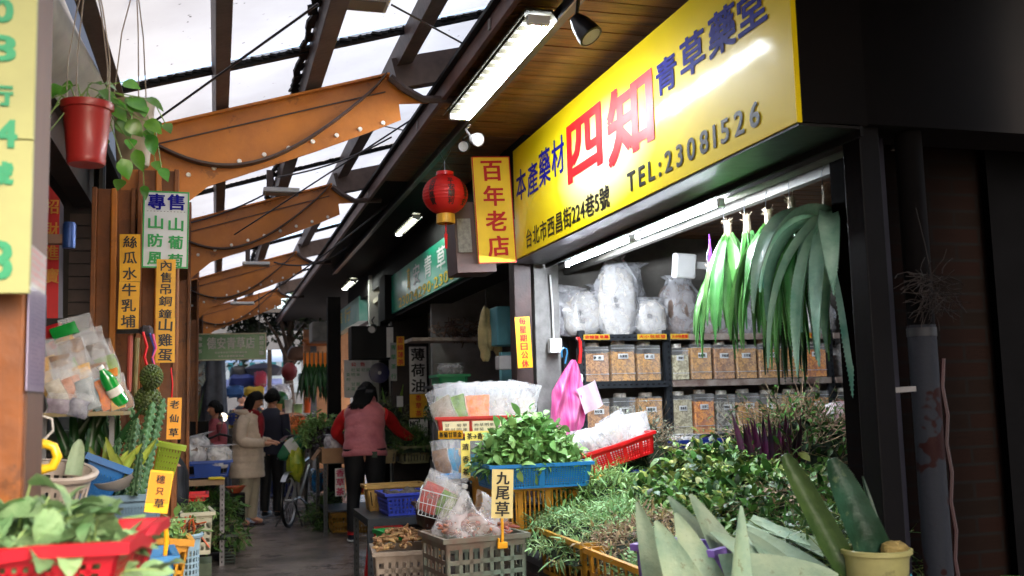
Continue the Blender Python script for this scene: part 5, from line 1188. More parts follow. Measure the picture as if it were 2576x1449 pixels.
# table two with the blue crate
tx = at(1015, 1295, 7.0); table('side_table', 'low dark table with the violet blue crate', tx.x-.27, tx.x+.45, 6.85, 7.6, tx.z, M_shelf)
crate('produce_crate', 'violet blue crate of dark stones on the low table', 'crate', (tx.x+.02, 7.1, tx.z+.002), .32, .34, .15, mat('crate_violet', '3040A8', .45, .15, 6), .05, nx=10, nz=4, bars=.4, rim=.014)
random.seed(83); mb = MB()
for i in range(26): mb.blob((tx.x+.02+U(-.13, .13), 7.1+U(-.13, .13), tx.z+.12+U(0, .03)), (U(.02, .045), U(.02, .04), U(.015, .03)), 8, .3, 3, i)
o = mb.build('dark_chunks', mat('chunks', '5C534C', .8, .3, 20, .4)); tag(o, 'brown grey chunks filling the violet blue crate', 'roots', None, 'stuff')
crate('produce_crate', 'yellow edged wooden crate behind the violet blue crate', 'crate', (tx.x-.0, 7.42, tx.z+.002), .42, .2, .18, mat('crate_wood', 'A8803A', .6, .2, 6), 0, nx=6, nz=1, bars=.9)
o = crate('green_box', 'small green tray on the floor by the table leg', 'tray', (at(980, 1365, 6.5).x, 6.5, at(980, 1362, 6.5).z), .12, .2, .07, mat('tray_leaf', '158A3E', .4, .1), .2, nx=3, nz=1, bars=1)
t = thing('red_stool', 'red plastic stool under the low table', 'stool', (at(1000, 1310, 7.9).x-.05, 8.1, 0)); mb = MB(); mb.box((0, 0, .38), (.28, .28, .03)); mb.build('seat', m_rc, t, smooth=False, bevel=.01)
for a in (-1, 1):
    for b_ in (-1, 1): mb = MB(); mb.bar((a*.11, b_*.11, .37), (a*.15, b_*.15, 0), .035); mb.build('leg', m_rc, t, smooth=False)
# table three behind the vest woman
x0, x1 = at(815, 1170, 10.8).x, at(1092, 1170, 10.8).x
table('herb_table', 'dark slotted steel table where the woman in the vest is reaching', x0, x1+.5, 10.85, 11.7, .80, M_shelf, shelf=.25)
def cr2(x0, y0, x1, y1, Y, label, m, nx=6, nz=1, bars=.6, d=.4, rz=0, name='produce_crate', **k):
    c, w_, h = rect(x0, y0, x1, y1, Y); crate(name, label, 'crate', (c.x, Y+d/2, c.z-h/2), w_, d, h, m, rz, nx=nx, nz=nz, bars=bars, **k); return (c.x, Y+d/2, c.z+h/2), w_
p_, w_ = cr2(1010, 1122, 1084, 1166, 10.6, 'olive beige crate of feathery herbs at the right of the vest', mat('crate_olive', '8E8A62', .55, .2, 6), 8, 1, .7)
herb_heap('herb_heap', 'feathery dark green herb mound in the olive beige crate', 'herbs', (p_[0], p_[1], p_[2]-.05), w_*.52, .22, .22, 330, [m_h3, m_stem, m_under], .045, .009, 8, .15, 1, 0, .4, .8, seed=84)
p_, w_ = cr2(955, 1132, 998, 1166, 10.75, 'beige box with printed side just right of the vest', mat('crate_sand', 'A8946C', .6, .2, 6), 3, 1, 1)
herb_heap('herb_heap', 'grey green herb pile behind the right arm of the vest woman', 'herbs', (at(980, 1110, 11.2).x, 11.3, .95), .3, .25, .42, 260, [MATS['grey_herb'], m_stem, m_under], .05, .01, 8, .2, 1, 0, .3, .9, seed=85)
c, w_, h = rect(812, 1128, 868, 1166, 10.7)
t = thing('cardboard_box', 'open cardboard box at the left end of the table', 'box', (c.x, 10.95, c.z-h/2+.0)); m_cb = mat('cardboard', 'A07A58', .8, .15, 5)
mb = MB()
for (cx, cy, a, b_) in ((0, -.18, w_, .005), (0, .18, w_, .005), (-w_/2, 0, .005, .36), (w_/2, 0, .005, .36)): mb.box((cx, cy, h/2), (a, b_, h))
mb.build('carton', m_cb, t, smooth=False)
mb = MB(); mb.box((-w_/2-.05, 0, h*.55), (.13, .34, .005), (0, -.95, 0)); mb.build('flap', m_cb, t, smooth=False)
bag(818, 1092, 862, 1138, 10.85, 'lilac tinted plastic bag in the cardboard box', mat('bag_lilac', 'A898AC', .6, .3, 14, .8), .6, .7, 92, full=.85, group=None, fm=m_film2)
cr2(790, 1118, 836, 1150, 11.6, 'dark planter crate with bright herbs left of the cardboard box', M_shelf, 5, 1, 1, .5)
herb_heap('herb_heap', 'bright green bushy herbs above the dark planter', 'herbs', (at(812, 1110, 12).x, 12.0, at(812, 1118, 12).z), .26, .3, .25, 300, [m_h1, m_stem, m_under], .07, .02, 7, .22, 0, 0, .4, 1.0, seed=86)
herb_heap('herb_heap', 'dark purple tinged herbs next to the bright ones', 'herbs', (at(835, 1120, 11.6).x, 11.6, at(835, 1130, 11.6).z), .16, .2, .18, 160, [mat('herb_purple', '33202E', .5, .3, rnd=.3), m_stem, m_under], .05, .02, 7, .16, 0, 0, .4, 1.0, seed=87)
vsign(843, 1178, 868, 1248, 10.7, 'white slip with pink characters hanging from the table edge', '香草茶', M_wp, mat('print_pink', 'C0305A', .5, .1), .003)
vsign(890, 1185, 918, 1245, 10.9, 'orange yellow slip seen between the legs of the vest woman', '特價', M_yel, M_red, .002)
cr2(835, 1290, 880, 1340, 11.0, 'yellow crate on the floor under the steel table, left', m_yc2, 5, 2, .4, .4)
cr2(895, 1285, 945, 1340, 11.0, 'yellow crate on the floor under the steel table, behind the legs', m_yc2, 5, 2, .4, .4)
herb_heap('plant_mass', 'dark leafy plants crowding the floor beside the bicycle', 'plants', (at(818, 1290, 11.8).x, 11.9, .02), .13, .5, .26, 260, [m_h3, m_stem, m_under], .07, .014, 7, .22, 1, 0, .5, .8, seed=88)
bag(785, 1180, 815, 1240, 11.9, 'blue plastic bag under the planter', mat('bag_blue', '1E5A94', .4, .3, 10, .6), .6, .8, 93, full=.85, group=None, fm=film('film_blue', '3A8AC8', .5, .2, .8, 16))
# tall green plants behind woman
t = thing('potted_cactus', 'tall narrow bright green cactus between woman and post', 'plant', (at(985, 1080, 11.3).x, 11.3, .9)); random.seed(89)
for i in range(8): mb = MB(); blade(mb, (U(-.06, .06), U(-.05, .05), 0), (U(-.25, .25), U(-.2, .2), 1), U(.45, .75), .05, .02, (0, 0, -1), .1, (U(-1, 1), -1, 0), 8, cup=.3, base=1); mb.build('stem', mat('cactus_bright', '6A9A2E', .5, .3, 8, rnd=.3), t)
# ================= far hanging aloe, orange cloth, boxes =================
random.seed(90)
for i in range(7):
    px = 768+i*11; q = at(px, 915, 12.9+.25*(i % 3)); t = thing('hanging_aloe', '%s of the dark aloe bunches hanging by the far black post, counted from the left' % ORD[i].capitalize(), 'aloe', q, 0, 'dark aloe bunches hanging far down the alley')
    for k in range(9):
        a = k/9*6.28; mb = MB(); blade(mb, (0, 0, 0), (math.cos(a)*.35, math.sin(a)*.35, -1), U(.36, .55), .05, .015, (0, 0, -1), .8, (math.cos(a), math.sin(a), .6), 6, cup=.3, base=.6); mb.build('leaf', m_ald, t)
    mb = MB(); mb.tube([(0, 0, -.02), (0, 0, .16)], .012, 6); mb.build('root_stub', mat('stub_brown', '7A5A3C', .8, .3), t)
c, w_, h = rect(774, 893, 846, 930, 15.2); t = thing('orange_cloth', 'glowing orange cloth behind the far hanging aloe', 'cloth', c)
m_or = mat('orange_cloth', 'E8822A', .8, .2, 3, trans=.5)
mb = MB(); mb.grid(lambda a, b: V(((a-.5)*w_*1.3, .04*math.sin(a*16), (b-.5)*h*1.3)), 30, 3); mb.build('cloth', m_or, t)
c, w_, h = rect(765, 812, 850, 862, 15.0); t = thing('air_unit', 'grey boxy unit hanging above the far aloe', 'box', c); mb = MB(); mb.box((0, 0, 0), (w_*.62, .5, h)); mb.build('case', mat('unit_grey', '6E6862', .6, .3), t, smooth=False, bevel=.02)
# ================= distant counter =================
t = thing('display_counter', 'pale counter shelf with cups and a melon behind the woman in the beige coat', 'counter', (at(735, 1045, 15.5).x, 15.5, 0)); zc = at(735, 1043, 15.5).z
mb = MB(); mb.box((0, 0, zc), (.62, .5, .04)); mb.build('counter_top', M_lgray, t, smooth=False); mb = MB(); mb.box((0, .1, zc/2), (.6, .3, zc-.04)); mb.build('counter_body', mat('counter_dark', '4A4038', .7, .3), t, smooth=False)
cx = at(735, 1045, 15.5).x
for i, (dx, r_, h_, c_, lb, nm_) in enumerate([(-.22, .07, .14, 'C88A4A', 'orange brown tub leftmost on the far counter', 'tub'), (-.06, .06, .20, 'E0DED4', 'tall white bucket on the far counter', 'bucket'), (.08, .07, .13, '9CB87A', 'pale green tub on the far counter', 'tub'), (.22, .05, .22, 'E05A20', 'orange red bottle at the right of the far counter', 'bottle')]):
    mb = MB(); mb.lathe([(.001, 0), (r_*.85, 0), (r_, h_), (r_*1.06, h_+.005), (.001, h_+.01)], 16); o = mb.build(nm_, mat('cup%d' % i, c_, .5, .15)); o.location = (cx+dx, 15.4, zc+.02); tag(o, lb, nm_)
mb = MB(); mb.blob((0, 0, 0), (.13, .13, .15), 18, .04); o = mb.build('watermelon', mat('melon_green', '1E5A24', .35, .4, 9, stretch=(3, 3, .5))); o.location = at(705, 1008, 16); tag(o, 'dark green melon hanging behind the far counter', 'melon')
random.seed(95); q = at(735, 1082, 13.6); t = thing('net_bag', 'big orange net bag of fruit beyond the bicycle', 'net bag', (q.x, 13.7, q.z-.2))
mb = MB()
for i in range(110): mb.blob((U(-.24, .24), U(-.18, .12), .05+U(0, 1)*.28*(1-random.random()**2*.3)), (.045, .045, .043), 8, .05, 2, i)
mb.build('oranges', mat('orange_fruit', 'D8701C', .5, .2, 9, rnd=.3), t)
mb = MB(); mb.blob((0, 0, .18), (.30, .24, .25), 22, .08, 3, 5, flat=-.8); mb.build('net', film('net_orange', 'E07A2A', .4, .5, .8, 40), t, angle=80)
cr2(690, 1110, 770, 1160, 13.5, 'green and yellow crate under the orange net bag', mat('crate_gy', '6E7A20', .5, .3, 3), 6, 2, .4, .4)
cr2(690, 1160, 770, 1215, 13.5, 'olive crate lowest under the net bag', mat('crate_gy2', '4A4A2E', .5, .3, 3), 6, 2, .4, .4)
cr2(672, 1215, 745, 1250, 13.6, 'dark blue crate on the floor behind the beige coat', mat('crate_navy', '142C78', .5, .2, 6), 6, 2, .4, .4)
# ================= hanging green sign on the left =================
c, w_, h = rect(491, 838, 671, 906, 12.6)
gsn = sign('green_hanging_sign', 'grey green hanging shop board with white characters at the end of the alley', 'sign', c, w_, h, mat('board_sage', '5C9862', .45, .15, 2, c2='42764C', coat=.2), 0, math.radians(-.5), 0, .05, mat('frame_cream', 'C2BEA0', .5, .1), .016,
     texts=[('德安青草店', 0, .045, w_*.66, .14, M_wp, .003, False), ('德安青草茶行各種草藥批發', 0, -.07, w_*.45, .022, M_wp, .0005, False), ('本草元各種新鮮草藥', 0, -.115, w_*.36, .028, M_wp, .0005, False)])
for sx in (-1, 1):
    mb = MB()
    for i, ch in enumerate('青草茶' if sx < 0 else '歡迎光臨'): put_text(mb, ch, sx*w_*.43, .10-i*(.075 if sx < 0 else .06), .055, .05, .003, .001)
    mb.build('lettering', M_wp, gsn, smooth=False)
mb = MB(); mb.tube([(-w_*.4, .03, h/2), (-w_*.4, .03, h/2+.5)], .006, 5); mb.tube([(w_*.4, .03, h/2), (w_*.4, .03, h/2+.5)], .006, 5); mb.build('hanger', M_wire, gsn)
# grey tarpaulin and post
q = at(538, 1000, 13.5); t = thing('grey_tarpaulin', 'blue grey tarpaulin bundled round a post behind the scooter', 'tarpaulin', (q.x, 13.5, 0))
mb = MB(); H_ = at(538, 900, 13.5).z
mb.grid(lambda a, b: V((math.cos(a*2*PI)*(.12+.10*(1-b)+.02*math.sin(a*31)), math.sin(a*2*PI)*(.14+.02*math.sin(a*31)), .3+b*(H_-.3))), 60, 8, wrap=True); mb.build('folds', mat('tarp_grey', '5C5E6C', .6, .3, 5, .4, 10), t)
mb = MB(); mb.grid(lambda a, b: V((-.32+.3*a*(1-b)+.02*math.sin(a*20), -.1, H_-.05-1.0*b*(1-.3*a))), 20, 8); mb.build('clear_sheet', film('tarp_blue', '8AA8B8', .45, .2, .9, 8), t)
mb = MB(); mb.grid(lambda a, b: V((.05+.28*a*b+.02*math.sin(a*18), -.2, H_-.55-.9*b)), 16, 8); mb.build('olive_cloth', mat('tarp_olive', '5E5C50', .7, .3, 6, .3), t)
# scooter handlebar and mirrors
q = at(520, 1090, 12.6); sx_ = q.x; t = thing('scooter', 'parked scooter with two round mirrors at the left of the alley', 'scooter', (sx_, 12.6, 0), 0)
M_scb = mat('scooter_black', '14151A', .3, .2, coat=.5)
mb = MB(); mb.loft = None
mb.blob((0, .0, .62), (.20, .22, .36), 16, .12, 2, 4); mb.build('front_shield', M_scb, t)
mb = MB(); mb.blob((.0, .5, .72), (.16, .42, .10), 14, .08, 2, 6); mb.build('saddle', M_blackpl, t)
mb = MB(); mb.blob((.0, .55, .5), (.2, .45, .2), 14, .1, 2, 7); mb.build('rear_body', mat('scooter_grey', '3A3C42', .3, .2, coat=.4), t)
mb = MB(); mb.tube([(-.32, -.05, 1.02), (-.15, 0, 1.06), (0, 0, 1.0), (.15, 0, 1.06), (.32, -.05, 1.02)], .015, 8); mb.build('handlebar', M_blackpl, t)
for s_ in (-.12, .14):
    mr_ = MB(); mr_.tube([(s_, 0, 1.05), (s_*1.25, 0, 1.16), (s_*1.3, -.02, 1.22)], .007, 6); arm_ = mr_.build('mirror_arm', M_steel, t)
    mb = MB(); mb.lathe([(.001, -.012), (.055, -.01), (.058, 0), (.05, .014), (.001, .016)], 20, (s_*1.35, -.02, 1.26), (PI/2, 0, 0)); mb.build('mirror', mat('mirror_glass', 'E8E8EA', .05, .02, metal=1.0), t)
for yw in (-.1, 1.05):
    mb = MB(); mb.lathe([(.14, -.04), (.21, -.045), (.235, 0), (.21, .045), (.14, .04)], 24, (0, yw, .235), (0, PI/2, 0)); mb.build('wheel', M_blackpl, t)
mb = MB(); mb.lathe([(.001, 0), (.07, 0), (.08, -.02)], 20, (0, -.23, .78), (-PI/2, 0, 0)); mb.build('headlight', M_steel, t)
t = thing('spiky_plant', 'clump of narrow spiky leaves left of the scooter', 'plant', (at(490, 1060, 12).x, 12, at(490, 1060, 12).z)); random.seed(97)
for i in range(16): mb = MB(); blade(mb, (U(-.04, .04), U(-.04, .04), 0), (U(-.5, .4), U(-.4, .4), 1), U(.22, .38), .03, .008, (0, 0, -1), .3, (U(-1, 1), -1, 0), 6, cup=.3); mb.build('leaf', m_ald, t)
mb = MB(); mb.box((at(490, 1060, 12).x, 12, at(490, 1060, 12).z/2), (.3, .3, at(490, 1060, 12).z)); o = mb.build('plant_box', M_dark, smooth=False); tag(o, 'dark box under the spiky plant', 'box')
# ================= left mid table with blue crate =================
tl = at(555, 1425, Z=0); tz = at(520, 1207, 9.35).z
table('wood_top_table', 'slotted grey metal table with a light wooden top at the left of the aisle', tl.x-.62, tl.x+.03, 9.35, 10.2, tz, mat('table_wood', 'A88866', .6, .2, 5), mat('leg_grey', '8A8688', .5, .3, 9, metal=.3), shelf=None)
q = at(548, 1206, 9.3); mb = MB(); mb.tube([(-.08, 0, 0), (.03, 0, 0), (.06, 0, -.01)], [.012, .014, .01], 10); o = mb.build('yellow_grip', mat('grip_yellow', 'D8C020', .5, .1)); o.location = q+V((0, -.0, .012)); tag(o, 'yellow end grip on the wooden table edge', 'grip')
p_, w_ = cr2(462, 1160, 582, 1202, 9.4, 'dark blue crate with bright corners on the wooden topped table', mat('crate_blue2', '16449A', .45, .2, 6), 3, 1, 1, .4)
bag(455, 1096, 535, 1172, 9.45, 'pinkish clear bag of roots in the dark blue crate', m_fb, .7, .8, 94, full=.85, group=None, fm=m_film2, lean=-.2)
bag(520, 1120, 584, 1180, 9.4, 'whitish bag at the right end of the dark blue crate', mat('fill_cream2', 'B8AC9C', .8, .2, 12, .8), .7, .8, 96, full=.85, group=None, fm=m_film2)
cr2(425, 1160, 462, 1215, 8.9, 'darker blue crate end behind the seated person', mat('crate_navy', '142C78', .5, .2, 6), 3, 2, .6, .4)
p_, w_ = cr2(562, 1345, 594, 1430, 9.35, 'grey green slotted crate on the floor at the table leg', mat('crate_grng', '3E4A42', .6, .2, 6), 1, 7, .45, .4)
herb_heap('herb_heap', 'limp green leaves hanging out of the grey green crate', 'herbs', (p_[0]-.02, p_[1]-.1, p_[2]-.02), .10, .12, .14, 70, [m_h2, m_stemb, m_under], .06, .02, 5, .2, 0, 0, 1.6, .5, seed=98)
herb_heap('plant_mass', 'dark clump of leafy goods under the wooden topped table', 'plants', (at(520, 1300, 9.9).x, 9.95, .1), .28, .3, .5, 300, [m_h3, m_stem, m_under], .07, .02, 7, .2, 0, 0, .5, .9, seed=99)
q = at(592, 1225, 12.5); mb = MB(); mb.lathe([(.001, 0), (.05, .0), (.11, .07), (.12, .07)], 20); o = mb.build('terracotta_bowl', mat('terracotta', 'B4502E', .6, .2)); o.location = at(592, 1240, 11.3); tag(o, 'orange red bowl low beyond the table leg', 'bowl')
mb = MB(); mb.box(at(592, 1240, 11.3)-V((0, 0, .15)), (.2, .2, .29)); o = mb.build('low_block', M_dark, smooth=False); tag(o, 'dark block under the orange red bowl', 'block')
# ================= street beyond the alley =================
st = mat('far_facade', '3A3C42', .7, .4, .5, c2='222326'); 
t = thing('far_building', 'pale street building glimpsed beyond the end of the alley', 'building', (0, 40, 0))
mb = MB(); mb.box((0, -6, 2.2), (40, 4, 4.4)); mb.build('facade', st, t, smooth=False)
random.seed(100)
for k in range(14):
    for j in range(1):
        mb = MB(); mb.box((-14+k*2, -8.03, 2.4+j*2.7), (1.1, .06, 1.3)); mb.build('window', mat('far_window', '59636C', .2, .2), t, smooth=False)
c, w_, h = rect(556, 905, 700, 940, 24)
t = thing('market_canopy', 'white and blue scalloped stall canopy out in the street', 'canopy', (c.x, 24, c.z))
mb = MB(); mb.grid(lambda a, b: V(((a-.5)*w_*1.5, b*1.2, .1+.35*b)), 10, 2); mb.build('canopy_sheet', mat('canopy_white', 'D8E4EC', .6, .1, trans=.3), t)
mb = MB()
for k in range(16): x = -w_*.75+w_*1.5*k/16; mb.add([(x, -.01, .1), (x+w_*1.5/16, -.01, .1), (x+w_*1.5/16, -.01, -.05), (x+w_*.75/16, -.01, -.16), (x, -.01, -.05)], [(0, 1, 2, 3, 4)], k % 2)
mb.build('scalloped_edge', [mat('scallop_blue', '3E9AAA', .6, .1), MATS['canopy_white']], t, smooth=False)
mb = MB(); mb.box((0, .6, -.45), (w_*1.2, .05, .35)); mb.build('blue_cloth', mat('cloth_periwinkle', '8C9AD8', .6, .2), t, smooth=False)
for s_ in (-.7, .7): mb = MB(); mb.box((s_*w_, 0, -c.z/2+.05), (.05, .05, c.z+.1)); mb.build('pole', M_steel, t, smooth=False)
mb = MB(); mb.box((0, .5, -c.z+.45), (w_*1.3, .8, .9)); mb.build('stall_body', mat('stall_dark', '2A2A34', .7, .4, 3), t, smooth=False)
c, w_, h = rect(636, 916, 692, 940, 20)
t = thing('umbrella', 'dark grey open umbrella over the street crowd', 'umbrella', c); mb = MB()
mb.lathe([(.001, .12), (.2, .09), (.42, -.0), (w_*.52+.1, -.13)], 8, (0, 0, 0)); mb.build('cover', mat('umbrella_grey', '3A3C4A', .6, .2), t, angle=20)
mb = MB(); mb.tube([(0, 0, .15), (0, 0, -.75)], .012, 6); mb.build('shaft', M_steel, t)
t = thing('market_pole', 'brownish pole standing in front of the street crowd', 'pole', (at(678, 940, 17).x, 17, 0)); mb = MB(); mb.box((0, 0, 1.15), (.07, .07, 2.3)); mb.build('shaft', mat('pole_wood', '8A7A6A', .7, .2), t, smooth=False)
# tree
random.seed(101); q = at(725, 865, 21); t = thing('street_tree', 'dark leafy tree crown against the bright gap at the end of the alley', 'tree', (q.x, 21, 0))
mb = MB(); mb.tube([(0, 0, 0), (.05, 0, 1.2), (-.03, 0, 2.4), (.1, 0, 3.2)], [.13, .11, .09, .05], 10)
for i in range(9): a = U(0, 6.28); mb.tube([(0, 0, 2+i*.12), (math.cos(a)*.5, math.sin(a)*.5, 2.5+i*.14), (math.cos(a)*1.0, math.sin(a)*1.0, 2.7+i*.2)], [.05, .035, .015], 6)
mb.build('trunk', mat('bark', '3A2E26', .9, .3, 12, .5), t)
mb = MB()
for k in range(26):
    cc = V((U(-1.1, 1.1), U(-.9, .9), 2.35+U(0, 1.9)))
    for i in range(60):
        p = cc+rdir()*U(.05, .38); leaf(mb, p, rdir(-.2), rdir(), U(.10, .2), U(.05, .1), .5, seg=2)
mb.build('crown', mat('tree_leaf', '22341C', .6, .3, rnd=.4, trans=.15), t)
cr2(568, 1040, 600, 1060, 18, 'blue crate on the street stall far behind the coat woman', mat('crate_navy', '142C78', .5, .2, 6), 3, 2, .6, .4)
t = thing('street_goods_stall', 'dark stall of mixed goods at the mouth of the alley', 'stall', (at(605, 1060, 18.5).x, 18.5, 0)); mb = MB(); mb.box((0, 0, .5), (1.3, .8, 1.0)); mb.build('counter', mat('stall_brown', '3C342C', .7, .4, 4), t, smooth=False)
mb = MB(); random.seed(102)
for i in range(60): mb.box((U(-.6, .6), U(-.35, .35), 1.02+U(0, .25)), (U(.05, .18), U(.05, .15), U(.04, .12)), (0, 0, U(0, 3)), i % 3)
mb.build('goods', [mat('g1', 'B89A2A', .6, .2), mat('g2', '1E2E6A', .6, .2), mat('g3', '4A4A44', .6, .2)], t, smooth=False, kind='stuff')
c, w_, h = rect(675, 985, 720, 1010, 19); bag(672, 965, 735, 1010, 18.5, 'grey green plastic sacks at the mouth of the alley', m_fg, .7, .8, 97, full=.9, group=None, fm=m_film)
q = at(728, 935, 15.8); mb = MB(); mb.lathe([(.001, .14), (.05, .135), (.11, .07), (.125, 0), (.11, -.07), (.05, -.135), (.001, -.14)], 20); o = mb.build('red_lantern', mat('lantern_far', '7A1E20', .6, .2)); o.location = q; tag(o, 'dark red round lantern far down the alley', 'lantern')
# ================= bicycle =================
w0 = at(727, 1328, Z=0); bk = thing('bicycle', 'silver and black bicycle on its stand in the aisle', 'bicycle', (w0.x, w0.y, 0), -.36)
M_al = mat('alloy', 'B0B2B6', .3, .15, metal=.7)
R_ = .30
def wheel(y):
    mb = MB(); pr = []
    for k in range(13): a = 2*PI*k/12; pr.append((R_-.022+.022*math.cos(a), .02*math.sin(a)))
    mb.lathe(pr, 36, (0, y, R_), (0, PI/2, 0)); ty = mb.build('tyre', M_blackpl, bk)
    mb = MB(); mb.lathe([(R_-.045, -.012), (R_-.04, -.014), (R_-.04, .014), (R_-.045, .012), (R_-.045, -.012)], 36, (0, y, R_), (0, PI/2, 0)); mb.lathe([(.001, -.04), (.02, -.04), (.02, .04), (.001, .04)], 12, (0, y, R_), (0, PI/2, 0))
    for k in range(20):
        a = 2*PI*k/20; mb.tube([((-1)**k*.03, y, R_), (0, y+math.cos(a)*(R_-.04), R_+math.sin(a)*(R_-.04))], .0014, 3)
    mb.build('rim', M_al, bk, smooth=False)
wheel(.0); wheel(.98)
mb = MB()
for a, b_ in (((0, 0, R_), (0, .42, .30)), ((0, .42, .30), (0, .30, .78)), ((0, .32, .66), (0, .80, .74)), ((0, .42, .30), (0, .83, .66)), ((.04, .0, R_), (.01, .33, .62)), ((-.04, 0, R_), (-.01, .33, .62)), ((0, .79, .80), (0, .85, .6))): mb.tube([a, b_], .016, 8)
mb.tube([(0, .85, .6), (.045, .93, .5), (.045, .98, R_)], .012, 6); mb.tube([(0, .85, .6), (-.045, .93, .5), (-.045, .98, R_)], .012, 6)
mb.build('frame', M_al, bk)
mb = MB(); mb.blob((0, .27, .81), (.075, .13, .035), 14, .05, 2, 3); mb.build('saddle', M_blackpl, bk)
mb = MB(); mb.tube([(-.27, .74, 1.0), (-.12, .78, 1.02), (0, .78, .97), (.12, .78, 1.02), (.27, .74, 1.0)], .012, 8); mb.tube([(0, .78, .97), (0, .80, .78)], .014, 8); mb.build('handlebar', M_blackpl, bk)
mb = MB(); mb.grid(lambda a, b: V((math.sin((a-.5)*.5)*0+(a-.5)*.06, -.0+R_*1.08*math.cos(PI*(.25+.5*b)), R_+R_*1.1*math.sin(PI*(.25+.5*b)))), 2, 12); mb.build('mudguard', M_al, bk)
mb = MB(); mb.tube([(-.03, .1, .28), (-.16, .0, .01)], .009, 6); mb.tube([(.03, .1, .28), (.16, .0, .01)], .009, 6); mb.build('kick_stand', M_blackpl, bk)
mb = MB(); mb.tube([(0, .42, .30), (.09, .42, .22)], .01, 6); mb.box((.12, .42, .21), (.08, .08, .02)); mb.build('pedal', M_blackpl, bk)
q = at(752, 1118, 12.0); t = thing('folded_umbrella', 'green white and yellow folded umbrella lying across the bicycle handlebar', 'umbrella', q, (0, -.55, .2))
mb = MB(); mb.grid(lambda a, b: V((-.28+.42*b, math.cos(a*2*PI)*(.02+.05*math.sin(PI*b)), math.sin(a*2*PI)*(.03+.08*math.sin(PI*b))*(1+.2*math.sin(a*25)))), 36, 10, 0, wrap=True)
for i in range(len(mb.m)): mb.m[i] = [0, 1, 0, 2][(i % 10)//3] if (i % 10) < 12 else 0
mb.build('cover', [mat('umb_green', '146A44', .5, .2), M_wp, mat('umb_yellow', 'A8B82A', .5, .2)], t)
mb = MB(); mb.tube([(-.3, 0, 0), (.34, 0, .0)], .009, 6); mb.build('shaft', M_blackpl, t)
t = thing('bicycle_bag', 'yellow green plastic bag draped on the bicycle', 'bag', at(745, 1165, 11.95)); mb = MB(); mb.blob((0, 0, 0), (.10, .12, .19), 16, .35, 3, 9); mb.build('bag_body', mat('bag_lime', '5E8A22', .4, .4, 8, .5, c2='B8B83A'), t)
# ================= lantern =================
q = at(1120, 490, 6.0); t = thing('red_lantern', 'round red paper lantern with black characters and a gold fringe', 'lantern', q); rl_ = .142
m_ln = mat('lantern_red', 'D0201A', .55, .12, 3, trans=.35)
mb = MB(); pr = []
for k in range(33): a = PI*(.10+.80*k/32); pr.append((rl_*math.sin(a)*(1+.012*math.cos(k*PI)), rl_*.90*math.cos(a)))
mb.lathe(pr, 40); mb.build('paper_shade', m_ln, t)
mb = MB(); mb.lathe([(.043, rl_*.83), (.055, rl_*.87), (.055, rl_*1.02), (.048, rl_*1.02)], 24); mb.build('top_ring', m_rc, t)
mb = MB(); mb.lathe([(.042, -rl_*.85), (.058, -rl_*.88), (.060, -rl_*1.28), (.050, -rl_*1.3)], 24)
mb.build('gold_fringe', mat('gold', 'D8A030', .5, .3, 30, metal=.3, stretch=(1, 1, .1)), t)
mb = MB(); mb.tube([(0, 0, -rl_*.9), (0, 0, -rl_*1.75)], .004, 5); mb.tube([(0, 0, -rl_*1.75), (0, 0, -rl_*2.4)], [.011, .007], 8); mb.build('tassel', m_rc, t)
mb = MB(); mb.tube([(0, 0, rl_*1.0), (0, 0, rl_*1.5)], .003, 5); mb.tube([(-.045, 0, rl_*1.0), (0, 0, rl_*1.5), (.045, 0, rl_*1.0)], .0015, 4); mb.tube([(0, 0, rl_*1.5), (-.04, 0, rl_*2.0), (0, 0, rl_*2.3), (.04, 0, rl_*2.0), (0, 0, rl_*1.5)], .002, 4); mb.build('hanging_wire', M_steel, t)
mb = MB()
for i, s_ in enumerate(('風調雨順', '闔家平安', '合興財寶')):
    s_ = ['平安順利', '合家平安', '招財進寶'][i]
    for j, ch in enumerate(s_):
        m2 = MB(); put_text(m2, ch, 0, .066-.042*j, .040, .040, 0, .0012)
        ang = [0.05, .85, -.85][i]
        for p in m2.v:
            zz = max(-.9, min(.9, p.z/(rl_*.9))); r_ = rl_*math.sqrt(1-zz*zz)*1.012+.001-p.y; a = ang+p.x/rl_*1.0
            p.x, p.y = math.sin(a)*r_, -math.cos(a)*r_
        mb.add(m2.v, m2.f)
mb.build('lettering', M_ink, t, smooth=False)

# ================= more of the dim far end =================
fe = thing('peach_wall', 'warm peach coloured wall panel behind the far hanging aloe', 'wall', (at(822, 1000, 16.6).x, 16.6, 0)); mb = MB(); mb.box((0, 0, 1.3), (.75, .08, 2.6)); mb.build('panel', mat('peach_paint', 'B4825E', .8, .25, 2), fe, smooth=False)
mb = MB(); mb.box((-.22, -.06, 1.3), (.1, .06, 2.6)); mb.build('frame_strip', mat('frame_grey', '5A5C62', .5, .2), fe, smooth=False)
ev = thing('end_shelter', 'dark low roof added to shade the street stalls at the end of the alley', 'roof', (0, 0, 0)); mb = MB(); mb.box((.6, 21.5, 3.35), (6, 4.0, .08), (.08, 0, 0)); mb.build('cover', mat('shelter_dark', '2A2624', .8, .3), ev, smooth=False)  # dark cover added to keep sky light off the far end
for x in (-1.9, 3.2): mb = MB(); mb.box((x, 20.5, 1.6), (.08, .08, 3.3)); mb.build('post', M_brownsteel, ev, smooth=False)
random.seed(300)
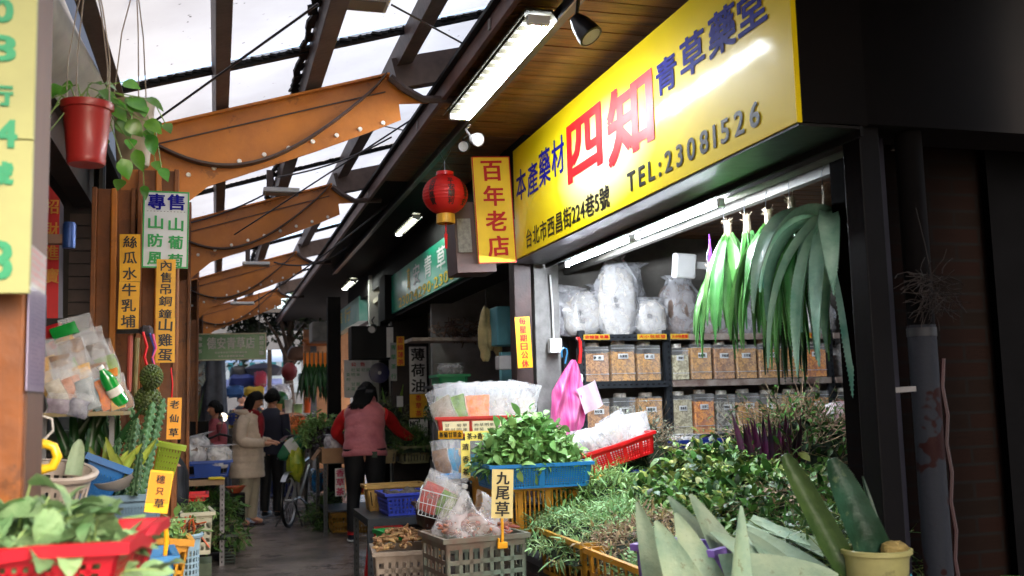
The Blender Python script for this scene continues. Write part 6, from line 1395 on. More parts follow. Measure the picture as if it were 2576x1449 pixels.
for i, (px, py, Y, w_, h, c_, lb, nm_) in enumerate([(610, 960, 19.5, .5, .25, '1E2E6E', 'dark blue tarp bundle among the street goods', 'bundle'), (640, 985, 19, .35, .18, 'B89420', 'yellow tub among the street goods', 'tub'), (655, 955, 19.3, .22, .3, '8A1430', 'crimson folding frame in the street stall', 'frame'), (600, 940, 20, .3, .3, '101014', 'black hat shape box on the street stall', 'box'), (590, 985, 17.5, .3, .2, '2A5A9A', 'mid blue basket at the mouth of the alley', 'basket'), (700, 1060, 14.5, .2, .25, '9A6A20', 'ochre carton beside the orange net bag', 'carton'), (765, 960, 17.5, .2, .3, '1A3A1A', 'dark green bundle hanging by the far lantern', 'bundle'), (750, 890, 18, .35, .25, '4A2E1E', 'brown hanging board below the far soffit', 'board'), (800, 860, 16.2, .5, .12, 'B4682A', 'orange brown valance strip under the far soffit', 'valance')]):
    q = at(px, py, Y); mb = MB(); mb.blob((0, 0, 0), (w_/2, .12, h/2), 14, .3, 3, i, sq=.5); o = mb.build(nm_ if nm_ != 'frame' else 'folding_chair', mat('fg%d' % i, c_, .6, .25)); o.location = q; tag(o, lb, nm_ if nm_ != 'frame' else 'chair')
# ================= LEFT SIDE =================
# cream board at the very left
M_cb = mat('board_cream', 'A4A672', .6, .06, 3, c2='94966A', spec=.2, spots=('5A4A2A', 16, .70, .5))
pr_ = at(95, 0, 2.15); pb = at(70, 738, 2.15)
cbd = thing('cream_sign_board', 'pale yellow board with large green figures at the left edge', 'sign', ((pr_.x+pb.x)/2-.45, 2.15, 0))
mb = MB()
for k in range(5): mb.box((0, .01, pb.z+.155+.312*k), (.9, .02, .309))
mb.build('board', M_cb, cbd, smooth=False, bevel=.001)
bx0 = (pr_.x+pb.x)/2-.45
for (s_, px, py, hpx, st_) in (('0', 6, 28, 56, 1.3), ('8', 3, 122, 62, 1.6), ('行', 2, 240, 50, 1), ('4', 18, 337, 66, 1), ('號', 0, 436, 54, 1), ('8', -4, 655, 90, 1)):
    mb = MB(); c = at(px, py, 2.15); hh = hpx*2.15/FPX*.97; put_text(mb, s_, c.x-bx0, c.z, hh*(.62*st_ if not is_cjk(s_) else 1), hh, .003, .003); mb.build('green_lettering', mat('letter_green', '1E8A5E', .5, .1), cbd, smooth=False)
# notice on side face of nearest column
xs = -.372
def side_panel(x0, x1, yt0, yt1, yb0, yb1, m, label, name='notice', dx=.004, rows=0, tm=None):
    a, b_, c, d = at(x0, yt0, X=xs+dx), at(x1, yt1, X=xs+dx), at(x1, yb1, X=xs+dx), at(x0, yb0, X=xs+dx)
    zt_, zb_ = (a.z+b_.z)/2, (c.z+d.z)/2; y0, y1 = a.y, b_.y
    s_ = sign(name, label, 'notice', (xs+dx, (y0+y1)/2, (zt_+zb_)/2), y1-y0, zt_-zb_, m, PI/2, 0, 0, .002)
    if rows: mb = MB(); squiggle(mb, 0, 0, (y1-y0)*.85, (zt_-zb_)*.9, rows, 7, dens=.85); mb.build('lettering', tm, s_, smooth=False)
    return s_
side_panel(74, 117, 612, 645, 722, 738, mat('notice_white', 'C8C4C4', .4, .08, coat=.5), 'small white notice with red heading on the near column side', rows=5, tm=M_red)
side_panel(74, 117, 722, 738, 985, 985, mat('notice_lilac', 'A89CB8', .3, .15, 3, coat=.8, c2='8E82A4'), 'long lilac laminated price list on the near column side', rows=22, tm=mat('ink_violet', '5A4A6A', .5, .1))
# yellow boards and white-green board
c, w_, h = rect(359, 481, 475, 674, 4.95)
wg = sign('white_green_board', 'white board edged in green with large blue and green characters', 'sign', c, w_, h, mat('board_white', 'C9CDD2', .35, .06, coat=.3), 0, math.radians(.6), 0, .015, mat('edge_green', '2E9A50', .5, .1), .007,
     texts=[('專', -w_*.21, h*.36, w_*.36, w_*.36, M_blue, .0025, False), ('售', w_*.21, h*.36, w_*.36, w_*.36, M_blue, .0025, False)]
     +[(a, -w_*.22, h*(.09-.235*i), w_*.31, w_*.30, mat('char_green', '1E9A4E', .5, .05), .0022, False, .02) for i, a in enumerate('山防風')]
     +[(a, w_*.22, h*(.07-.235*i), w_*.31, w_*.30, mat('char_green', '1E9A4E', .5, .05), .0022, False, .02) for i, a in enumerate('山葡萄')])
mb = MB()
for k in range(12): mb.box((-w_*.4+w_*.8*k/11, -.002, h*.235), (.006, .002, .002))
mb.build('dotted_line', M_ink, wg, smooth=False)
M_yb = mat('board_gold', 'E6A800', .5, .1, 8, coat=.1, c2='CC9204', spots=('7A5A14', 36, .66, .45))
vsign(301, 589, 353, 708, 4.9, 'upper left yellow card reading loofah water', '絲瓜水', M_yb, M_ink, .0012, .05, 0, math.radians(-.8), name='yellow_card', fs=.66)
vsign(298, 709, 350, 828, 4.9, 'lower left yellow card joined below the loofah water card', '牛乳埔', M_yb, M_ink, .0014, .04, 0, math.radians(.8), name='yellow_card', fs=.68)
c, w_, h = rect(393, 652, 441, 801, 4.82)
sign('yellow_card', 'upper right yellow card with five small characters over the white board', 'sign', c, w_, h, M_yb, 0, math.radians(.4), 0, .003,
     texts=[(a, 0, h*(.39-.2*i), w_*.56*(1.2 if i > 2 else 1), w_*.56, M_ink, .0011, False, .04) for i, a in enumerate('內售吊銅')]+[('鐘', 0, -h*.42, w_*.66, w_*.5, M_ink, .0011, False, .03)])
vsign(392, 799, 440, 912, 4.82, 'lower right yellow card joined below, reading mountain eggs', '山雞蛋', M_yb, M_ink, .0016, .04, name='yellow_card', fs=.76)
vsign(420, 1000, 456, 1105, 4.7, 'small orange yellow card hung over the cactus stems', '老仙草', mat('card_amber', 'F0A20E', .45, .08), M_ink, .0012, .06, name='yellow_card', fs=.62, tilt=.02)
mb = MB(); mb.tube([at(430, 925, 4.7), at(434, 965, 4.7), at(432, 1000, 4.7)], .0035, 5); o = mb.build('red_string', m_rc); tag(o, 'red string holding the orange yellow card', 'string')
c, w_, h = rect(368, 1184, 432, 1290, 3.3)
oc = sign('orange_card', 'orange paper card on a yellow backing standing over the near red crate', 'sign', c, w_*.92, h*1.0, mat('card_yellow2', 'F0BC10', .45, .05), 0, math.radians(8), 0, .004,
     texts=[('穗', .0, .038, .026, .026, M_ink, .0004, False, .05), ('只', .002, .002, .022, .022, M_ink, .0006, False, .05), ('草', .006, -.034, .030, .028, M_ink, .0006, False, .05)])
mb = MB(); mb.box((0, -.002, .012), (w_*.86, .002, h*.72)); mb.build('orange_paper', mat('paper_orange', 'F09A20', .6, .06, 6), oc, smooth=False)
for ch in oc.children:
    if ch.name.startswith('lettering'): ch.location.y = -.003
# steel arm and hanging things
q0_, q1_ = at(298, 834, 4.95), at(368, 832, 4.8)
t = thing('rail_arm', 'grey steel arm with a rag on its end jutting from the orange column', 'rail'); mb = MB(); mb.bar(q0_, q1_, .022, .02); mb.build('arm', M_steel, t, smooth=False)
mb = MB(); mb.blob(q1_, (.03, .03, .025), 12, .4, 3, 5); mb.build('rag', mat('rag', '3A3438', .8, .3), t)
random.seed(110)
for i, (px0, py0, px1, py1, m, r_, lb) in enumerate([(360, 835, 372, 925, m_rc, .006, 'red plastic ribbon looped over the steel arm'), (385, 840, 390, 925, mat('string_pink', 'D8507A', .5, .1), .005, 'pink string hanging from the arm'), (377, 838, 392, 930, mat('string_blue', '3A4A9A', .5, .1), .004, 'blue string hanging from the arm')]):
    mb = MB(); a, b_ = at(px0, py0, 4.6), at(px1, py1, 4.6); mb.tube([a, a.lerp(b_, .35)+V((.01, 0, -.01)), a.lerp(b_, .7)+V((-.008, 0, 0)), b_], r_, 5); o = mb.build('hanging_string', m); tag(o, lb, 'string')
a, b_ = at(345, 850, 4.75), at(338, 1010, 4.75); mb = MB(); mb.tube([a, a.lerp(b_, .5), b_], [.012, .010, .008], 8, 0); o = mb.build('wooden_stick', mat('stick', '7A6A3E', .7, .3, 10)); tag(o, 'thin stick hanging against the orange column', 'stick')
a, b_ = at(328, 845, 4.8), at(324, 985, 4.8); mb = MB(); mb.tube([a, b_], [.012, .010], 8); o = mb.build('pink_stick', mat('pinkstick', 'A84A3C', .6, .2)); tag(o, 'reddish handle beside the thin stick', 'stick')
def knobby(px, py, Y, r_, label, seed):
    random.seed(seed); q = at(px, py, Y); mb = MB(); mb.blob((0, 0, 0), (r_, r_, r_*1.15), 20, .06, 2, seed)
    for i in range(150):
        z = 1-2*(i+.5)/150; a = i*2.39996; d = V((math.sqrt(1-z*z)*math.cos(a), math.sqrt(1-z*z)*math.sin(a), z*1.15)); s_ = .0075
        mb.lathe([(s_, 0), (s_*.6, .006), (.0005, .010)], 5, d*r_*.98, d.to_track_quat('Z', 'Y').to_matrix(), r=random.random())
    o = mb.build('knobby_fruit', mat('knobby_green', '4A5A1E', .6, .3, 20, rnd=.5, c2='2C3A12'), angle=60); o.location = q; tag(o, label, 'fruit', 'green knobby fruits hanging on the red string')
knobby(381, 948, 4.55, .042, 'upper knobby green fruit hanging on the red string', 3); knobby(372, 1008, 4.6, .052, 'lower knobby green fruit above the cactus', 4)
# red banner, can on bracket
t = thing('red_banner', 'red new year banner with gold marks on the dark wall', 'banner'); m_ban = mat('banner_red', 'B81418', .6, .2, 4)
a, b_ = at(112, 455, 4.4), at(146, 790, 4.4)
mb = MB(); A, B, C_, D_ = at(112, 452, 4.4), at(150, 500, 4.4), at(146, 800, 4.4), at(118, 800, 4.4)
mb.add([A, B, C_, D_], [(0, 1, 2, 3)]); mb.add([p+V((0, .01, 0)) for p in (A, B, C_, D_)], [(3, 2, 1, 0)]); mb.build('cloth', m_ban, t, smooth=False)
mb = MB(); mb.add([B+V((0, .003, 0)), at(160, 520, 4.4), at(158, 800, 4.4), C_], [(0, 1, 2, 3)]); mb.build('grey_edge', mat('edge_grey', '6E7084', .6, .1), t, smooth=False)
mb = MB()
for i, ch in enumerate('招財進寶'):
    c = at(131, 520+58*i, 4.39); m2 = MB(); put_text(m2, ch, c.x, c.z, .05, .06, -4.385, .0012); mb.add(m2.v, m2.f)
mb.build('lettering', mat('gold_ink', 'C8862A', .5, .2), t, smooth=False)
q = at(174, 592, 4.1); t = thing('blue_can', 'crumpled blue can standing on a wooden bracket', 'can', q); mb = MB(); mb.lathe([(.001, -.05), (.022, -.05), (.024, -.04), (.024, .04), (.020, .05), (.001, .052)], 18); mb.build('can_body', mat('can_blue', '2A4A8A', .4, .3, 10, metal=.3), t)
mb = MB(); mb.box(at(148, 603, 4.12), (.10, .05, .035)); o = mb.build('wooden_bracket', mat('bracket_wood', '8A6A5A', .7, .3)); tag(o, 'small wooden bracket holding the blue can', 'bracket')
# ================= hanging pots =================
q = at(218, 340, 3.4); pot = thing('hanging_pot', 'red plastic flower pot with trailing heart shaped leaves hung on wires', 'plant pot', q); pot.scale = (.88, .88, .88)
mb = MB(); mb.lathe([(.001, -.108), (.062, -.112), (.066, -.106), (.068, -.09), (.0665, -.087), (.083, .085), (.085, .09), (.092, .092), (.094, .105), (.093, .118), (.087, .118), (.084, .09), (.062, -.09), (.001, -.09)], 36); mb.build('pot_body', mat('pot_red', '9A2420', .45, .12, 4, coat=.12), pot)
mb = MB(); mb.lathe([(.001, .095), (.084, .09)], 20); mb.build('soil', mat('soil', '241A12', .9, .3, 30, .5), pot)
mb = MB()
for a in (2.6, 4.4, 5.8, .8):
    mb.tube([(.09*math.cos(a), .09*math.sin(a), .10), (.088*math.cos(a), .08*math.sin(a), .28), (.055*math.cos(a), .05*math.sin(a), .48), (0, 0, .68)], .0028, 5)
mb.build('hanging_wire', mat('wire_pale', '9A8A78', .5, .2), pot)
m_po = mat('pothos_leaf', '5E9A2E', .35, .25, 12, .1, coat=.25, rnd=.3, trans=.2, c2='3E7A22'); m_pst = mat('pothos_stem', '7A9A4A', .5, .2)
def heart(mb, p, d, n_, L, W): leaf(mb, p, d, n_, L, W, U(.3, .9), .18, 6, 0, 2)
random.seed(120)
stems = [((.0, 0), (-120, -90)), ((0, 0), (-40, -150)), ((0, 0), (10, -150)), ((0, 0), (60, -120)), ((0, 0), (110, -110)), ((0, 0), (150, -110)), ((0, 0), (150, -50)), ((0, 0), (-90, -50)), ((0, 0), (90, -160)), ((0, 0), (100, -60)), ((0, 0), (60, -100)), ((0, 0), (-20, -110)),
         ((0, 0), (150, -20)), ((0, 0), (120, 20)), ((0, 0), (-100, -10)), ((0, 0), (-110, 40)), ((0, 0), (85, 50)), ((0, 0), (40, -170)), ((0, 0), (75, -75)), ((0, 0), (-60, -130)), ((0, 0), (30, -125)), ((0, 0), (100, -95))]
k_ = 3.4/FPX
for i, (_, (dx, dy)) in enumerate(stems):
    e = V((dx*k_, U(-.08, .08), -dy*k_-.01 if dy < -30 else -dy*k_)); s0 = V((U(-.04, .04), U(-.03, .03), .09)); m_ = s0.lerp(e, .5)+V((0, 0, .05 if dy < -30 else .08))
    mb = MB(); mb.tube([s0, s0.lerp(m_, .5)+V((0, 0, .01)), m_, e], [.0035, .003, .0025, .002], 5); st_ = mb.build('stem', m_pst, pot)
    mb = MB(); d = (e-m_).normalized()+V((U(-.4, .4), U(-.6, .2), U(-.5, .2))); heart(mb, e, d, V((U(-.4, .4), -1, U(.2, 1.0))), U(.07, .10), U(.05, .068)); mb.build('leaf', m_po, pot, angle=80)
q = at(336, 335, 4.0); pot2 = thing('hanging_pot', 'pale cream hanging pot partly hidden behind the red one', 'plant pot', q)
mb = MB(); mb.lathe([(.001, -.13), (.055, -.13), (.06, -.12), (.075, .10), (.08, .12), (.074, .12), (.07, .08), (.001, .07)], 30); mb.build('pot_body', mat('pot_cream', '9A8A74', .5, .15, 4), pot2)
mb = MB()
for a in (1, 3, 5): mb.tube([(.078*math.cos(a), .078*math.sin(a), .11), (.05*math.cos(a), .05*math.sin(a), .4), (0, 0, .62)], .0025, 5)
mb.build('hanging_wire', MATS['wire_pale'], pot2)
for i in range(16):
    a = U(0, 6.28); e = V((math.cos(a)*U(.04, .13), math.sin(a)*.1, U(-.2, .14))); mb = MB(); mb.tube([(0, 0, .09), (e.x*.6, e.y*.6, .13), e], .0022, 4); mb.build('stem', m_pst, pot2)
    mb = MB(); heart(mb, e, V((e.x*3, -.5, -.6)), V((0, -1, .5)), U(.05, .075), U(.035, .05)); mb.build('leaf', m_po, pot2, angle=80)
# ================= bag display =================
c, w_, h = rect(118, 960, 312, 1035, 4.05)
t = thing('display_shelf', 'thin brown shelf carrying the leaning packets by the near column', 'shelf', (c.x-.04, 4.1, at(215, 1036, 4.05).z))
mb = MB(); mb.box((0, 0, -.008), (w_+.1, .32, .015)); mb.build('board', mat('shelf_tan', '8A7A56', .6, .3), t, smooth=False)
mb = MB(); [mb.bar((sx*(w_*.45), .1, -.02), (sx*(w_*.45), .1, -t.location.z), .018) for sx in (-1, 1)]; mb.build('leg', M_steel, t, smooth=False)
zs = t.location.z; random.seed(130)
DSP = [(140, 812, .10, .30, F_r, 'red and green topped packet leaning highest at the left of the display'), (158, 850, .09, .26, F_y, 'yellow packet beside the red topped one'), (182, 830, .12, .30, F_b, 'packet with a bright green seal in the back row'), (208, 825, .15, .34, pmat('twig', '6E5E52', '3E342E'), 'large grey clear packet of twigs in the back row'), (245, 850, .10, .28, pmat('twig', '6E5E52', '3E342E'), 'twig packet with a white tag at the back right'), (135, 930, .08, .20, F_p, 'pink white packet in the front row, left'), (152, 925, .07, .20, F_y, 'slim golden packet in the front row'), (175, 915, .10, .22, pmat('salmon', 'D89A7A', 'A8684A'), 'salmon coloured packet in the front row'), (205, 930, .09, .20, pmat('silver', 'A8B4BC', '6E7A84'), 'silver white packet in the middle of the front row'), (232, 925, .08, .20, pmat('skyp', '9AC0CC', '5E8A9A'), 'pale blue packet in the front row'), (252, 930, .07, .20, F_o, 'orange packet right of the pale blue one'), (275, 935, .07, .19, F_y, 'golden brown packet at the right of the front row'), (292, 950, .07, .17, F_b, 'brown packet at the right end of the display')]
for i, (px, py, ww, hh, f, lb) in enumerate(DSP):
    Yp = 4.18 if i < 5 else 4.02; bx = at(px+30, 1030, Yp).x
    packet(ww*.8, hh*.82, .03, (f, m_pf), (bx, Yp-.02*(i % 3), zs+.005+(.10 if i < 5 else 0)), (-.1, -.32+U(-.08, .08), U(-.2, .2)), label=lb, group='herb packets leaning on the left display', seed=i, head_=['A01820', 'D8A018', '108A34', None, None, None, None, None, None, None, None, 'C87818', None][i])
for i in range(8):
    packet(.09, U(.16, .26), .03, ([F_y, F_b, F_p, F_g][i % 4], m_pf), (at(150+20*i, 1030, 4.1).x, 4.12, zs+.04), (-.1, -.3+U(-.15, .15), U(-.3, .3)), label='%s of the packets wedged between the two display rows' % ORD[i], group='herb packets leaning on the left display', seed=i+40)
mb = MB(); mb.box((0, 0, 0), (.19, .004, .05)); 
q = at(268, 945, 4.0); t = thing('green_bottle', 'green soft drink bottle with white cap lying among the packets', 'bottle', at(283, 975, 3.98), (.25, -.5, 0))
mb = MB(); mb.lathe([(.001, -.075), (.026, -.072), (.028, -.06), (.028, .03), (.022, .055), (.011, .075), (.011, .08)], 20); mb.build('bottle_body', mat('bottle_green', '0E8A34', .2, .2, coat=.6), t)
mb = MB(); mb.lathe([(.0282, -.03), (.0288, -.03), (.0288, .0), (.0282, .0)], 20); mb.build('bottle_wrap', M_wp, t); mb = MB(); mb.lathe([(.001, .095), (.012, .094), (.012, .08), (.001, .08)], 14); mb.build('cap', M_white, t)
packet(.10, .08, .05, (pmat('lilacp', '9A88A0', '5A4A5E'), m_pf), at(150, 1045, 3.95), (0, .1, 0), label='lilac wrapped lump hanging over the shelf edge', seed=5)
packet(.07, .09, .05, (pmat('darkbl', '3A3A5A', '8A8A9A'), m_pf), at(190, 1050, 3.93), (0, .3, 0), label='dark blue and white lump beside the lilac one', seed=6)
# yellow hook
q = at(120, 1150, 2.9); t = thing('yellow_hook', 'thick yellow S shaped pipe hook beside the near column', 'hook', q); pts = [(-.035, 0, .028), (-.01, 0, .036), (.014, 0, .026), (.024, 0, 0), (.012, 0, -.026), (-.01, 0, -.032), (-.03, 0, -.024)]
mb = MB(); mb.tube(pts, .0125, 12); mb.build('hook_body', mat('hook_yellow', 'E8C020', .35, .08, coat=.3), t); mb = MB(); mb.tube([(-.01, 0, .045), (.012, 0, .07), (.008, 0, .10), (-.02, 0, .11)], .003, 6); mb.build('cord', M_lgray, t)
# ================= baskets on the left =================
m_wb = mat('basket_white', 'A89C92', .5, .2, 5)
q = at(145, 1185, 3.45)
round_basket('round_basket', 'dirty white round basket tilted beside the near column', 'basket', q+V((-.03, 0, -.20)), .085, .115, .21, m_wb, (.18, .12, 0), 26, 4, None, .2)
q = at(220, 1160, 3.9)
crate('blue_basket', 'deep blue basket tipped towards the aisle behind the white round one', 'basket', q+V((-.02, .1, -.15)), .14, .26, .16, mat('crate_blue3', '0E5C9E', .4, .15, 4), (.0, .42, .25), nx=10, nz=8, bars=.85, taper=.8, band=.3)
mb = MB(); q = at(185, 1195, 3.4); blade(mb, (0, 0, 0), (.15, 0, 1), .11, .05, .01, (0, 0, -1), -.1, (0, -1, 0), 8, base=1, taper=.4); o = mb.build('aloe_piece', m_ag); o.location = q; tag(o, 'cut pale leaf standing in the white round basket', 'leaf')
q = at(312, 1248, 3.9)
crate('grey_blue_basket', 'grey blue basket in front of the cactus stems', 'basket', q+V((0, .12, -.12)), .235, .22, .12, mat('basket_greyblue', '5E7C92', .45, .15, 5), 0, nx=20, nz=2, bars=.5, taper=.95, band=.35)
M_cac = mat('cactus', '4A7248', .65, .3, 24, .5, 60, rnd=.4, c2='26441F')
def cactus(x0, y0, x1, y1, Y, wpx, label, seed):
    random.seed(seed); a, b_ = at(x0, y0, Y), at(x1, y1, Y+.1); L = (b_-a).length; d = (b_-a).normalized(); W = wpx*Y/FPX/2*.85
    t = thing('cactus_stem', label, 'cactus', a, d.to_track_quat('Z', 'Y').to_matrix(), 'tall winged cactus stems in the left baskets')
    mb = MB(); K = 15; N = 80
    def F(u, v):
        th = u*2*PI; wing = .34+.66*abs(math.cos(th*1.5))**2.2; sc_ = 1+.26*math.sin(v*L*260+th)*abs(math.cos(th*1.5)); tp = min(1, (1-v)*9)**.5
        return V((math.cos(th)*W*wing*sc_*tp, math.sin(th)*W*wing*sc_*tp, v*L))
    mb.grid(F, 24, N, wrap=True); mb.build('stem', M_cac, t, angle=80)
    mb = MB()
    for k in range(int(L/.018)):
        for j in range(3):
            th = 2*PI*j/3*1.0; z = .01+k*.018; p = V((math.cos(th)*W*1.05, math.sin(th)*W*1.05, z)); mb.tube([p, p+V((math.cos(th)*.004, math.sin(th)*.004, .001))], .0012, 3)
    mb.build('spines', mat('spine', 'A8A878', .6, .2), t)
for i, v_ in enumerate([(330, 1250, 385, 1010, 3.9, 30), (350, 1245, 412, 1000, 4.0, 28), (310, 1250, 345, 1050, 4.05, 26), (290, 1250, 335, 1070, 4.1, 24), (365, 1240, 395, 1040, 4.15, 24), (300, 1130, 290, 1010, 4.4, 22), (270, 1120, 262, 1010, 4.5, 20), (355, 1100, 312, 990, 4.3, 18), (275, 1250, 300, 1100, 4.1, 24), (340, 1245, 360, 1090, 3.85, 24)]):
    cactus(*v_, 'cactus stem number %s from the nearest, %s' % (ORD[i], ['leaning right in the grey blue basket', 'tallest at the right by the amber card', 'upright in the middle', 'left of the middle', 'short and dark near the lime basket', 'dark in the shadow at the back', 'farthest left in the shadow', 'leaning left at the back', 'stubby at the left of the basket', 'short in front'][i]), 140+i)
random.seed(150); q = at(290, 1195, 3.95); t = thing('aloe_pieces_bowl', 'grey bowl of cut yellow green aloe pieces', 'bowl', q)
mb = MB(); mb.lathe([(.001, -.05), (.05, -.045), (.085, -.01), (.092, .01), (.086, .01), (.05, -.03), (.001, -.04)], 28, rot=(.3, -.25, 0)); mb.build('bowl_body', M_gray, t)
for i in range(14):
    mb = MB(); blade(mb, (U(-.05, .05), U(-.03, .03), -.02), (U(-.9, .9), U(-.4, .3), 1), U(.09, .18), .028, .008, (0, 0, -1), .1, (U(-.5, .5), -1, .3), 6, base=1, taper=.5); mb.build('aloe_piece', mat('aloe_cut', '8A9A3E', .45, .3, 10, rnd=.3), t)
for i in range(16):
    random.seed(160+i)
    if i == 0: t = thing('aloe_pile', 'dark aloe leaves lying in the shade behind the blue basket', 'aloe', at(240, 1120, 4.2))
    mb = MB(); blade(mb, (U(-.12, .10), U(-.05, .15), -.04), (U(-.6, .6), U(-.3, .3), 1), U(.14, .28), .035, .01, (0, 0, -1), .2, (U(-.5, .5), -1, .3), 7, base=1); mb.build('leaf', m_ald, t)
q = at(408, 1160, 5.02)
crate('lime_basket', 'bright lime green basket with square holes tilted beside the amber card', 'basket', (q.x, 5.08, q.z-.09), .11, .12, .17, mat('basket_lime', '9AB41E', .45, .1, 5), (0, .22, 0), nx=7, nz=5, bars=.5, taper=.8, band=.12)
# dark stand under left goods
t = thing('left_stall_stand', 'dark stand under the baskets and cactus on the left', 'stand')
mb = MB(); mb.box((-.62, 4.0, .40), (.9, 1.6, .80)); mb.box((-.55, 3.35, .42), (.55, .5, .86)); mb.build('stand_body', M_dark, t, smooth=False)
mb = MB(); mb.box((-.75, 5.45, .5), (.9, .7, 1.0)); mb.build('rear_box', M_dk2, t, smooth=False)
random.seed(170)
for i, (px, py, Y, w_, h, c_, lb) in enumerate([(170, 1075, 4.9, .16, .10, '4A4E52', 'grey tub in the shadow under the display shelf'), (150, 1110, 4.6, .2, .09, '3E4A3E', 'dark green tub in the shadow behind the yellow hook'), (230, 1080, 5.0, .2, .14, '2A2A2E', 'black box under the display shelf')]):
    q = at(px, py, Y); mb = MB(); mb.box((0, 0, 0), (w_, .16, h)); o = mb.build('storage_tub', mat('tub%d' % i, c_, .6, .2), smooth=False, bevel=.01); o.location = q; tag(o, lb, 'tub')
# ================= big red crate bottom left =================
q = at(308, 1366, 1.88); zr_ = q.z; RZ = -.13; Rr = Matrix.Rotation(RZ, 3, 'Z'); cc_ = q-Rr @ V((.28, -.18, 0))
m_rc2 = mat('crate_pinkred', 'AE1024', .42, .12, 3, coat=.05)
rc = crate('red_crate', 'large red crate of long stemmed leafy greens at the bottom left corner', 'crate', (cc_.x, cc_.y, zr_-.17), .56, .36, .17, m_rc2, (0, 0, RZ), nx=26, nz=9, bars=.5, taper=.84, band=.2, solid=(.36, .62, .84), rim=.018, wave=.9)
m_lg = mat('leaf_sage', '84A272', .6, .22, 18, .8, 70, rnd=.35, trans=.2, c2='5E8454'); m_ls = mat('stem_pale', '9AB870', .5, .15)
herb_heap('leafy_greens', 'pale sage green leaves with thick stems heaped in the large red crate', 'leaf vegetables', (cc_.x, cc_.y+.01, zr_-.06), .235, .13, .07, 165, [m_lg, m_ls, m_under], .066, .044, 5, .14, 0, RZ, .8, .8, seed=180, sr=.0032, curl=1.1, fold=.45)
mb = MB(); mb.box((cc_.x, cc_.y+.03, (zr_-.17)/2), (.5, .30, zr_-.175)); o = mb.build('crate_stand', M_dark, smooth=False); tag(o, 'dark stand carrying the large red crate', 'stand')
# small crates at lower left
q = at(458, 1345, 4.6); round_basket('round_bin', 'light blue grey round bin with slots in the lower left', 'bin', (q.x, 4.6, q.z-.32), .066, .075, .32, mat('bin_blue', '8AA4B4', .45, .12, 5), 0, 26, 9, None, .2)
random.seed(181); mb = MB()
for i in range(40): a = V((U(-.05, .05), U(-.05, .05), 0)); mb.tube([a, a+rdir(.6)*.05, a+rdir(.9)*.09], .004, 4, mi=i % 3)
o = mb.build('root_bunch', [mat('rt_orange', 'B4501E', .6, .2), mat('rt_brown', '4A3220', .7, .2), mat('rt_green', '4E6A2A', .6, .2)]); o.location = (q.x, 4.6, q.z-.01); tag(o, 'orange and brown roots sticking out of the blue grey bin', 'roots', None, 'stuff')
q = at(455, 1312, 4.3); mb = MB(); blade(mb, (-.07, 0, 0), (1, 0, .12), .15, .05, .008, (0, 0, -1), .3, (0, 0, 1), 10, base=.5, cup=-.5); o = mb.build('single_leaf', m_lg); o.location = q+V((-.03, 0, .01)); tag(o, 'single pale leaf curling over the orange roots', 'leaf')
p_, w_ = cr2(452, 1290, 528, 1398, 6.6, 'off white rectangular crate with slots in the lower left', mat('crate_offwhite', 'BFB89C', .5, .15, 5), 5, 4, .35, .34, .1)
herb_heap('herb_heap', 'fine green herbs lying in the off white crate', 'herbs', (p_[0], p_[1], p_[2]-.04), w_*.42, .14, .08, 90, [m_h1, m_stem, m_under], .03, .01, 6, .1, 1, 0, .6, .5, seed=182)
mb = MB(); mb.box((p_[0], p_[1], (p_[2]-.31)/2), (.2, .3, p_[2]-.32)); o = mb.build('green_block', mat('block_green', '4E5A42', .6, .3), smooth=False); tag(o, 'dull green box under the off white crate', 'box')
cr2(470, 1245, 520, 1262, 8.4, 'red tray edge in the shade beyond the off white crate', m_rc, 4, 1, 1, .3)
q = at(420, 1385, 3.9); crate('produce_crate', 'yellow crate in the lower left beside the blue grey bin', 'crate', (q.x-.01, 4.0, q.z-.13), .11, .2, .17, m_yc, (0, .15, .1), nx=4, nz=3, bars=.35, taper=.9)
herb_heap('herb_heap', 'green leaves in the small yellow crate at the lower left', 'herbs', (q.x-.01, 4.0, q.z+.0), .05, .08, .06, 40, [m_h1, m_stem, m_under], .035, .02, 5, .08, 0, 0, .6, .8, seed=183)
q = at(385, 1410, 3.3); crate('produce_crate', 'blue crate peeking out right of the large red crate', 'crate', (q.x-.03, 3.4, q.z-.16), .16, .24, .17, mat('crate_blue', '1474B4', .4, .12, 4), .1, nx=5, nz=2, bars=.9)
mb = MB(); mb.tube([at(417, 1320, 3.35), at(419, 1360, 3.35), at(415, 1400, 3.35)], [.006, .008, .006], 8); o = mb.build('yellow_stake', MATS['clip_yellow']); tag(o, 'yellow plastic stake below the orange card', 'stake')
o = thing('low_stand', 'dark low stand under the small crates at the lower left', 'stand'); mb = MB(); mb.box((-.35, 3.9, .3), (.5, .9, .6)); mb.build('stand_body', M_dark, o, smooth=False)
# ================= PEOPLE =================
M_skin = mat('skin', 'C68E72', .5, .08, 20, spec=.4); M_hair = mat('hair_black', '0D0A09', .65, .3, 40, .4, 120, stretch=(1, 1, .15), spec=.2)
def skin_body(name, J, E_, mat_, parent=None, root=0, sub=2):
    """J: {name: (pos, radius)}; E_: pairs"""
    ks = list(J); me = bpy.data.meshes.new(name); me.from_pydata([J[k][0] for k in ks], [(ks.index(a), ks.index(b_)) for a, b_ in E_], [])
    o = bpy.data.objects.new(name, me); COL.objects.link(o)
    if parent: o.parent = parent
    md = o.modifiers.new('skin', 'SKIN'); md.use_smooth_shade = True
    sv = me.skin_vertices[0].data
    for i, k in enumerate(ks):
        r_ = J[k][1]; sv[i].radius = (r_, r_) if not isinstance(r_, tuple) else r_; sv[i].use_root = (i == root)
    s_ = o.modifiers.new('sub', 'SUBSURF'); s_.levels = sub; s_.render_levels = sub
    me.materials.append(mat_); return o
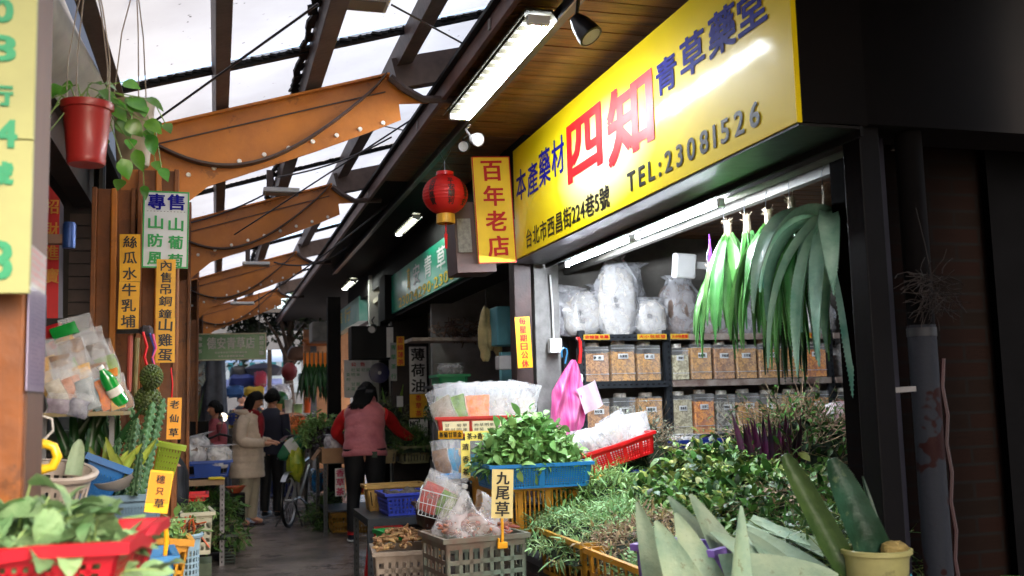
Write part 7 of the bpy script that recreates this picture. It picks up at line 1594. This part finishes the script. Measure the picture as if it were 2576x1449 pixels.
def smooth_path(pts, n=6):
    out = []
    for i in range(len(pts)-1):
        p0, p1, p2, p3 = pts[max(0, i-1)], pts[i], pts[i+1], pts[min(len(pts)-1, i+2)]
        for k in range(n):
            t_ = k/n; out.append(tuple(.5*((2*b_)+(-a+c)*t_+(2*a-5*b_+4*c-d)*t_*t_+(-a+3*b_-3*c+d)*t_**3) for a, b_, c, d in zip(p0, p1, p2, p3)))
    out.append(tuple(pts[-1])); return out
def loftbody(mb, rings, seg=28, quilt=0, nq=8, n=6, mi=0, seed=0, cap=True):
    """rings: (x,y,z, halfwidth, halfdepth, tilt) interpolated smoothly; quilting swells between seams"""
    R_ = smooth_path(rings, n); vs = []; N = len(R_)
    for i, (x, y, z, a, b_, tl_) in enumerate(R_):
        q = i/(N-1); f = abs(math.sin(PI*q*nq))**.6*quilt
        for k in range(seg):
            th = 2*PI*k/seg; cx, cy = math.cos(th), math.sin(th)
            e = 1+.02*noise.noise(V((cx*3, cy*3, z*8+seed)))
            px = cx*(a+f)*e; py = cy*(b_+f)*e
            vs.append(V((x+px, y+py*math.cos(tl_), z+py*math.sin(tl_))))
    fs = [(i*seg+k, i*seg+(k+1) % seg, (i+1)*seg+(k+1) % seg, (i+1)*seg+k) for i in range(N-1) for k in range(seg)]
    if cap: fs += [tuple(range(seg-1, -1, -1)), tuple((N-1)*seg+k for k in range(seg))]
    mb.add(vs, fs, mi)
def sleeve(mb, pts, rad, quilt=0, nq=6, seg=16):
    P4 = smooth_path([(*p, r_) for p, r_ in zip(pts, rad)], 7); N = len(P4)
    mb.tube([p[:3] for p in P4], [p[3]+quilt*abs(math.sin(PI*i/(N-1)*nq))**.6 for i, p in enumerate(P4)], seg)
def head(root, c, face, tilt=0, r=.095, hair=None, hairL=.18, skin=M_skin):
    """head mesh: skull with brow, eye sockets, nose, mouth, chin, ears; face is a horizontal yaw angle, 0 looks to -Y"""
    h = bpy.data.objects.new('head', None)
    mb = MB(); N, K = 26, 36
    def F(u, v):
        th = 2*PI*u; ph = PI*v; d = V((math.sin(ph)*math.sin(th), -math.sin(ph)*math.cos(th), math.cos(ph)))
        x, y, z = d.x*.80, d.y*.95, d.z*1.18
        if z < 0: x *= 1-.30*(-z/1.18)**1.3; y *= 1-.10*(-z)
        if y > 0 and z < -.2: y *= 1-.35*(-z-.2)
        fr = max(0, -d.y)**3
        def g(cx, cz, s_, s2): return math.exp(-((d.x-cx)/s_)**2-((d.z-cz)/s2)**2)
        y -= fr*(.26*g(0, -.13, .12, .17)+.10*g(0, .02, .08, .2)+.07*g(0, -.52, .22, .06)+.05*g(0, -.6, .2, .05)+.10*g(0, -.85, .2, .14)+.05*g(0, .24, .5, .08))
        y += fr*(.10*g(.30, .08, .15, .10)+.10*g(-.30, .08, .15, .10)+.03*g(0, -.56, .2, .02))
        return V((x*r, y*r, z*r))
    mb.grid(F, K, N, wrap=True)
    for s_ in (-1, 1): mb.blob((s_*r*.80, .1*r, -.05*r), (.02*r*5*.3, r*.14, r*.24), 10, .1)
    ho = mb.build('head_skin', skin, None, angle=80)
    R = Matrix.Rotation(face, 3, 'Z') @ Matrix.Rotation(tilt, 3, 'X')
    bpy.data.objects.remove(h)
    ho.parent = root; ho.matrix_local = Matrix.Translation(c) @ R.to_4x4()
    mb = MB()
    for s_ in (-1, 1): mb.blob((s_*.29*r, -.80*r, .09*r), (.13*r, .06*r, .05*r), 10, 0)
    e = mb.build('eyes', M_ink, ho)
    mb = MB(); mb.blob((0, -.99*r, -.64*r), (.24*r, .06*r, .05*r), 10, 0); mb.build('lips', mat('lips', '9A4A42', .4, .1), ho)
    mb = MB()
    for s_ in (-1, 1): mb.tube([(s_*.14*r, -.93*r, .30*r), (s_*.32*r, -.90*r, .36*r), (s_*.48*r, -.78*r, .28*r)], .03*r, 5)
    mb.build('eyebrows', M_hair, ho)
    # hair
    mb = MB()
    def G(u, v):
        th = 2*PI*u; back = .5-.5*math.cos(th)  # 1 at the back
        ph = PI*v*(.36+.34*back); d = V((math.sin(ph)*math.sin(th), -math.sin(ph)*math.cos(th), math.cos(ph)))
        k = 1.10+.03*math.sin(th*17)+.02*noise.noise(d*6)
        return V((d.x*.84*r*k, d.y*.98*r*k+.02*r, d.z*1.22*r*k))
    mb.grid(G, 40, 12, wrap=True)
    random.seed(7)
    for i in range(90 if hairL > .05 else 0):
        th = PI*(.42+1.16*i/89); d = V((math.sin(th), -math.cos(th), 0)); p0 = V((d.x*.88*r, d.y*1.02*r, U(.1, .6)*r)); L_ = hairL*U(.8, 1.1)
        pts = [p0, p0+V((d.x*.012, d.y*.012, -L_*.4)), p0+V((d.x*.006, d.y*.004, -L_*.75)), p0+V((-d.x*.01+U(-.01, .01), -d.y*.005, -L_))]
        mb.tube(pts, [.013, .014, .012, .004], 5)
    if hair is not None: mb.build('hair', hair, ho, angle=80)
    return ho
def hand_joints(pref, wr, d, up, curl=.5, s=1.0):
    """palm and five fingers as skinned chains; d points to fingertips, up is back of the hand"""
    d = V(d).normalized(); up = V(up); sd_ = d.cross(up).normalized(); up = sd_.cross(d).normalized(); J = {}; E_ = []
    J[pref+'palm'] = (tuple(V(wr)+d*.045*s), .022*s); E_.append((pref+'wrist', pref+'palm'))
    for i, (o_, L_) in enumerate(((-.026, .058), (-.009, .068), (.009, .064), (.024, .052))):
        b_ = V(wr)+d*.078*s+sd_*o_*s; J[pref+'k%d' % i] = (tuple(b_), .0095*s); E_.append((pref+'palm', pref+'k%d' % i)); dd = d; p = b_
        for j in range(2):
            dd = (dd-up*curl*(.7+.3*j)).normalized(); p = p+dd*L_*.5*s; J[pref+'f%d%d' % (i, j)] = (tuple(p), (.0082-.0012*j)*s); E_.append((pref+('k%d' % i if j == 0 else 'f%d%d' % (i, j-1)), pref+'f%d%d' % (i, j)))
    b_ = V(wr)+d*.025*s-sd_*.03*s; p = b_+(d*.6-sd_*.7-up*.3).normalized()*.038*s; J[pref+'t0'] = (tuple(b_), .011*s); J[pref+'t1'] = (tuple(p), .0095*s); J[pref+'t2'] = (tuple(p+(d*.9-up*.5*curl).normalized()*.028*s), .008*s)
    E_ += [(pref+'palm', pref+'t0'), (pref+'t0', pref+'t1'), (pref+'t1', pref+'t2')]
    return J, E_
def person(name, label, loc, rz, J, E_, s=1.0):
    t = thing(name, label, 'person', loc, rz); t.scale = (s, s, s); b_ = skin_body('body', J, E_, M_skin, t); return t
# ---- woman in beige coat: local frame faces -Y, later rotated so she faces right ----
HIP = .86
J = {'pelvis': ((0, 0, HIP), .10), 'spine': ((0, .01, 1.02), .10), 'chest': ((0, .0, 1.20), .115), 'neck': ((0, -.03, 1.36), .05), 'skull': ((0, -.06, 1.44), .06),
     'Lsh': ((.16, 0, 1.28), .055), 'Lel': ((.21, -.02, 1.03), .042), 'Lwrist': ((.07, -.24, 1.0), .026),
     'Rsh': ((-.16, 0, 1.28), .055), 'Rel': ((-.21, -.02, 1.03), .042), 'Rwrist': ((-.07, -.24, .98), .026),
     'Lhip': ((.09, 0, .82), .085), 'Lkn': ((.09, -.03, .46), .058), 'Lan': ((.10, .0, .08), .038), 'Lto': ((.11, -.13, .035), .03),
     'Rhip': ((-.09, 0, .82), .085), 'Rkn': ((-.08, .02, .46), .058), 'Ran': ((-.09, .08, .08), .038), 'Rto': ((-.10, -.05, .035), .03)}
E_ = [('pelvis', 'spine'), ('spine', 'chest'), ('chest', 'neck'), ('neck', 'skull'), ('chest', 'Lsh'), ('Lsh', 'Lel'), ('Lel', 'Lwrist'), ('chest', 'Rsh'), ('Rsh', 'Rel'), ('Rel', 'Rwrist'),
      ('pelvis', 'Lhip'), ('Lhip', 'Lkn'), ('Lkn', 'Lan'), ('Lan', 'Lto'), ('pelvis', 'Rhip'), ('Rhip', 'Rkn'), ('Rkn', 'Ran'), ('Ran', 'Rto')]
a, b_ = hand_joints('L', (.07, -.24, 1.0), (-.35, -.9, .0), (0, 0, 1), .35); J.update(a); E_ += b_
a, b_ = hand_joints('R', (-.07, -.24, .98), (.35, -.9, .05), (-.3, 0, 1), .45); J.update(a); E_ += b_
f = at(640, 1322, Z=0)
wc = person('person', 'woman in a beige quilted coat and cream trousers looking down at her hands', (f.x-.06, f.y, 0), math.radians(66), J, E_, .965)
M_coat = mat('coat_beige', 'DCC8B4', .75, .12, 6, .6, 26, c2='BCA894'); M_tr = mat('trousers_cream', 'B0A48E', .8, .12, 5, .3, 20)
mb = MB()
loftbody(mb, [(0, .03, .58, .215, .205, 0), (0, .03, .72, .215, .20, 0), (0, .03, .85, .21, .19, 0), (0, .02, 1.0, .195, .175, 0), (0, .02, 1.14, .195, .17, 0), (0, .015, 1.24, .20, .15, 0), (0, .0, 1.31, .15, .105, -.1), (0, -.02, 1.37, .075, .075, -.2)], 30, .007, 11, 10, cap=False)
mb.build('coat', M_coat, wc, angle=80)
for s_ in (-1, 1):
    mb = MB(); sleeve(mb, [(s_*.13, .0, 1.29), (s_*.19, .01, 1.20), (s_*.225, .01, 1.05), (s_*.20, -.07, 1.0), (s_*.09, -.215, .995-.01*(s_ < 0))], [.075, .074, .066, .062, .05], .005, 9); mb.build('sleeve', M_coat, wc, angle=80)
    mb = MB(); x = s_*.09; y = 0 if s_ > 0 else .06
    sleeve(mb, [(x, .01, .84), (x, -.01+y*.2, .62), (x, -.02+y*.4, .44), (x*1.02, .0+y*.8, .25), (x*1.08, y+.01, .09)], [.098, .088, .074, .07, .066], 0, 1, 18); mb.build('trouser_leg', M_tr, wc, angle=80)
    mb = MB(); yo = 0 if s_ > 0 else .08; mb.box((x*1.15, -.05+yo, .012), (.09, .24, .022)); mb.build('sandal', mat('sandal', '3A2E30', .6, .2), wc, smooth=False, bevel=.01)
    mb = MB(); mb.tube([(x*1.15-.045, -.06+yo, .02), (x*1.15, -.09+yo, .07), (x*1.15+.045, -.06+yo, .02)], .012, 8); mb.build('sandal_strap', mat('strap', '7A4A4A', .6, .2), wc)
mb = MB()
def HD(u, v):
    th = 2*PI*u; r1 = .095+.03*math.sin(PI*v); return V((math.cos(th)*r1*1.25, .04+math.sin(th)*r1*1.0+.02, 1.325+.075*v+.03*math.sin(th)*(1-v)))
mb.grid(HD, 30, 8, wrap=True); mb.grid(lambda a, b: HD(a, 1)*.0+V((math.cos(2*PI*a)*(.09-.02*b), .055+math.sin(2*PI*a)*(.085-.02*b), 1.40-.05*b+.0)), 30, 3, wrap=True); mb.build('hood', M_coat, wc, angle=80)
mb = MB(); mb.tube([(-.07, -.06, 1.37), (0, -.10, 1.345), (.07, -.06, 1.37), (.06, .04, 1.385), (-.06, .04, 1.385), (-.07, -.06, 1.37)], .033, 10); mb.blob((0, -.145, 1.20), (.065, .045, .15), 14, .25, 3, 3); mb.build('red_scarf', mat('scarf', '8E1420', .8, .3, 14, .5), wc)
mb = MB()
for z in (1.1, .95, .8): mb.lathe([(.001, .006), (.010, .004), (.012, 0)], 10, (.03, -.155, z), (PI/2, 0, 0))
mb.lathe([(.001, .006), (.010, .004), (.012, 0)], 10, (.17, -.11, .80), (PI/2, 0, 1.0)); mb.build('button', M_ink, wc)
mb = MB(); mb.box((.16, -.075, .84), (.012, .12, .05), (0, -.15, .35)); mb.build('pocket_flap', M_coat, wc, smooth=False, bevel=.004)
head(wc, V((0, -.075, 1.50)), 0.0, .38, .092, M_hair, .17)
t = thing('paper_slip', 'pink and white paper held by the woman in the beige coat', 'paper', (f.x+.33, f.y-.10, 1.0), (.9, .1, 1.2)); mb = MB(); mb.box((0, 0, 0), (.11, .002, .08)); mb.box((.07, .004, -.03), (.09, .003, .07), mi=1); mb.build('sheet', [mat('paper_pinkish', 'D8A0B0', .6, .1), M_wp], t, smooth=False)
# ---- woman in the pink vest, seen from behind (faces +Y) ----
J = {'pelvis': ((0, 0, .90), .11), 'spine': ((0, -.06, 1.06), .10), 'chest': ((0, -.15, 1.24), .12), 'neck': ((0, -.24, 1.37), .05), 'skull': ((0, -.30, 1.43), .06),
     'Lsh': ((.18, -.15, 1.31), .055), 'Lel': ((.34, -.36, 1.10), .042), 'Lwrist': ((.56, -.52, .93), .027),
     'Rsh': ((-.18, -.15, 1.31), .055), 'Rel': ((-.30, -.28, 1.09), .042), 'Rwrist': ((-.22, -.46, .97), .027),
     'Lhip': ((.09, 0, .86), .095), 'Lkn': ((.12, -.02, .48), .062), 'Lan': ((.14, .03, .08), .04), 'Lto': ((.15, -.12, .035), .034),
     'Rhip': ((-.09, 0, .86), .095), 'Rkn': ((-.11, -.02, .48), .062), 'Ran': ((-.12, .03, .08), .04), 'Rto': ((-.14, -.12, .035), .034)}
E2 = [e for e in [('pelvis', 'spine'), ('spine', 'chest'), ('chest', 'neck'), ('neck', 'skull'), ('chest', 'Lsh'), ('Lsh', 'Lel'), ('Lel', 'Lwrist'), ('chest', 'Rsh'), ('Rsh', 'Rel'), ('Rel', 'Rwrist'),
      ('pelvis', 'Lhip'), ('Lhip', 'Lkn'), ('Lkn', 'Lan'), ('Lan', 'Lto'), ('pelvis', 'Rhip'), ('Rhip', 'Rkn'), ('Rkn', 'Ran'), ('Ran', 'Rto')]]
# facing +Y: mirror x and y of the -Y frame happens through rz = pi
a, b_ = hand_joints('L', (.56, -.52, .93), (.5, -.6, -.6), (.2, .4, 1), .3); J.update(a); E2 += b_
a, b_ = hand_joints('R', (-.22, -.46, .97), (.3, -.9, -.2), (0, .2, 1), .6); J.update(a); E2 += b_
f1, f2 = at(872, 1362, Z=0), at(938, 1362, Z=0); fm_ = (f1+f2)/2
J = {k: ((-v_[0][0], v_[0][1], v_[0][2]), v_[1]) for k, v_ in J.items()}   # her right arm reaches to the right of the picture
vw = person('person', 'woman in pink quilted vest and red sleeves bending over the herb table', (fm_.x+.06, fm_.y, 0), PI-.16, J, E2, 1.0)
M_vest = mat('vest_pink', 'CC747A', .6, .15, 6, .7, 24, sheen=.2, c2='A85860'); M_rs = mat('sleeve_red', 'C4161A', .7, .15, 8, .3, 30); M_bt = mat('trousers_black', '0E0E12', .7, .3, 8, .2)
mb = MB(); loftbody(mb, [(0, .01, .845, .225, .155, .12), (0, .0, .92, .215, .15, .15), (0, -.04, 1.04, .20, .145, .3), (0, -.09, 1.16, .20, .15, .45), (0, -.14, 1.27, .205, .14, .6), (0, -.18, 1.335, .17, .115, .75), (0, -.22, 1.385, .095, .085, .8), (0, -.235, 1.42, .09, .08, .8)], 32, .010, 8, 10, cap=False); mb.build('vest', M_vest, vw, angle=80)
mb = MB(); mb.lathe([(.085, -.03), (.105, -.02), (.115, .01), (.105, .035), (.085, .04)], 26, (0, -.215, 1.405), (.75, 0, 0), sx=1.05); mb.build('collar', M_vest, vw, angle=80)
for s_ in (-1, 1):
    mb = MB()
    sh_, el, wr = (J['Rsh'][0], J['Rel'][0], J['Rwrist'][0]) if s_ > 0 else (J['Lsh'][0], J['Lel'][0], J['Lwrist'][0])
    sh_, el, wr = V(sh_), V(el), V(wr); sleeve(mb, [tuple(sh_*.96+V((0, 0, .04))*0), tuple(sh_.lerp(el, .5)+V((0, 0, .005))), tuple(el), tuple(el.lerp(wr, .5)), tuple(wr)], [.085, .07, .058, .05, .04], 0, 1, 18); mb.build('sleeve', M_rs, vw, angle=80)
    x = s_*.10; mb = MB(); sleeve(mb, [(x*.95, .01, .93), (x, .0, .70), (s_*.115, -.015, .48), (s_*.125, .015, .28), (s_*.13, .03, .10)], [.125, .105, .072, .062, .05], 0, 1, 20); mb.build('trouser_leg', M_bt, vw, angle=80)
    mb = MB(); mb.blob((s_*.14, -.04, .045), (.045, .135, .045), 16, .05, 2, 2, flat=-.6); sh2 = mb.build('trainer', mat('shoe_dark', '1E2434', .6, .2), vw)
    mb = MB(); mb.blob((s_*.14, -.04, .018), (.05, .142, .02), 16, 0, 2, 2); mb.build('sole', M_white, sh2)
    mb = MB(); mb.lathe([(.05, 0), (.048, .05)], 16, (s_*.132, .03, .075)); mb.build('red_sock', M_rs, vw)
mb = MB(); mb.box((-.10, .158, .87), (.055, .006, .06)); mb.build('pocket_patch', mat('patch_green', '2E3E2E', .6, .2), vw, smooth=False)
hh_ = head(vw, V((-.02, -.33, 1.49)), .0, .55, .10, M_hair, .24)
mb = MB(); random.seed(9)
for i in range(70):
    sx_ = -1+2*i/69; x0_ = sx_*.085; lean_ = .05+.05*random.random()
    p0 = V((x0_-.02, -.27, 1.57-abs(sx_)*.05)); mb.tube([p0, V((x0_-.01, -.175+.02*abs(sx_), 1.515)), V((x0_*1.05+.01, -.085, 1.455)), V((x0_*.9+lean_*.5, -.03, 1.395)), V((x0_*.7+lean_*1.2+U(-.015, .015), .0, 1.345+U(-.02, .02)))], [.012, .017, .018, .014, .003], 6)
mb.build('long_hair', M_hair, vw, angle=80)
# ---- dark clothed person behind the coat woman ----
def simple_person(label, px, Y, H_, rz, top, bottom, hairL=.06, seat=False, headc=None, arms=True, base=0.0):
    x = at(px, 1100, Y).x; k = H_/1.62
    Jn = {'pelvis': ((0, 0, .88), .10), 'spine': ((0, 0, 1.04), .10), 'chest': ((0, 0, 1.22), .12), 'neck': ((0, -.01, 1.38), .05), 'skull': ((0, -.02, 1.45), .06),
         'Lsh': ((.17, 0, 1.3), .05), 'Lel': ((.22, 0, 1.05), .04), 'Lwrist': ((.15, -.2, .98), .026), 'Rsh': ((-.17, 0, 1.3), .05), 'Rel': ((-.22, 0, 1.05), .04), 'Rwrist': ((-.15, -.2, .98), .026),
         'Lhip': ((.09, 0, .84), .09), 'Lkn': ((.09, -.02, .46), .06), 'Lan': ((.09, .02, .08), .04), 'Lto': ((.1, -.12, .035), .03), 'Rhip': ((-.09, 0, .84), .09), 'Rkn': ((-.09, -.02, .46), .06), 'Ran': ((-.09, .02, .08), .04), 'Rto': ((-.1, -.12, .035), .03)}
    if seat:
        Jn.update({'Lkn': ((.10, -.38, .86), .065), 'Lan': ((.10, -.36, .46), .04), 'Lto': ((.10, -.48, .42), .03), 'Rkn': ((-.10, -.38, .86), .065), 'Ran': ((-.10, -.36, .46), .04), 'Rto': ((-.10, -.48, .42), .03), 'Lwrist': ((-.04, -.22, 1.05), .026), 'Rwrist': ((.04, -.24, 1.02), .026)})
    En = list(E2[:18])
    for pf, w_ in (('L', Jn['Lwrist'][0]), ('R', Jn['Rwrist'][0])):
        a, b_ = hand_joints(pf, w_, (-.6 if pf == 'L' and seat else 0, -.8, -.1), (0, 0, 1), .5); Jn.update(a); En += b_
    t = person('person', label, (x, Y, base), rz, Jn, En, k)
    mb = MB(); loftbody(mb, [(0, 0, .80, .19, .14, 0), (0, 0, .95, .18, .135, 0), (0, 0, 1.1, .18, .135, 0), (0, 0, 1.25, .19, .13, 0), (0, 0, 1.33, .14, .10, 0), (0, -.01, 1.39, .065, .065, 0)], 24, .003, 6, 6, cap=False); mb.build('jacket', top, t, angle=80)
    for s_, pf in ((1, 'L'), (-1, 'R')):
        mb = MB(); sleeve(mb, [Jn[pf+'sh'][0], tuple(V(Jn[pf+'sh'][0]).lerp(V(Jn[pf+'el'][0]), .5)), Jn[pf+'el'][0], tuple(V(Jn[pf+'el'][0]).lerp(V(Jn[pf+'wrist'][0]), .5)), Jn[pf+'wrist'][0]], [.07, .062, .056, .05, .042], 0, 1); mb.build('sleeve', top, t, angle=80)
        mb = MB(); sleeve(mb, [Jn[pf+'hip'][0], tuple(V(Jn[pf+'hip'][0]).lerp(V(Jn[pf+'kn'][0]), .5)), Jn[pf+'kn'][0], tuple(V(Jn[pf+'kn'][0]).lerp(V(Jn[pf+'an'][0]), .5)), Jn[pf+'an'][0]], [.11, .09, .075, .065, .055], 0, 1); mb.build('trouser_leg', bottom, t, angle=80)
        mb = MB(); p = V(Jn[pf+'an'][0]); mb.blob((p.x, p.y-.06, p.z-.035), (.045, .13, .045), 12, 0, flat=-.6); mb.build('shoe', M_blackpl, t)
    head(t, V((0, -.03, 1.52)), 0, .1 if not seat else .3, .094, M_hair, hairL)
    return t
simple_person('person in dark navy clothes standing close behind the woman in the beige coat', 683, 13.0, 1.58, 2.6, mat('navy_cloth', '1A1C30', .8, .2, 6, .2), M_bt, .06)
tp = simple_person('person in a pink top leaning by the parked scooter at the left', 545, 13.1, 1.45, -1.2, mat('pink_top', 'C0606C', .7, .2, 6, .3), mat('jeans_dark', '1E2A40', .8, .2), .08)
simple_person('person in black sitting with crossed arms behind the orange card', 428, 7.3, 1.45, -1.3, mat('black_jacket', '15161C', .7, .3, 6, .3), M_bt, .05, seat=True, base=-.17)
mb = MB(); xx = at(440, 1200, 7.4).x; mb.box((xx, 7.4, .3), (.36, .36, .58)); o = mb.build('dark_stool', M_dark, smooth=False); tag(o, 'low dark stool under the person in black', 'stool')
for i, (px, Y, rz, c_, lb) in enumerate([(606, 21, .4, '22222C', 'person in a dark hat and coat out in the street'), (640, 20.5, 3.0, '14161E', 'person in black under the grey umbrella'), (700, 21.5, 2.0, '3A2030', 'person in dark plum coat far out in the street')]):
    simple_person(lb, px, Y, 1.62, rz, mat('far_coat%d' % i, c_, .8, .2), M_bt, .05)
